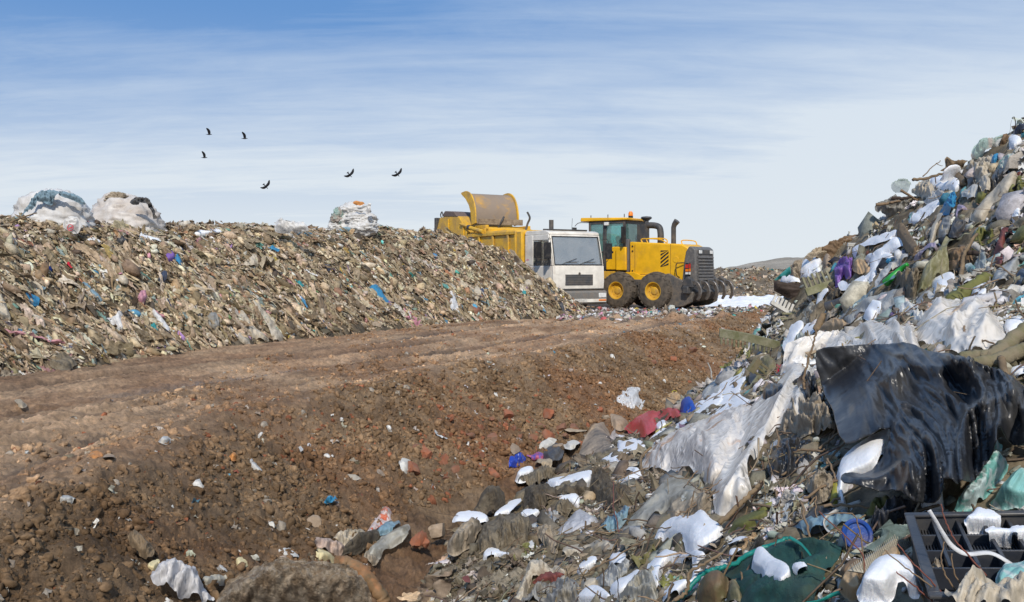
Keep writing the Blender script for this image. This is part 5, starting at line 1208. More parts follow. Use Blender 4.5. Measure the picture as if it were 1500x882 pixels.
# ---- sheets, bags, cloths of the steep heap, upper part
D('plastic_sack','sack','mint and beige plastic sack on the skyline near the top right corner','mint',z('F',845,285,900,175,1000,150,1090,115,1140,105,1075,190,1000,270,930,300,860,320),h=.16,wr=.04,depth=10.2)
D('dark_cloth','cloth','navy cloth at the very top right corner of the heap','navy',z('F',1205,85,1260,20,1330,5,1330,95,1230,92),h=.10,wr=.04,depth=9.9)
D('plastic_sack','sack','brown sack lying between the mint sack and the pale snow lump','brown',z('F',1070,210,1110,140,1170,120,1160,200,1150,240,1080,245),h=.12,wr=.04,depth=10.1)
D('plastic_bag','bag','bright blue bag scrap below the mint and beige sack','blue',z('F',1010,350,1040,305,1100,295,1060,340,1020,375),h=.05,wr=.03)
D('cloth','cloth','white cloth with green stripes below the bright blue scrap',mat((.62,.60,.52),.7,.15,0,.3,(.3,.27,.2),col2=(.10,.38,.33),s2=11,thr=.55),z('F',1060,400,1130,310,1240,300,1230,380,1130,420,1080,440),h=.08,wr=.05)
D('cream_bag','bag','cream crumpled bag left of the green striped cloth','cream',z('F',790,400,850,340,960,300,1040,300,1010,400,960,480,890,510,830,450),h=.12,wr=.06,wl=.14)
D('driftwood','wood','jagged brown driftwood slab on the skyline','wood',z('F',570,415,620,385,625,300,690,345,760,335,830,350,850,335,780,385,640,400,600,420),h=.08,wr=.03,depth=10.6)
D('wooden_board','board','small leaning wooden board between two snow caps','wood',z('F',690,470,750,440,800,530,750,552),h=.05,wr=.004,rag=.4)
D('wooden_board','board','second small brown board leaning right of the first below the driftwood','wood',z('F',755,440,800,400,850,470,810,530),h=.05,wr=.004,rag=.4)
D('black_bag','bag','small black bag under the cream crumpled bag','blackp',z('F',800,520,845,485,885,520,820,560),h=.08,wr=.04)
D('plastic_sheet','plastic sheet','smooth light grey sheet with a torn lower edge','lgrey',z('F',715,700,760,600,890,525,895,590,850,680,800,700,780,685),h=.06,wr=.02)
D('long_sack','sack','long cream sack tied at its neck lying diagonally','cream',z('F',820,870,880,740,1060,560,1090,510,1140,470,1190,440,1250,440,1240,520,1200,600,1180,640,1020,770,940,880,870,890),h=.16,wr=.03,wl=.3,ang=-45,st=3)
D('blue_bag','bag','teal blue crumpled bag beside the long snow slope','blue',z('F',570,780,650,650,720,640,700,740,650,790),h=.08,wr=.06,wl=.12)
D('lilac_scrap','cloth','lilac cloth scrap hanging left of the long cream sack','lilac',z('F',700,850,715,740,800,735,820,750,740,790,720,850),h=.04,wr=.04)
D('plastic_bag','bag','pale mint see through bag fluttering on the skyline',mat((.50,.60,.54),.4,.4,.35,.1,bmp=.2),z('F',155,545,200,510,300,510,325,555,290,600,190,600),h=.08,wr=.05,wl=.1,depth=11.6)
D('mesh_sack','sack','dark grey mesh sack jutting out to the left below the skyline','grey',z('F',20,740,150,650,330,655,380,700,340,780,280,882,130,882,110,840),h=.16,wr=.06,wl=.16,depth=11.6)
D('black_bag','bag','black bag between the long cream sack and the striped cloth','blackp',z('F',1010,500,1045,440,1150,410,1180,420,1130,480,1060,590,1010,580),h=.10,wr=.05)
D('olive_sack','sack','dark olive sack at the right edge beside the long cream sack','olive',z('F',1215,620,1230,500,1300,460,1330,600,1300,650),h=.12,wr=.05)
D('beige_bag','bag','round beige bag with a snowy top left of the long cream sack','cream',z('F',900,590,920,500,990,480,1010,560,990,610,930,640),h=.12,wr=.04)
D('olive_sack','sack','olive brown sack squeezed under the round beige bag','olive',z('F',885,620,930,640,1000,610,930,690,880,690),h=.08,wr=.04)
D('cream_cloth','cloth','cream cloth heap right of the mint see through bag','cream',z('F',330,590,400,540,470,500,520,590,540,640,480,680,430,640,370,620),h=.12,wr=.07,wl=.12)
D('white_bag','bag','dirty white bag at the foot of the curled snow patch','white',z('F',440,690,470,620,560,600,620,620,600,690,520,700),h=.10,wr=.05)
D('wooden_board','board','dark brown upright board standing in the snow','wood',z('G',205,85,245,60,405,300,330,370,195,180),h=.05,wr=.006,lift=.16,rag=.6)
D('curved_plank','plank','pale curved plank standing beside a grey felt piece','cream',z('G',470,260,490,110,560,0,605,0,545,110,510,260),h=.04,wr=.006,lift=.12,rag=.4)
D('felt_sheet','felt','grey felt sheet standing right of the pale curved plank','grey',z('G',560,210,550,120,600,20,690,10,640,160,610,215),h=.04,wr=.02,lift=.1)
D('dark_cloth','cloth','dark blue grey cloth next to the standing grey felt','dark',z('G',640,190,700,40,800,60,720,190),h=.06,wr=.04,lift=.1)
D('olive_film','plastic film','translucent yellowish film fanned out under the grey felt',mat((.50,.47,.30),.4,.4,.15,.45,(.2,.2,.05),bmp=.3,spec=.5),z('G',365,690,400,540,560,330,620,195,700,215,860,130,910,105,820,190,650,270,650,450,560,530,440,640),h=.10,wr=.07,wl=.16,ang=-55,st=4,lift=.12)
D('rags','rags','knot of muddy grey rags below the green bottle','rag',z('G',170,560,200,500,330,480,420,440,400,540,360,700,290,680,250,620),h=.14,wr=.08,wl=.13)
D('blue_scrap','plastic scrap','small turquoise scrap in the broad snow bank','blue',z('G',75,440,85,395,155,380,150,410),h=.04,wr=.02,lift=.12)
D('lilac_bag','bag','long lilac bag lying above the yellowish film','lilac',z('G',340,380,420,300,540,270,550,300,430,350,370,390),h=.06,wr=.04,lift=.12)
D('maroon_cloth','cloth','maroon jumper hanging over the rubbish at the right edge','maroon',z('G',1020,380,1090,170,1130,140,1330,140,1330,185,1140,190,1120,400,1090,465),h=.08,wr=.05,wl=.2,ang=10,st=3,lift=.12)
D('grey_film','plastic film','wispy grey film beneath the maroon jumper','greyf',z('G',1000,560,1100,430,1290,330,1270,400,1190,500,1090,590),h=.08,wr=.06,ang=-30,st=3)
D('navy_cloth','cloth','blue grey striped trousers leg at the right edge',mat((.10,.13,.17),.8,0,0,.2),z('G',1200,600,1230,480,1330,440,1330,600,1240,615),h=.08,wr=.04,ang=10,st=3)
D('foam_piece','foam','turquoise foam sheet leaning in the dark hollow','aqua',z('G',775,440,850,425,905,480,800,500),h=.02,wr=.01,lift=.1,rag=.5)
D('foam_piece','foam','small turquoise foam square left of the mossy log','aqua',z('G',670,640,740,610,752,640,690,690),h=.02,wr=.01,lift=.1,rag=.5)
D('plastic_bag','bag','crumpled pale clear bag above the turquoise foam sheet',mat((.56,.62,.60),.35,.3,.2,.2,bmp=.3,spec=.6),z('G',850,430,930,340,980,350,960,470,890,480),h=.1,wr=.06,wl=.12)
D('dark_sack','sack','dark brown sack in the hollow beneath the yellowish film','brown',z('G',660,300,780,260,850,320,830,420,700,500,650,440),h=.1,wr=.05)
D('olive_cloth','cloth','dark olive cloth bundle beneath the long cream sack','olive',z('G',840,280,890,130,1000,100,1060,150,1020,220,930,260),h=.12,wr=.07)
D('tub','tub','white plastic tub lying tipped in front of the snow','white',z('G',335,720,480,610,560,715,430,805),h=.12,wr=.006,lift=.12,rag=.5,hmax=.16)
D('foam_block','foam','broken white foam lump above the printed plastic sheet','foam',z('G',190,840,240,770,340,755,430,830,440,900,200,900),h=.12,wr=.03,wl=.08,lift=.1)
D('white_sheet','plastic sheet','white ribbed sheet lying between the snow and the green bottle','white',z('G',0,590,60,490,190,370,290,330,300,370,180,430,110,540,20,640),h=.05,wr=.03,lift=.08)
D('blue_film','plastic film','long sky blue film strip under the green bottle','lblue',z('K',830,430,900,370,1050,290,1190,200,1205,250,1020,330,900,400),h=.04,wr=.03,lift=.14)
D('grey_film','plastic film','large silvery grey film spread below the blue strip','greyf',z('K',670,570,830,430,1050,330,1240,290,1260,380,1120,520,930,490,800,600,720,610),h=.08,wr=.06,wl=.2,ang=-40,st=4,lift=.08)
D('purple_bag','bag','bright purple plastic bag beside a brown box','purple',z('K',640,90,700,40,810,0,805,80,800,170,760,190,735,150,700,200,670,270,645,210),h=.10,wr=.06,wl=.13,lift=.12)
D('cardboard_box','cardboard','crushed brown cardboard right of the purple bag','tan',z('K',800,80,850,0,920,20,965,110,880,180,820,150),h=.12,wr=.03,lift=.08)
D('tan_bag','bag','orange brown paper bag above the printed plastic sheet','tan',z('K',485,695,540,620,620,575,700,600,800,640,760,675,600,690),h=.14,wr=.03,lift=.1)
D('rag_strip','rags','muddy rag strip hanging left of the black tube','rag',z('K',370,590,400,480,540,350,560,450,500,540,420,620),h=.10,wr=.06,ang=-60,st=3)
D('rag_strip','rags','brown rag bunch just above the black tube','ragd',z('K',540,380,600,290,700,300,740,350,620,400,570,470),h=.10,wr=.06)
D('grey_strip','cloth','grey beige strip hanging right of the brown stake','ragl',z('K',520,640,580,470,640,440,680,500,640,570,560,600),h=.08,wr=.05,ang=-70,st=3)
D('olive_bag','bag','grey olive film bag left of the brown stake','film',z('K',340,560,400,420,450,400,490,500,420,600,350,610),h=.10,wr=.05)
D('teal_board','board','teal painted board edge at the left tip of the heap',mat((.02,.20,.20),.5,0,0,.2),z('K',88,190,235,65,245,130,200,170,100,196),h=.02,wr=.004,lift=.06,rag=.3,depth=12.6)
D('wooden_crate','crate','dark weathered wooden boards at the left tip of the heap','woodd',z('K',85,195,85,290,300,412,400,372,350,290,345,240,180,215),h=.08,wr=.012,wl=.1,ang=3,st=8,lift=.06,rag=.4,depth=12.6)
D('sack','sack','dirty beige sack behind the dark wooden boards','ragl',z('K',240,160,250,60,330,20,360,60,330,150,370,200,330,210),h=.10,wr=.05,depth=12.9)
D('stone','stone','grey stone between the snow cap and the upturned slats','stone',z('K',530,90,540,0,590,-30,625,20,590,100,550,120),h=.14,wr=.02)
D('beige_sack','sack','large beige sack on the crest right of the snow cap','beige',z('K',350,20,430,-60,560,-110,620,-40,520,0,420,20),h=.12,wr=.05,depth=12.8)
D('brown_sack','sack','brown dome shaped sack on the crest under the snow streak','brown',z('X',1195,378,1215,358,1245,346,1285,343,1285,352,1240,365,1218,388),h=.14,wr=.04,depth=12.8)
# ---- printed clear bags, curtain and tarp
D('plastic_bag','bag','large clear plastic bag bulging behind the black tarp','trans',z('H',590,225,640,130,720,55,860,52,990,60,1060,120,1145,215,1142,330,1000,375,830,395,720,345,600,325),h=.18,wr=.085,wl=.34,gain=.5,lift=.10,res=3.2)
D('plastic_sheet','plastic sheet','milky plastic sheet with an orange stained band along the top edge of the tarp','trans',z('H',0,255,160,245,270,198,440,205,590,225,600,300,620,420,400,400,200,385,0,385,-60,350),h=.14,wr=.07,wl=.24,ang=60,st=1.8,gain=.5,lift=.12,res=3.2)
D('plastic_sheet','plastic sheet','long milky plastic curtain sweeping down left of the tarp','trans',z('J',555,60,620,35,720,25,800,110,660,130,650,200,600,330,520,330,430,480,450,560,400,600,330,630,310,560,330,450,370,330,460,230,530,170),h=.12,wr=.085,wl=.2,ang=-62,st=4,gain=.5,lift=.14,res=3.2)
D('plastic_bag','bag','swollen bubbly plastic bag with orange contents left of the curtain','bubble',z('J',92,455,105,400,180,345,290,300,400,262,470,240,440,330,370,440,330,520,240,480,150,475),h=.30,wr=.05,wl=.16,ang=-60,st=1.6,lift=.10,res=3.2)
D('plastic_roll','plastic film','brownish twisted plastic roll coming down to the rags at the left','film',z('J',-60,700,0,690,60,610,120,540,190,480,260,500,280,590,180,600,90,650,0,715),h=.14,wr=.05,wl=.2,ang=-42,st=5,lift=.08,res=4)
D('plastic_film','plastic film','cream film drooping under the swollen bubbly bag','ragl',z('J',160,600,190,560,260,520,310,560,300,610,240,620,190,640),h=.08,wr=.05,ang=-60,st=3,lift=.08)
D('black_tarp','tarpaulin','huge wrinkled black plastic tarpaulin hanging over the heap','tarp',z('J',648,95,750,88,900,93,980,105,1060,130,1150,160,1240,185,1330,235,1380,330,1360,440,1240,400,1225,445,1180,500,1100,580,1060,560,1050,600,960,600,900,570,740,550,740,515,830,490,895,350,745,415,700,300,665,205),wr=.13,wl=.30,ang=70,st=1.8,gain=.52,wrf=lambda x, y: .35+1.25*sstep(1250, 1400, x+.25*(y-520)),lift=.30,res=2.6,up=.15,edge=0,rag=1.2,h=0)
D('black_scrap','plastic scrap','torn black plastic flap left of the tarp on the curtain','blackp',z('M',555,790,570,690,620,650,740,650,780,680,730,720,620,770),h=.04,wr=.04,lift=.26)
D('black_bag','bag','scrunched black bag hanging on the twig left of the tarp','blackp',z('M',860,640,890,570,960,575,1040,620,1040,690,970,790,920,740,900,680),h=.10,wr=.08,wl=.08,lift=.22)
D('black_bag','bag','dark bag in the hollow of twigs between curtain and tarp','blackp',z('J',490,450,530,370,600,350,640,380,620,460,560,500,500,490),h=.06,wr=.05,lift=.08)
D('rag','rags','tan rag draped above the twig hollow left of the tarp','ragl',z('J',530,340,560,260,640,240,700,300,710,360,640,350,590,360),h=.10,wr=.07,wl=.14,lift=.14)
D('rag','rags','wrinkled beige bundle at the lower end of the twig hollow','ragl',z('J',610,530,640,490,700,480,710,540,650,570),h=.10,wr=.05,wl=.1,lift=.08)
D('grey_sheet','plastic scrap','dark grey plastic scrap between the beige bundle and the tarp','dark',z('J',600,640,650,570,710,590,700,640,640,660),h=.05,wr=.04,lift=.06)
D('film','plastic film','turquoise patterned film strip leaning at the right of the tarp','aquad',z('I',750,385,860,240,930,60,970,0,1015,30,1000,110,1060,150,1000,230,930,320,840,385),h=.04,wr=.03,lift=.14)
D('film','plastic film','second turquoise patterned film at the right edge behind the crate','aqua',z('I',955,372,1020,270,1080,210,1180,190,1180,372),h=.04,wr=.03,lift=.12)
D('dark_scrap','plastic scrap','crumpled dark plastic bag between the tarp and the blue lid','dark',z('I',275,480,290,430,390,370,480,345,530,370,470,430,380,500,300,510),h=.06,wr=.04,wl=.08,lift=.08)
D('olive_scrap','cloth','mossy olive green clump under the tarp corner','olive',z('I',270,400,300,340,380,330,400,370,330,410),h=.06,wr=.04,lift=.06)
D('yellow_scrap','plastic scrap','dull yellow plastic edge beside the long snow wedge',mat((.36,.33,.05),.6,0,0,.3),z('I',62,330,75,260,100,245,105,330,90,360),h=.03,wr=.01,lift=.08)
D('lid_scrap','plastic scrap','light blue plastic film behind the blue lid','lblue',z('I',-160,480,-60,430,60,400,180,410,250,400,240,440,100,480,-60,510),h=.03,wr=.03,lift=.05)
D('green_net','net','dark green net sack spread in the foreground','netg',z('O',300,810,420,700,500,600,700,540,870,440,1090,350,1250,350,1500,380,1500,480,1440,560,1380,640,1330,790,1250,860,800,870,740,700,680,640,600,610,520,640,420,780),h=.10,wr=.05,wl=.16,ang=-20,st=3,lift=.04,res=3.2)
D('jar','jar','brown mossy jar under the left corner of the green net',mat((.17,.11,.06),.6,0,0,.5,(.10,.11,.05)),z('O',450,760,480,660,600,605,690,660,685,760,600,840,480,830),h=.10,wr=.01,lift=.05)
D('foam_lump','stone','grey mossy lump under the green net','moss',z('O',670,760,700,670,750,690,790,780,780,830,680,830),h=.07,wr=.02,lift=.03)
D('green_sack','sack','flat olive green sack above the double snow cushion','olive',z('O',680,300,740,230,880,160,980,165,960,220,820,295,740,305),h=.05,wr=.03,ang=-25,st=3)
D('dark_board','board','dark edge of a tray under the double snow cushion','blackp',z('O',400,475,600,370,690,270,680,300,620,390,500,470),h=.02,wr=.003,lift=.05,rag=.4)
D('orange_card','cardboard','torn orange cardboard scrap in front of the crate','tan',z('I',105,820,190,700,215,760,245,850,240,890,170,890),h=.01,wr=.02,lift=.12)
D('brown_card','cardboard','brown cardboard piece left of the snow in the crate','brown',z('I',100,740,180,680,240,680,230,760,190,800,120,780),h=.02,wr=.03,lift=.08)
D('card','cardboard','tan cardboard corner lying inside the black crate','tan',z('I',315,660,400,575,450,600,430,650,340,670),h=.01,wr=.02,lift=.01, depth=('crate',-.06))
D('leaf_rag','rags','two dirty beige rags inside the crate by the snow','ragl',z('I',540,680,580,640,620,690,660,640,705,660,660,730,600,750),h=.03,wr=.03,wl=.06,lift=.01, depth=('crate',-.06))
D('white_bag','bag','cream crumpled bag in the bottom right corner','cream',z('I',700,800,770,840,840,715,930,730,1000,780,1080,770,1180,760,1180,900,820,900,740,880),h=.05,wr=.05,wl=.10,lift=.02,res=3,depth=('crate',.03))
D('film','plastic film','aqua film peeking above the bottom right cream bag','aqua',z('I',985,740,1030,670,1110,660,1180,640,1180,750,1080,770,1000,790),h=.02,wr=.02,lift=.01,depth=('crate',.01))
# ---- middle heap, left flank
D('white_paper','paper bag','bright white crumpled paper bag on the soil bank','paper',z('N',790,210,880,150,975,145,960,290,920,300,870,315,840,290,795,285),h=.10,wr=.04,wl=.16,lift=.04)
D('white_scrap','plastic scrap','thin white scrap right of the bright white paper bag','paper',z('N',965,290,975,255,1010,230,1000,260,985,290),h=.02,wr=.02)
D('plastic_crate','crate','smashed red plastic crate in the snow','red',z('N',850,450,990,340,1040,325,1090,335,1130,310,1250,310,1262,350,1100,400,1080,450,1000,500,890,495),h=.20,wr=.03,wl=.2,ang=-35,st=2.5,lift=.14,rag=.8)
D('plastic_cup','cup','blue plastic cup next to the red crate','royal',z('N',1245,275,1330,245,1380,315,1260,352),h=.2,wr=.01,lift=.14,rag=.4)
D('boulder','boulder','tall tan sack shaped boulder with a dark wet patch','wetstone',z('N',525,620,560,520,620,400,720,380,750,470,800,590,760,630,600,655,540,650),h=.26,wr=.02,wl=.3,lift=.0,rag=.6)
D('stone','stone','angular tan stone behind the tall boulder','stone',z('N',755,330,830,350,895,400,830,445,765,420),h=.12,wr=.02)
D('blue_bag','bag','royal blue and white crumpled bag at the foot of the bank',mat((.02,.06,.42),.45,.1,0,.05,(.5,.5,.55),col2=(.55,.58,.70),s2=9,thr=.66),z('N',25,720,40,640,120,615,150,650,90,700),h=.10,wr=.04,wl=.12)
D('purple_scrap','plastic scrap','purple and red patterned strip joined to the blue bag',mat((.14,.10,.42),.5,.1,0,.1,(.5,.4,.5),col2=(.5,.12,.2),s2=20),z('N',150,640,210,615,270,620,265,650,170,655),h=.04,wr=.03)
D('black_rag','rags','black rubber boot like rag left of the tall boulder','dark',z('N',270,640,290,580,370,540,415,580,405,640,330,690),h=.14,wr=.04)
D('tan_cloth','cloth','tan cloth draped below the black rag','beige',z('N',210,680,260,650,340,670,330,710,250,700),h=.05,wr=.04)
D('cloth','cloth','long cream sleeve lying on the snow below the boulder','cream',z('N',690,715,740,690,900,675,960,700,930,725,780,745),h=.05,wr=.02)
D('cloth','cloth','light beige slab of plaster above the bricks','beige',z('N',385,450,480,435,590,450,580,475,470,475),h=.04,wr=.01)
D('stone','stone','greenish white stone slab left of the black rag','concrete',z('N',230,560,290,515,370,520,350,560,280,580),h=.05,wr=.01)
D('stone','stone','smooth pale stone right of the black rag','concrete',z('N',425,550,480,520,540,530,530,560,470,580),h=.05,wr=.01)
D('stone','stone','yellow tan stone chip above the blue bag','stone',z('N',30,600,50,545,120,600,60,640),h=.06,wr=.01)
D('brown_bag','paper bag','brown paper bag with a yellow ring at the end of the bank','tan',z('N',1085,290,1120,230,1200,180,1270,190,1270,220,1200,290,1130,300),h=.10,wr=.05)
D('sacking','sack','pale ribbed plastic tray half buried in snow near the slats','lgrey',z('M',30,700,60,600,180,500,240,480,330,440,310,500,230,560,200,640,100,680),h=.08,wr=.04,ang=-40,st=3)
D('olive_bundle','bundle','olive canvas bundle above the milky sheet','olive',z('M',750,400,760,330,850,280,920,290,940,340,880,370,820,400),h=.10,wr=.04)
D('red_wedge','plastic scrap','red and white plastic wedge behind the milky curtain','red',z('M',665,510,690,430,748,345,742,420,700,490),h=.03,wr=.01,lift=.14,rag=.4)
D('grey_wedge','plastic scrap','grey blue flap just above the red wedge','grey',z('M',695,390,700,310,735,320,742,350,705,395),h=.03,wr=.01,lift=.14)
D('canister','canister','milky white plastic canister tipped on the rags','skin_w',z('Q',835,495,960,360,1000,345,1110,420,1060,485,950,520),h=.16,wr=.02,wl=.2,lift=.05,rag=.8)
D('clear_bag','bag','clear plastic bag left of the milky canister',mat((.66,.68,.68),.25,.3,.25,.1,bmp=.2,spec=.7),z('Q',770,380,860,365,885,410,830,450,790,420),h=.08,wr=.04,wl=.08)
D('blue_film','plastic film','crumpled light blue film right of the milky canister','lblue',z('Q',1100,470,1110,430,1250,350,1290,365,1230,440,1160,490),h=.06,wr=.05,wl=.1)
D('cream_film','plastic film','cream sheet folded at the bottom above the grey plastic','cream',z('Q',595,895,640,800,690,670,760,665,890,695,905,722,720,760,680,850,650,895),h=.08,wr=.05,wl=.16,lift=.06)
D('maroon_scrap','cloth','dark pink rag beneath the cream sheet','maroon',z('Q',715,770,760,735,900,725,890,750,780,775),h=.04,wr=.03,lift=.05)
D('grey_plastic','plastic sheet','grey glossy plastic bag at the bottom edge','grey',z('Q',640,895,720,820,830,780,960,760,995,860,960,895),h=.10,wr=.06,wl=.12,lift=.06)
D('yellow_box','box','pale yellow dented box next to the grey glossy bag','cream',z('Q',990,820,1000,760,1100,755,1095,800,1020,842),h=.10,wr=.01,rag=.5)
D('white_film','plastic film','wide grey white film right of the pale yellow box','greyf',z('Q',1090,750,1150,690,1290,660,1280,740,1180,800,1110,800),h=.08,wr=.05,wl=.12)
D('white_film','plastic film','long creased cream film beneath the brownish roll','cream',z('Q',880,600,940,530,1060,520,1200,560,1180,600,1040,600,930,620),h=.08,wr=.05,wl=.14,ang=-10,st=3)
D('white_film','plastic film','dirty film along the bottom edge left of the arch shaped snow','film',z('Q',1210,890,1290,760,1430,680,1440,900),h=.08,wr=.05,wl=.14)
D('rags','rags','dome of matted brown hair like rags at the foot of the heap','ragd',z('Q',375,350,440,250,540,245,560,310,480,368,400,368),h=.24,wr=.05,wl=.12,ang=60,st=1.5)
D('rags','rags','fan of pale brown matted rags below the oval snow patch','ragl',z('Q',215,570,330,440,430,445,400,510,350,560,260,610),h=.18,wr=.05,wl=.11,ang=-50,st=2)
D('rags','rags','large muddy rag mound right of the pale brown fan','rag',z('Q',385,600,420,450,540,400,640,400,720,440,680,540,560,580,470,610),h=.24,wr=.06,wl=.12,ang=75,st=1.6)
D('rags','rags','muddy rags under the long snow ledge','ragd',z('Q',640,260,700,220,800,215,900,220,1040,220,1050,270,980,280,840,290,760,370,680,360,650,310),h=.18,wr=.06,wl=.12,ang=60,st=1.5)
D('rags','rags','dark rag heap between the boulder and the brownish roll','ragd',z('Q',1050,250,1060,130,1120,110,1200,200,1290,240,1310,300,1200,340,1110,320),h=.18,wr=.06,wl=.12,ang=50,st=1.5)
D('rags','rags','twisted brown cloth right of the large muddy rag mound','ragl',z('Q',735,510,760,460,830,470,870,540,860,600,790,570),h=.12,wr=.06,wl=.1)
D('rags','rags','round brown rag clump above the canister','rag',z('Q',845,390,850,330,930,320,960,350,920,400),h=.14,wr=.05,wl=.07)
D('rags','rags','muddy rags along the small snow cap','rag',z('Q',620,200,680,160,800,110,880,140,820,180,780,200,700,230),h=.12,wr=.06,wl=.08,ang=60,st=2)
D('foam_bead','foam','small white foam lump on the rag mound','foam',z('Q',680,570,710,540,740,570,700,590),h=.06,wr=.01)
D('blue_scrap','plastic scrap','small blue and white wrapper on the rag mound','blue',z('Q',570,450,610,440,640,470,600,480),h=.03,wr=.02)
D('pink_rag','rags','dusky pink rag in the dark soil at the bottom','maroon',z('Q',300,760,340,740,360,790,320,800),h=.03,wr=.02)
# ---- near ditch, bottom left
D('plastic_bag','bag','white translucent shopping bag crumpled at the bottom left','skin_w',z('R',70,520,110,460,180,420,240,415,270,460,340,470,380,560,430,600,420,625,270,600,150,585,90,560),h=.2,wr=.05,wl=.10,lift=.08,res=2.4)
D('carton','carton','small cream yellow carton left of the clay mound','foamy',z('R',530,375,610,365,640,400,600,440,565,452,545,420),h=.10,wr=.01,rag=.5)
D('foam_piece','foam','white foam scrap behind the clay mound','foam',z('R',760,330,820,320,900,375,850,390,780,352),h=.06,wr=.01)
D('foam_piece','foam','yellowed foam block with torn face beside the rust coloured cloth','foamy',z('R',905,375,1000,315,1080,355,1110,390,1000,402,930,397),h=.10,wr=.02,rag=.8)
D('pink_cloth','cloth','dusty pink cloth behind the foam block',mat((.50,.38,.31),.8,.05,0,.3,(.3,.22,.17)),z('R',920,315,980,265,1060,270,1150,320,1100,352,1000,330),h=.08,wr=.05)
D('cream_cloth','cloth','cream folded cloth right of the dusty pink one','cream',z('R',1150,310,1080,260,1180,230,1260,235,1240,280,1180,300),h=.07,wr=.05,wl=.1)
D('printed_bag','bag','white bag with red print sticking up in the ditch','redp',z('R',1265,235,1350,100,1400,110,1405,170,1320,215,1290,240),h=.08,wr=.03)
D('blue_rag','cloth','light blue cloth between the printed bag and the cream film','lblue',z('R',1315,245,1340,200,1430,170,1450,190,1400,225),h=.05,wr=.03)
D('cream_film','plastic film','long cream film strip draped over the dark bundle','film',z('R',1260,350,1300,290,1400,230,1490,180,1500,260,1390,315,1320,385,1260,390),h=.08,wr=.04,ang=-35,st=3)
D('dark_bundle','bundle','dark fabric bundle in the ditch under the cream film','ragd',z('R',1110,385,1180,280,1300,225,1340,260,1280,300,1200,345),h=.12,wr=.06,ang=-40,st=2)
D('beige_rag','rags','small beige crumpled bag right of the rust coloured cloth','ragl',z('R',1230,400,1270,345,1330,370,1300,410),h=.06,wr=.04)
D('blue_bag','bag','small sky blue bag scrap high on the soil bank','blue',z('R',1030,65,1060,40,1110,60,1080,82),h=.05,wr=.04,wl=.06)
D('grey_strip','plastic film','grey beige strip beside the white shopping bag','film',z('R',350,490,440,485,490,480,500,510,440,530,380,530),h=.04,wr=.04)
D('white_scrap','plastic scrap','small white and blue scrap left of the cream yellow carton','white',z('R',440,420,470,420,505,455,490,468),h=.03,wr=.02)
D('rotten_log','log','half buried grey brown log in the bank at the lower left','wood',z('D',455,650,490,640,555,710,545,735,510,725,465,680),h=.10,wr=.02,wl=.08)
D('orange_scrap','plastic scrap','yellow orange scrap below the half buried log','foamy',z('D',520,765,545,740,575,745,550,775),h=.03,wr=.02)
D('red_rag','cloth','red orange rag with a grey stone on the mud road','orange',z('D',310,368,330,350,365,355,375,372,340,384),h=.05,wr=.02)
D('stone','stone','flat pinkish stone beside the red orange rag','stone',z('D',360,376,380,364,415,376,400,388,370,386),h=.05,wr=.01)
D('scrap','plastic scrap','pale wrapper on the middle of the mud road','white',z('D',565,310,590,296,610,308,590,318),h=.02,wr=.02)
D('scrap','plastic scrap','cream scrap on the mud road near the upper left rut','beige',z('D',45,170,70,164,95,180,80,190,55,182),h=.03,wr=.02)
D('scrap','plastic scrap','grey white strip on the near side of the mud road','lgrey',z('D',205,515,240,510,275,522,260,530,220,526),h=.02,wr=.02)
D('scrap','plastic scrap','small white bag near the crest of the bank','white',z('D',1055,340,1075,332,1085,350,1070,362),h=.05,wr=.02)
D('scrap','plastic scrap','long white scrap halfway down the bank','white',z('D',890,385,905,385,950,435,935,435,900,405),h=.04,wr=.02)
D('scrap','plastic scrap','cream plastic cap on the bank above the ditch','cream',z('X',502,702,518,696,531,703,520,710,505,708),h=.03,wr=.01)
D('scrap','plastic scrap','white clump beside the large round brick','concrete',z('X',584,680,590,672,600,675,598,695,588,695),h=.06,wr=.02)
D('scrap','plastic scrap','orange scrap near the crest of the bank','orange',z('D',820,365,835,355,848,365,835,375),h=.03,wr=.01)
# clay mound and rust cloth
SCL = vcol_mat('clay', .95, 0, 24, 1., .05, 22, .15)
def clay_cols(V, w):
    f = np.clip(.5+fbm(V[:,0]*.06, V[:,1]*.06, 4, 7), 0, 1); return lerp3((.27,.20,.135), (.50,.41,.31), f)
drape('clay_mound', 'rounded lump of pale clay and gravel at the bottom of the picture', 'clay mound', z('R',440,640,470,560,560,480,650,430,760,380,850,385,1000,395,1130,400,1230,450,1280,520,1300,620,1300,720,440,720), SCL, h=.30, wr=.03, wl=.13, gain=.78, rag=7, lift=.02, depth=4.6, res=2.4, colors=clay_cols, up=.25)
stick('rust_cloth','rust brown twisted cloth lying along the clay mound','cloth', z('R',1100,400,1160,400,1250,455,1320,540,1365,610), .042, M_['rust'], depth=4.75, lift=.15, taper=.8, seg=14, wob=.004)
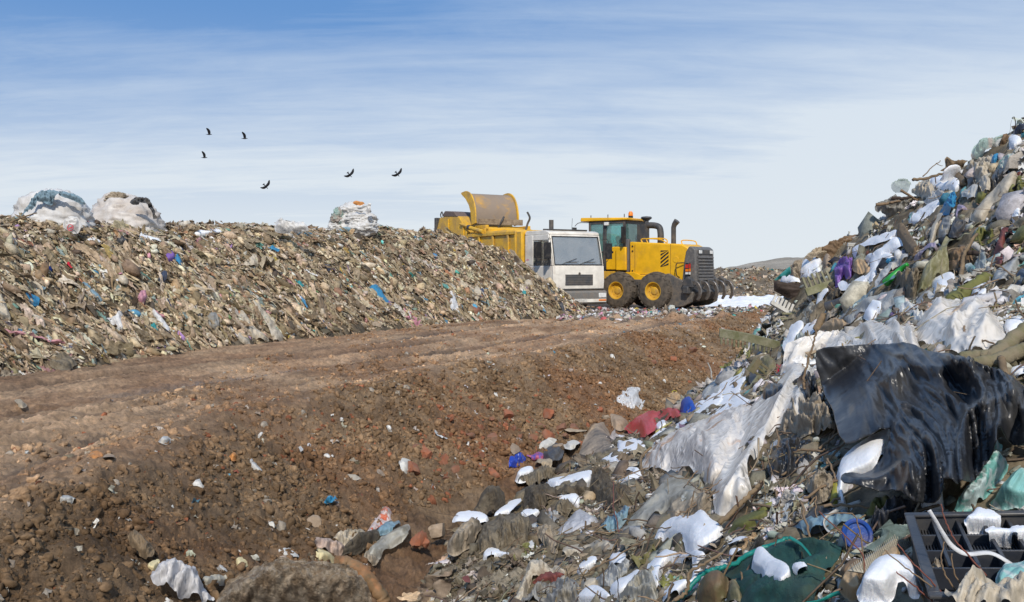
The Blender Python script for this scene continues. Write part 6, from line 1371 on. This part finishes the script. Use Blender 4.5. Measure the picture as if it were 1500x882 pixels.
# ---- small curated things on the left heap
LI = [
 ('plastic_bag','bag','blue glossy bag low on the right half of the long heap','blue',z('L',1348,460,1370,440,1400,465,1430,520,1400,525,1370,495),.10),
 ('plastic_bag','bag','tiny magenta bag touching the blue glossy bag','purple',z('L',1418,515,1430,498,1445,515,1430,530),.05),
 ('plastic_bag','bag','violet bag under the middle of the crest','purple',z('L',605,345,630,330,648,345,625,368),.08),
 ('plastic_bag','bag','sky blue bag right of the violet bag','blue',z('L',640,340,655,335,670,375,660,388,640,365),.08),
 ('plastic_bag','bag','dark navy bag in the middle of the slope','navy',z('L',578,430,590,405,612,410,612,440,590,446),.10),
 ('white_sheet','cloth','white cloth flag standing out of the left slope','paper',z('L',388,570,420,560,438,535,465,570,465,615,440,620,415,595),.06),
 ('white_plank','board','white narrow board leaning on the slope','paper',z('L',552,540,565,535,622,605,618,632,605,625),.04),
 ('brown_sheet','sheet','tan sheet hanging left of the middle of the slope','tan',z('L',625,440,650,430,678,470,655,515,640,500),.05),
 ('cream_sheet','sheet','pale cream sheet hanging in the middle of the slope','cream',z('L',708,450,750,440,752,500,745,520,712,475),.05),
 ('twisted_sheet','sheet','long twisted cream sheet running down to the road','cream',z('L',915,490,935,485,985,560,1040,630,1035,652,1000,652,975,600,945,560),.14),
 ('twisted_sheet','sheet','stringy cream sheet left of the long twisted one','cream',z('L',870,550,890,540,930,600,980,640,975,655,930,640,890,600),.08),
 ('cream_bag','bag','cream bag high on the slope right of the middle','cream',z('L',885,365,920,350,930,325,950,360,940,380,900,385),.08),
 ('yellow_bag','bag','bright yellow scrap on the crest near the snow','yellow',z('B',1080,445,1110,410,1160,405,1190,435,1130,440,1100,460),.05),
 ('black_bag','bag','black open bag on the crest between the two big sacks','dark',z('B',620,480,630,400,660,355,760,390,790,410,700,400,670,430,660,470),.12),
 ('black_bag','bag','dark bag lying right of the black open bag','dark',z('B',850,470,880,440,950,475,960,490,890,500),.10),
 ('red_bottle','bottle','red bottle shaped scrap high on the left slope','red',z('B',485,640,500,625,530,680,520,690,495,665),.05),
 ('round_cap','cap','small round blue cap on the left slope','royal',z('B',340,685,360,670,388,680,380,698,350,700),.04),
 ('blue_bag','bag','light blue bag at the far left of the slope','lblue',z('B',260,850,275,815,320,808,340,835,300,855),.07),
 ('blue_bag','bag','aqua blue bag near the left edge below the light blue one','blue',z('L',90,490,110,485,145,505,140,525,105,515),.07),
 ('blue_pipe','tube','pale blue tube lying across the left slope','lblue',z('L',300,440,318,440,378,505,370,518,320,470),.05),
 ('blue_pipe','tube','thin blue tube in the upper middle of the slope','lblue',z('L',755,375,770,378,810,420,800,430,765,395),.04),
 ('green_scrap','plastic scrap','bright green scrap in the middle of the slope','green',z('L',845,395,860,395,873,405,855,408),.03),
 ('green_bottle','bottle','green bottle near the crest below the small sacks','green',z('L',1296,315,1306,308,1310,330,1300,338),.04),
 ('teal_bag','bag','teal bag on the crest right of the middle','teal',z('L',990,255,1020,248,1035,268,1005,272),.05),
 ('blue_bag','bag','bright blue strip just under the crest right of the middle','blue',z('L',978,308,1000,308,1028,325,1015,333),.05),
 ('teal_bag','bag','teal film on the upper right slope','teal',z('L',1075,425,1090,430,1122,460,1105,462),.05),
 ('navy_bag','bag','tiny blue bag high above the blue glossy bag','navy',z('L',1185,375,1205,370,1215,390,1195,392),.05),
 ('teal_bag','bag','dark teal bag at the foot of the left slope','teal',z('L',540,590,560,583,590,615,575,632,550,610),.07),
 ('pink_bag','bag','pinkish cloth left of the white narrow board','pink',z('L',503,500,525,470,542,490,525,520),.06),
 ('tyre_piece','pipe','broken grey pipe end sticking out of the slope','grey',z('L',755,560,790,550,805,590,795,620,765,600),.12),
 ('grey_slab','slab','grey flat slab at the foot of the far left slope','rag',z('L',175,710,230,700,285,740,240,760,185,745),.08),
 ('cream_bag','bag','cream bag half cut by the left edge of the picture','cream',z('L',-20,460,5,480,40,570,20,575,-20,560),.08),
 ('pink_scrap','plastic scrap','pale pink sheet at the lower left edge','beige',z('L',0,690,30,690,75,735,65,748,20,715),.05),
 ('teal_scrap','plastic scrap','mint green bag at the foot of the slope near the road','mint',z('L',325,715,345,708,358,730,340,738),.06),
 ('white_lump','plastic scrap','cream crumpled bag at the foot of the slope near its middle','cream',z('L',865,630,890,620,920,655,890,662),.06),
 ('white_cup','cup','tiny white cup high on the left slope','paper',z('L',420,425,432,420,438,440,428,446),.05),
 ('pink_scrap','plastic scrap','orange pink wrapper on the crest above the middle','pink',z('L',720,280,745,278,750,292,725,293),.04),
 ('beige_sack','sack','white beige sack standing up on the crest right of the middle','bag',z('L',1010,250,1018,205,1060,215,1110,215,1130,250,1060,256),.12),
 ('dark_sheet','plastic sheet','long grey black strip running down the right slope','dark',z('E',740,690,760,690,860,820,870,870,850,860,790,760),.08),
 ('white_sheet','plastic sheet','long white film hanging above the road on the right part','paper',z('E',85,730,115,725,150,860,140,882,90,860),.08),
 ('cream_sheet','sheet','torn cream sheet with two holes on the right slope','cream',z('E',245,730,270,700,310,740,280,810,250,790),.06),
 ('blue_bag','bag','blue streak near the crest next to the truck','blue',z('E',450,488,470,485,530,520,525,532,480,505),.05),
 ('teal_bag','bag','round teal bag low on the heap nose','teal',z('E',575,740,600,728,615,750,595,762),.06),
 ('cream_bag','bag','pinkish white bag in the middle of the heap nose','cream',z('E',590,670,625,650,660,680,640,710,600,700),.08),
 ('beige_board','board','pinkish beige board on the heap crest next to the truck','beige',z('E',480,470,520,480,585,540,560,540,500,505),.04),
 ('red_scrap','plastic scrap','pink red scrap on the heap just below the truck cab','pink',z('E',598,545,620,538,635,552,615,560),.04)]
for n_, c_, l_, m_, p_, h_ in LI: D(n_, c_, l_, m_, p_, depth=23.5 if 'standing up on the crest' in l_ else None, h=h_, wr=.04, wl=.16, lift=.10, rag=1.2, ang=52, st=2.5, res=1.4)
for l_, p_ in (('snow strip on the crest of the long heap above its middle', z('L',700,250,770,238,835,262,800,270,720,268)), ('snow scrap on the crest just right of the big sacks', z('B',1010,460,1060,400,1120,400,1090,440,1180,470,1170,500,1080,480)), ('thin snow streak right of the yellow scrap on the crest', z('B',1190,425,1300,420,1320,440,1240,445)), ('snow scrap beside the black open bag on the crest', z('B',630,490,690,468,740,490,720,512,660,510))):
    drape('snow_patch', l_, 'snow', p_, SNOW, h=.06, lift=.10, wr=.01, group='snow patches on the left heap', up=.5, res=1.5)
# big sacks on the crest
def blob(name, label, cat, cx, by, w, hgt, d, m, seed, sq=2.6, wr=.05, wl=.25, dep=.8, parent=None, sink=.12, vst=3.):
    bmm = bmesh.new(); bmesh.ops.create_icosphere(bmm, subdivisions=5, radius=1); V = np.array([v.co[:] for v in bmm.verts]); Fc = np.array([[v.index for v in f.verts] for f in bmm.faces]); bmm.free()
    rad = (np.abs(V[:,0])**sq+np.abs(V[:,1])**sq+np.abs(V[:,2])**sq)**(-1/sq); V = V*rad[:,None]
    s = d/F; W_ = w*s/2; p = P(cx, by, d); zt = P(cx, by-hgt, d).z; zb = min(float(surf(np.array([p.x]), np.array([p.y]))[0]), p.z) if parent is None and name == 'big_bag' else p.z; H_ = (zt-zb+sink)/2
    a = np.arctan2(V[:,1], V[:,0]); r = 1+.10*fbm(V[:,0]*1.3+seed, V[:,1]*1.3+V[:,2], 3, seed)
    tp = 1.06-.24*np.clip(V[:,2:3], -.6, 1)**1 if vst > 2 else 1
    V = V*np.c_[np.ones((len(V),2))*tp, np.ones(len(V))]*r[:,None]*np.array([W_, W_*dep, H_])
    u = a*W_; v = V[:,2]
    ww = sum((1-2.4*np.abs(pn(u/wl*1.9**i/vst*1.5+seed, v/wl*1.9**i*vst/2, seed+i)))*.68**i for i in range(5))*.8
    V = V*(1+wr*(ww-.5)/max(W_,.1)*.6)[:,None]
    o = mesh_np(name, V, Fc, m, parent)
    o.location = (p.x, p.y, zt-H_)
    if parent is None: tag(o, label, cat)
    HERO.append((np.array([(cx-w/2,by-hgt),(cx+w/2,by-hgt),(cx+w/2,by),(cx-w/2,by)]), d))
    return o
BAGM = mat((.70,.69,.68), .5, .06, 0, .45, (.42,.38,.33), bmp=.4, bs=18, dscale=2.5, crin=.8, crs=3.2)
BAGW = mat((.66,.62,.58), .5, .06, 0, .5, (.40,.34,.29), bmp=.4, bs=18, dscale=2.5, crin=.8, crs=3.2)
s1 = blob('big_bag','big white bulk bag with blue jeans thrown over it','bulk bag', 79, 345, 98, 65, 18.4, BAGM, 3, wr=.09, sink=.25, wl=.3)
s2 = blob('big_bag','big beige white bulk bag tied with a knot on top','bulk bag', 182, 346, 92, 60, 20.8, BAGW, 7, wr=.09, sink=.25, wl=.3)
kn = blob('knot', None, None, 171, 296, 26, 13, 20.6, M_['ragl'], 9, wr=.10, wl=.08, sink=.03); kn.parent = s2; kn.location = Vector(kn.location)-Vector(s2.location); kn.pop('label', None)
D('jeans','jeans','faded blue jeans draped over the left bulk bag','bluej',z('B',152,285,200,200,250,130,300,98,380,92,430,105,440,130,400,170,375,200,330,180,290,180,250,230,190,275,165,292),h=.05,wr=.05,wl=.12,depth=17.75,lift=.02,res=1.4)
D('blue_jeans','jeans','second blue jeans leg on the right shoulder of the left bulk bag','bluej',z('B',430,110,510,120,580,150,625,190,600,190,540,160,470,135),h=.04,wr=.04,wl=.1,depth=17.75,lift=.02,res=1.4)
D('black_cloth','cloth','black cloth draped over the right shoulder of the knotted bulk bag','dark',z('B',955,185,1000,155,1060,150,1100,180,1130,235,1135,275,1150,295,1125,300,1110,260,1080,235,1050,205,1010,195),h=.05,wr=.05,wl=.1,depth=19.95,lift=.02,res=1.4)
D('small_sack','sack','small white sack with a red circle in front of the left bulk bag','bag',z('B',460,380,470,310,510,285,560,290,578,320,570,400,520,400),h=.12,wr=.02,depth=17.6,lift=.03,res=1.4)
_c = P(103, 333.5, 17.46); a_ = np.linspace(0, 2*np.pi, 21)
o = MB().tube([(_c.x+.055*math.cos(k), _c.y, _c.z+.06*math.sin(k)) for k in a_], .008, 5).build('printed_circle', mat((.62,.05,.08), .5, dirt=.1)); tag(o, 'red printed ring on the small white sack', 'print')
o2 = MB().prism([(_c.x-.03,_c.z-.03),(_c.x+.03,_c.z-.01),(_c.x+.035,_c.z+.02),(_c.x-.02,_c.z+.0)], _c.y-.004, _c.y+.004).build('printed_mark', mat((.62,.05,.08), .5, dirt=.1), o); 
stick('brown_pole','long brown stick leaning against the left bulk bag','stick', z('B',60,335,150,297,270,258), .02, M_['wood'], depth=17.3, lift=0)
for i, (cx, by, w, h_, d, m_, lb) in enumerate([(508,341,46,30,27.8,'bag','leftmost lower sack of the small sack pile with red marks'),(531,342,40,25,27.5,'bag','bulging lower right sack of the small sack pile'),(528,325,42,15,27.6,'bag','flat middle sack of the small sack pile'),(518,314,40,18,27.8,'bag','topmost white sack of the small sack pile'),(495,325,16,18,27.5,'mint','mint green sack at the left of the small sack pile'),(490,336,14,12,27.5,'bag','small grey sack at the lower left of the sack pile')]):
    o = blob('small_sack', lb, 'sack', cx, by, w, h_, d, M_[m_], 11+i, wr=.09, wl=.2, sink=.08, sq=2.2)
D('sack_scrap','plastic scrap','orange panel on top of the small sack pile','orange',z('C',490,130,525,103,600,120,630,145,570,165),h=.03,wr=.01,depth=27.0,lift=.02,res=1)
D('sack_corner','plastic scrap','pointed white sack corner at the top right of the pile','bag',z('C',640,150,697,130,690,185,665,250,640,220),h=.06,wr=.02,depth=27.0,lift=.02,res=1)
D('blue_scrap','plastic scrap','pale blue film at the foot of the small sack pile','lblue',z('C',290,465,340,430,400,400,460,400,440,440,360,460),h=.06,wr=.03,depth=26.9,lift=.02,res=1)
D('brown_scrap','plastic scrap','brown torn cardboard at the foot of the small sack pile','tan',z('C',440,460,460,415,508,410,500,460,470,480),h=.05,wr=.02,depth=26.9,lift=.02,res=1)
for (a, b_) in ((383,347,),): pass
# ---- slatted panels
def slats(label, a, b, tl, ta, n, depth, m, wid=.10, th=.05, tw=.5, arc=0., gap=.0):
    """a bar from photo point a to b with n teeth of photo length tl in direction ta (degrees, 0 = right, 90 = up)"""
    A = P(*a, depth); B = P(*b, depth); pm = depth/F
    ax = (B-A); L = ax.length; ax.normalize(); tv = Vector((math.cos(math.radians(ta)), .25, math.sin(math.radians(ta)))).normalized()
    nr = ax.cross(tv).normalized(); root = A.copy()
    me = MB(); k = 8
    for i in range(k):
        t0, t1 = i/k, (i+1)/k; f = lambda t: A+ax*L*t+Vector((0,0,arc*math.sin(math.pi*t)*L))
        p, q = f(t0)-root, f(t1)-root
        V = [p-tv*wid, p, p+nr*th, p+nr*th-tv*wid, q-tv*wid, q, q+nr*th, q+nr*th-tv*wid]
        me.add(V, [(0,1,5,4),(1,2,6,5),(2,3,7,6),(3,0,4,7)]+([(0,3,2,1)] if i == 0 else [])+([(4,5,6,7)] if i == k-1 else []))
    o = me.build('slatted_panel', m); o.location = root; tag(o, label, 'slatted panel', 'broken slatted panels in the right heap')
    st_ = L/n
    for i in range(n):
        t = (i+.5)/n; p = A+ax*L*t+Vector((0,0,arc*math.sin(math.pi*t)*L))-root; w = ax*st_*tw*.5; lv = tv*(tl*pm*random.uniform(.88,1.08))
        w2 = nr*th*.7
        V = [p-w+nr*th*.15, p+w+nr*th*.15, p+w+w2, p-w+w2]; V += [v+lv for v in V]
        MB().add(V, [(0,1,2,3),(7,6,5,4),(0,4,5,1),(1,5,6,2),(2,6,7,3),(3,7,4,0)]).build('slat', m, o, .004)
    HERO.append((np.array([(a[0],a[1]-12),(b[0],b[1]-12),(b[0],b[1]+12),(a[0],a[1]+12)]), depth))
    return o
slats('greenish arched slatted panel jutting out over the soil bank', (1054,494), (1142,513), 11, -88, 14, 11.6, M_['plankm'], .11, .04, .45, .02)
o_ = slats('white comb like slatted panel below the dark wooden boards', (1129,441), (1174,467), 12, 62, 9, 12.2, M_['concrete'], .05, .05, .62)
slats('upturned slatted panel with thick teeth under the wide snow cap', (1178,424), (1219,410), 17, 108, 6, 11.6, M_['plankm'], .10, .05, .42)
slats('small slatted panel on the snow near the crest', (1242,361), (1268,361), 12, -97, 7, 12.0, M_['concrete'], .04, .04, .5)
slats('broken brown slatted panel under the white comb like one', (1150,478), (1163,456), 14, 180, 3, 12.1, M_['plankm'], .05, .04, .4)
slats('olive framed slatted panel standing in the snow left of the red wedge', (1088,592), (1117,552), 18, -15, 9, 10.4, M_['plankm'], .05, .04, .35)
slats('short dark slatted block above the olive framed one', (1104,548), (1117,530), 14, -35, 3, 10.5, M_['moss'], .08, .06, .45)
D('wooden_block','board','weathered greenish board block left of the milky curtain','moss',z('M',500,430,560,320,620,300,690,370,690,440,600,500,560,510),h=.14,wr=.02,lift=.1,rag=.5)
D('plastic_board','board','black plastic piece between the snow and the weathered board','dark',z('M',440,470,490,430,540,500,500,560,460,585),h=.06,wr=.01,lift=.06)
stick('wooden_lath','greenish thin lath poking out of the snow','lath', z('M',315,700,380,600,450,480), .02, M_['moss'], lift=.16)
stick('wooden_lath','brown lath crossing the greenish one','lath', z('M',330,540,370,640), .03, M_['wood'], lift=.18)
stick('steel_post','short grey post standing in the snow','post', z('M',430,480,425,370), .02, M_['wood'], lift=.15)
# ---- boards, bottles, sticks
stick('bottle','bright green plastic bottle lying in the snow','bottle', z('G',105,555,150,510,230,440,290,395), .045, M_['green'], lift=.20, taper=.45, seg=12, wob=0)
stick('tube','black ribbed tube left of the rags','tube', z('K',570,445,670,415,780,370), .065, M_['dark'], lift=.20, taper=1, seg=12, wob=0)
stick('log','moss covered log lying diagonally at the right','log', z('G',690,715,780,650,860,590,1010,480), .07, M_['olive'], lift=.2, taper=.6, seg=10, wob=.012)
stick('stake','brown weathered stake above the milky sheet','stake', z('K',480,650,505,590,545,500), .05, M_['wood'], lift=.2, taper=.7, seg=8)
stick('board','long white painted board crossing the right edge','board', z('G',780,730,1000,690,1310,625), .04, mat((.66,.63,.62),.6,dirt=.3,dcol=(.4,.35,.3)), lift=.22, taper=1, seg=4, wob=0)
stick('long_stick','long bare branch on the skyline','branch', z('F',340,490,500,465,640,420,780,385), .02, M_['wood'], depth=11.0, lift=.0, wob=.01)
stick('twig','forked bare twig rising above the skyline','twig', z('F',425,465,480,400,575,325), .008, M_['twig'], depth=11.0, lift=.0)
stick('twig','little side twig of the skyline branch','twig', z('F',535,350,590,372), .005, M_['twig'], depth=11.0, lift=.0)
stick('stick','brown stick sticking out left above the dark mesh sack','stick', z('F',18,706,150,690,260,660), .022, M_['twig'], depth=11.3, lift=.1)
stick('stick','brown stick slanting down over the dark mesh sack','stick', z('F',230,580,330,640,430,700), .018, M_['twig'], depth=11.2, lift=.1)
stick('dark_pole','dark pole lying across the top of the mesh sack','stick', z('F',155,648,250,650,330,640), .025, M_['woodd'], depth=11.2, lift=.1)
stick('branch','brown forked branch standing in the dark hollow','branch', z('G',760,640,755,440,790,290,890,130), .022, M_['wood'], lift=.25)
stick('branch','dark horizontal branch left of the maroon jumper','branch', z('G',790,290,880,300,1000,330), .028, M_['woodd'], lift=.22)
stick('branch','pale crooked branch over the mossy log','branch', z('G',610,700,680,620,780,540,900,490), .018, M_['wood'], lift=.24)
stick('pipe','white plastic pipe piece beside the dark branch','pipe', z('G',860,225,900,255,955,305), .03, M_['white'], lift=.22, taper=1)
stick('branch','thick olive branch entering from the right edge above the tarp','branch', z('H',880,395,1000,385,1080,375,1180,290,1290,210), .035, M_['moss'], lift=.22, taper=1.2, seg=10)
stick('branch','second thick branch under the first at the right edge','branch', z('H',930,435,1020,425,1120,400,1220,360,1290,340), .035, M_['moss'], lift=.2, taper=1.2, seg=10)
stick('branch','third branch hanging down behind the tarp','branch', z('H',1120,400,1140,480,1160,530,1080,545), .022, M_['wood'], lift=.18, seg=8)
stick('twig','thin curved twig lying over the big clear bag','twig', z('H',890,205,910,250,1050,300,1160,350,1260,420), .007, M_['twig'], lift=.32)
stick('tall_twig','tall thin twig rising in front of the milky sheet','twig', z('M',930,580,925,480,970,320,1015,170,1030,50), .008, M_['twig'], lift=.38, depth=5.6)
stick('branch','brown bare branch lying over the milky curtain','branch', z('M',640,500,750,590,850,680,960,790,1060,890), .014, M_['wood'], lift=.35)
stick('branch','thick broken branch pointing up from the double snow cushion','branch', z('O',620,230,740,120,820,40,900,-30,930,-70), .016, M_['wood'], lift=.22, seg=8, taper=.8)
stick('branch','long thin branch lying across the arch shaped snow','branch', z('O',280,800,380,730,400,600,520,520,640,460), .010, M_['wood'], lift=.12, depth=4.4)
stick('branch','dark branch stump standing in front of the bubbly bag','branch', z('N',970,860,985,760,975,650,1010,600,1050,560), .018, M_['wood'], lift=.35)
stick('twig','red upright twig in front of the brownish roll','twig', z('Q',1290,710,1250,580,1210,440,1185,310,1185,180), .006, M_['rtwig'], lift=.4)
stick('twig','long grey twig running along the brownish roll','twig', z('Q',1040,700,1160,640,1300,560,1430,490), .006, M_['twig'], lift=.3)
stick('twig','thin twig reaching over the milky canister','twig', z('Q',870,420,960,400,1040,370), .004, M_['twig'], lift=.25)
for i, (lb, pts) in enumerate([('left red stem rising in front of the blue lid', z('I',260,890,250,740,240,620,130,500,0,380)), ('second red stem arching beside the first one', z('I',265,890,245,640,225,480,180,390,30,395)), ('dark red twig rising over the middle of the crate', z('I',930,735,830,620,740,510,700,420,680,340)), ('brown twig slanting across the snow in the crate', z('I',740,885,620,790,480,690,360,590)), ('red twig crossing the crate from its left corner', z('I',690,840,620,760,500,640,440,560)), ('ochre stem bent over the crate front', z('I',810,885,720,760,680,650,700,545)), ('thin orange twig at the bottom of the crate', z('I',640,885,540,800,430,715)), ('fine red twig rising near the cream bag', z('I',830,820,760,740,735,610))]):
    stick('twig', lb, 'twig', pts, .003, M_['rtwig'] if i % 2 == 0 else M_['twig'], lift=.25, seg=6, depth=2.85 if i > 1 else 3.2, wob=.002)
rt_ = random.Random(3)
for i in range(26):   # tangle of dry twigs in the hollow beside the tarp
    x0 = 1110+rt_.uniform(-10,115); y0 = 650+rt_.uniform(-25,95); a = rt_.uniform(-1.1,.2) if i % 3 else rt_.uniform(.9,1.6); L_ = rt_.uniform(40,95)
    o = stick('dry_twig','dry brown twig in the tangle between the milky curtain and the tarp','twig', [(x0,y0),(x0+L_*.5*math.cos(a)+rt_.uniform(-6,6),y0+L_*.5*math.sin(a)+rt_.uniform(-6,6)),(x0+L_*math.cos(a),y0+L_*math.sin(a))], rt_.uniform(.003,.009), M_['twig'], lift=rt_.uniform(.10,.22), group='tangle of dry twigs beside the tarp', seg=6)
for i in range(14):
    x0 = 930+rt_.uniform(-30,70); y0 = 705+rt_.uniform(-20,70); a = rt_.uniform(-.9,.5); L_ = rt_.uniform(50,120)
    o = stick('dry_twig','bare grey twig lying over the brownish plastic roll','twig', [(x0,y0),(x0+L_*.5*math.cos(a)+rt_.uniform(-8,8),y0+L_*.5*math.sin(a)+rt_.uniform(-8,8)),(x0+L_*math.cos(a),y0+L_*math.sin(a))], rt_.uniform(.003,.007), M_['twig'], lift=rt_.uniform(.16,.3), group='bare twigs over the plastic roll', seg=6)
stick('ribbon','white plastic strap curling over the black crate','strap', z('I',612,370,650,430,690,500,740,570,820,615,950,610,1050,660,1120,720), .01, M_['paper'], lift=.22, depth=2.95, flat=.014, wob=0)
stick('ribbon','pale plastic strap looped left of the crate','strap', z('I',230,320,120,360,40,410,30,460,80,500,200,480), .01, M_['white'], lift=.12, flat=.015, wob=0)
stick('ribbon','teal ribbon falling over the green net','ribbon', z('O',1130,335,1220,390,1300,490,1350,600,1420,680), .01, M_['ribbon'], lift=.16, flat=.015, wob=0)
stick('ribbon','teal hem rope along the upper edge of the green net','rope', z('O',290,820,400,710,500,600,600,570,700,540,870,440,1000,390,1120,335), .012, M_['ribbon'], lift=.13, taper=1, seg=7)
stick('ribbon','short teal ribbon at the bottom edge','ribbon', z('O',1250,815,1350,800,1440,760,1500,740), .01, M_['ribbon'], lift=.16, flat=.015, wob=0)
stick('stick','yellow flat stick lying over the red crate','stick', z('N',1030,495,1120,430,1235,362), .014, mat((.45,.42,.16),.7,dirt=.3), lift=.14, wob=0)
stick('stick','yellowish stick at the lower edge of the red crate','stick', z('N',945,445,1030,500), .012, mat((.45,.42,.16),.7,dirt=.3), lift=.14, wob=0)
stick('ring','yellow plastic ring on the brown paper bag','ring', z('N',1205,195,1200,165,1225,160,1235,185,1220,205), .010, M_['yellow'], lift=.14, taper=1, wob=0)
# blue lid, spiky mat
o = MB(); c0 = on(1252, 797, .07)
a_ = np.linspace(0, 2*np.pi, 33); rr_ = .055
o.tube([(rr_*math.cos(k), rr_*.62*math.sin(k), .045*math.sin(k)) for k in a_], .010, 8)
o.add([(rr_*math.cos(k), rr_*.62*math.sin(k), .045*math.sin(k)-.006) for k in a_[:-1]], [tuple(range(32))])
o = o.build('plastic_disc', mat((.015,.07,.32), .4, dirt=.4)); o.location = c0+Vector((0,-.03,-.02)); o.rotation_euler = (.35,-.35,0); tag(o, 'round blue plastic lid left of the black crate', 'lid')
V, Fc = [], []; mb = MB(); ca = P(*z('I',95,690)[0], 3.15); cb = P(*z('I',345,520)[0], 3.35); ax = cb-ca; wv = Vector((.10,.05,-.03))
mb.plate([ca-ca, ax, ax+wv, wv], .01)
for i in range(26):
    for j in range(5):
        p = ax*(i+.5)/26+wv*(j+.5)/5; dirv = Vector((-.35,-.2,.9)) if j < 4 else Vector((-.6,-.3,.7)); mb.tube([p, p+dirv*.022], [.0022,.0012], 4)
o = mb.build('spiky_mat', mat((.50,.46,.37), .7, dirt=.3)); o.location = ca+Vector((0,-.12,.03)); tag(o, 'bristly beige brush mat along the left side of the crate', 'mat')
# black crate
def crate():
    A, u, w, n, lu, lw = CRATE; HERO.append((np.array(z('I',495,400,1330,380,1330,900,250,900)), 3.0))
    rt = empty('black_crate', A); tag(rt, 'black vented plastic crate half filled with snow in the lower right corner', 'crate')
    X = lambda a, b, c: u*a+w*b+n*c
    def bar(m, a0, a1, b0, b1, c0, c1):
        V = [X(a,b,c) for a in (a0,a1) for b in (b0,b1) for c in (c0,c1)]; m.add(V, [(0,1,3,2),(4,6,7,5),(0,4,5,1),(2,3,7,6),(0,2,6,4),(1,5,7,3)])
    m = MB(); bar(m, 0, lu, 0, lw, -.19, -.18); m.build('crate_base', M_['crate'], rt)
    for (a0,a1,b0,b1) in ((0,lu,0,.012),(0,lu,lw-.012,lw),(0,.012,.0125,lw-.0125),(lu-.012,lu,.0125,lw-.0125)):
        m = MB(); bar(m, a0,a1,b0,b1,-.18,-.001); m.build('crate_wall', M_['crate'], rt, .003)
    m = MB(); bar(m, -.012, lu+.012, -.012, .022, 0, .012); bar(m, -.012, lu+.012, lw-.022, lw+.012, 0, .012); bar(m, -.012, .022, .0222, lw-.0222, 0, .012); bar(m, lu-.022, lu+.012, .0222, lw-.0222, 0, .012); m.build('crate_rim', M_['crate'], rt, .004)
    m = MB()
    for k in range(1, 6): a = lu*k/6; bar(m, a-.006, a+.006, .0125, lw*.62, -.09, -.012)
    for k in range(1, 4): b = lw*.62*k/3; bar(m, .0125, lu-.0125, b-.005, b+.005, -.088, -.018)
    m.build('crate_rib', M_['crate'], rt, .002)
    m = MB()
    for k in range(46):                       # fine grating of the vented panel
        a = .02+(lu-.04)*k/46; bar(m, a, a+.0045, .013, lw*.205, -.052, -.046); 
    for k in range(46): a = .02+(lu-.04)*k/46; bar(m, a, a+.0045, lw*.215, lw*.41, -.056, -.050)
    m.build('crate_grating', M_['crate'], rt)
    m = MB(); bar(m, .013, lu-.013, .013, lw*.62, -.13, -.124); m.build('crate_floor', M_['crate'], rt)
crate()
# ---- bricks of the soil bank
rb = np.random.default_rng(5); br = []
spots_ = [(700,627),(720,618),(735,628),(752,632),(770,622),(790,628),(805,640),(820,632),(776,612),(830,642),(850,648),(690,640),(672,650),(640,660),(622,664),(610,655),(648,676),(665,690),(690,695),(706,690),(720,697),(655,700),(640,690),(870,655),(800,612),(842,630),(745,612),(715,645),(905,570),(946,545),(1000,535),(925,560),(880,600),(1015,515),(985,525),(960,530),(835,610),(760,640),(740,650),(600,690),(622,800),(780,648),(700,672),(680,665),(660,640),(735,662)]
def brick(i, px, py, s, m, label, group=None, name='brick_lump'):
    p = on(px, py); sc = s*p.y/F*.5
    bmm = bmesh.new(); bmesh.ops.create_cube(bmm, size=2)
    bmesh.ops.subdivide_edges(bmm, edges=bmm.edges, cuts=5, use_grid_fill=True)
    V = np.array([v.co[:] for v in bmm.verts]); q = V/np.abs(V).max(1)[:,None]
    rad = np.linalg.norm(V, axis=1)[:,None]; V = V*(.55+.45/rad*1.25)*np.array([1.15,.9,.75])
    for _ in range(5):
        nn = rb.normal(0,1,3); nn /= np.linalg.norm(nn); dd = V@nn; ex = np.clip(dd-rb.uniform(.5,.8), 0, None); V -= ex[:,None]*nn
    V *= (1+.10*rb.normal(0,1,(len(V),1))*.4)
    for v, c in zip(bmm.verts, V*sc): v.co = c
    me = bpy.data.meshes.new(name); bmm.to_mesh(me); bmm.free(); me.polygons.foreach_set('use_smooth', [True]*len(me.polygons))
    try: me.set_sharp_from_angle(angle=math.radians(28))
    except Exception: pass
    o = link(name, me, m); o.location = p+Vector((0,0,sc*.25)); o.rotation_euler = rb.uniform(-.6,.6,3); o.rotation_euler[2] = rb.uniform(0,6)
    tag(o, label, 'brick' if name == 'brick_lump' else 'stone', group)
for i, (px, py) in enumerate(spots_):
    brick(i, px+rb.uniform(-3,3), py+rb.uniform(-3,3), rb.uniform(7,20)*(1 if py > 590 else .6), M_['brick'] if i % 2 else M_['brickb'], 'broken red brick lump lying in the soil bank', 'broken red brick lumps')
brick(0, 607, 690, 24, M_['brickb'], 'large rounded orange brick with a white clump at its left')
brick(0, 643, 782, 26, M_['stone'], 'dark pinkish cobble stone at the edge of the rags', None, 'cobble')
brick(0, 613, 796, 24, M_['brickb'], 'bright orange brick chip below the dark pinkish cobble')
brick(0, 394, 774, 14, M_['concrete'], 'flat grey pebble low on the soil bank', None, 'pebble')
brick(0, 460, 766, 20, M_['stone'], 'rounded grey brown stone right of the flat grey pebble', None, 'pebble')
brick(0, 818, 660, 18, M_['stone'], 'tan stone at the right end of the brick rubble', None, 'pebble')
stick('thin_stake','pale thin stake standing in the far soil bank','stake', z('M',330,120,305,-10), .012, M_['twig'], depth=17., lift=0, wob=0)
stick('thin_stake','short grey stake standing near the ribbed tray','stake', z('M',130,560,130,440,100,360), .015, M_['lgrey'], depth=13.5, lift=0, wob=.005)
build_left(); build_right(); build_clods(); build_far()
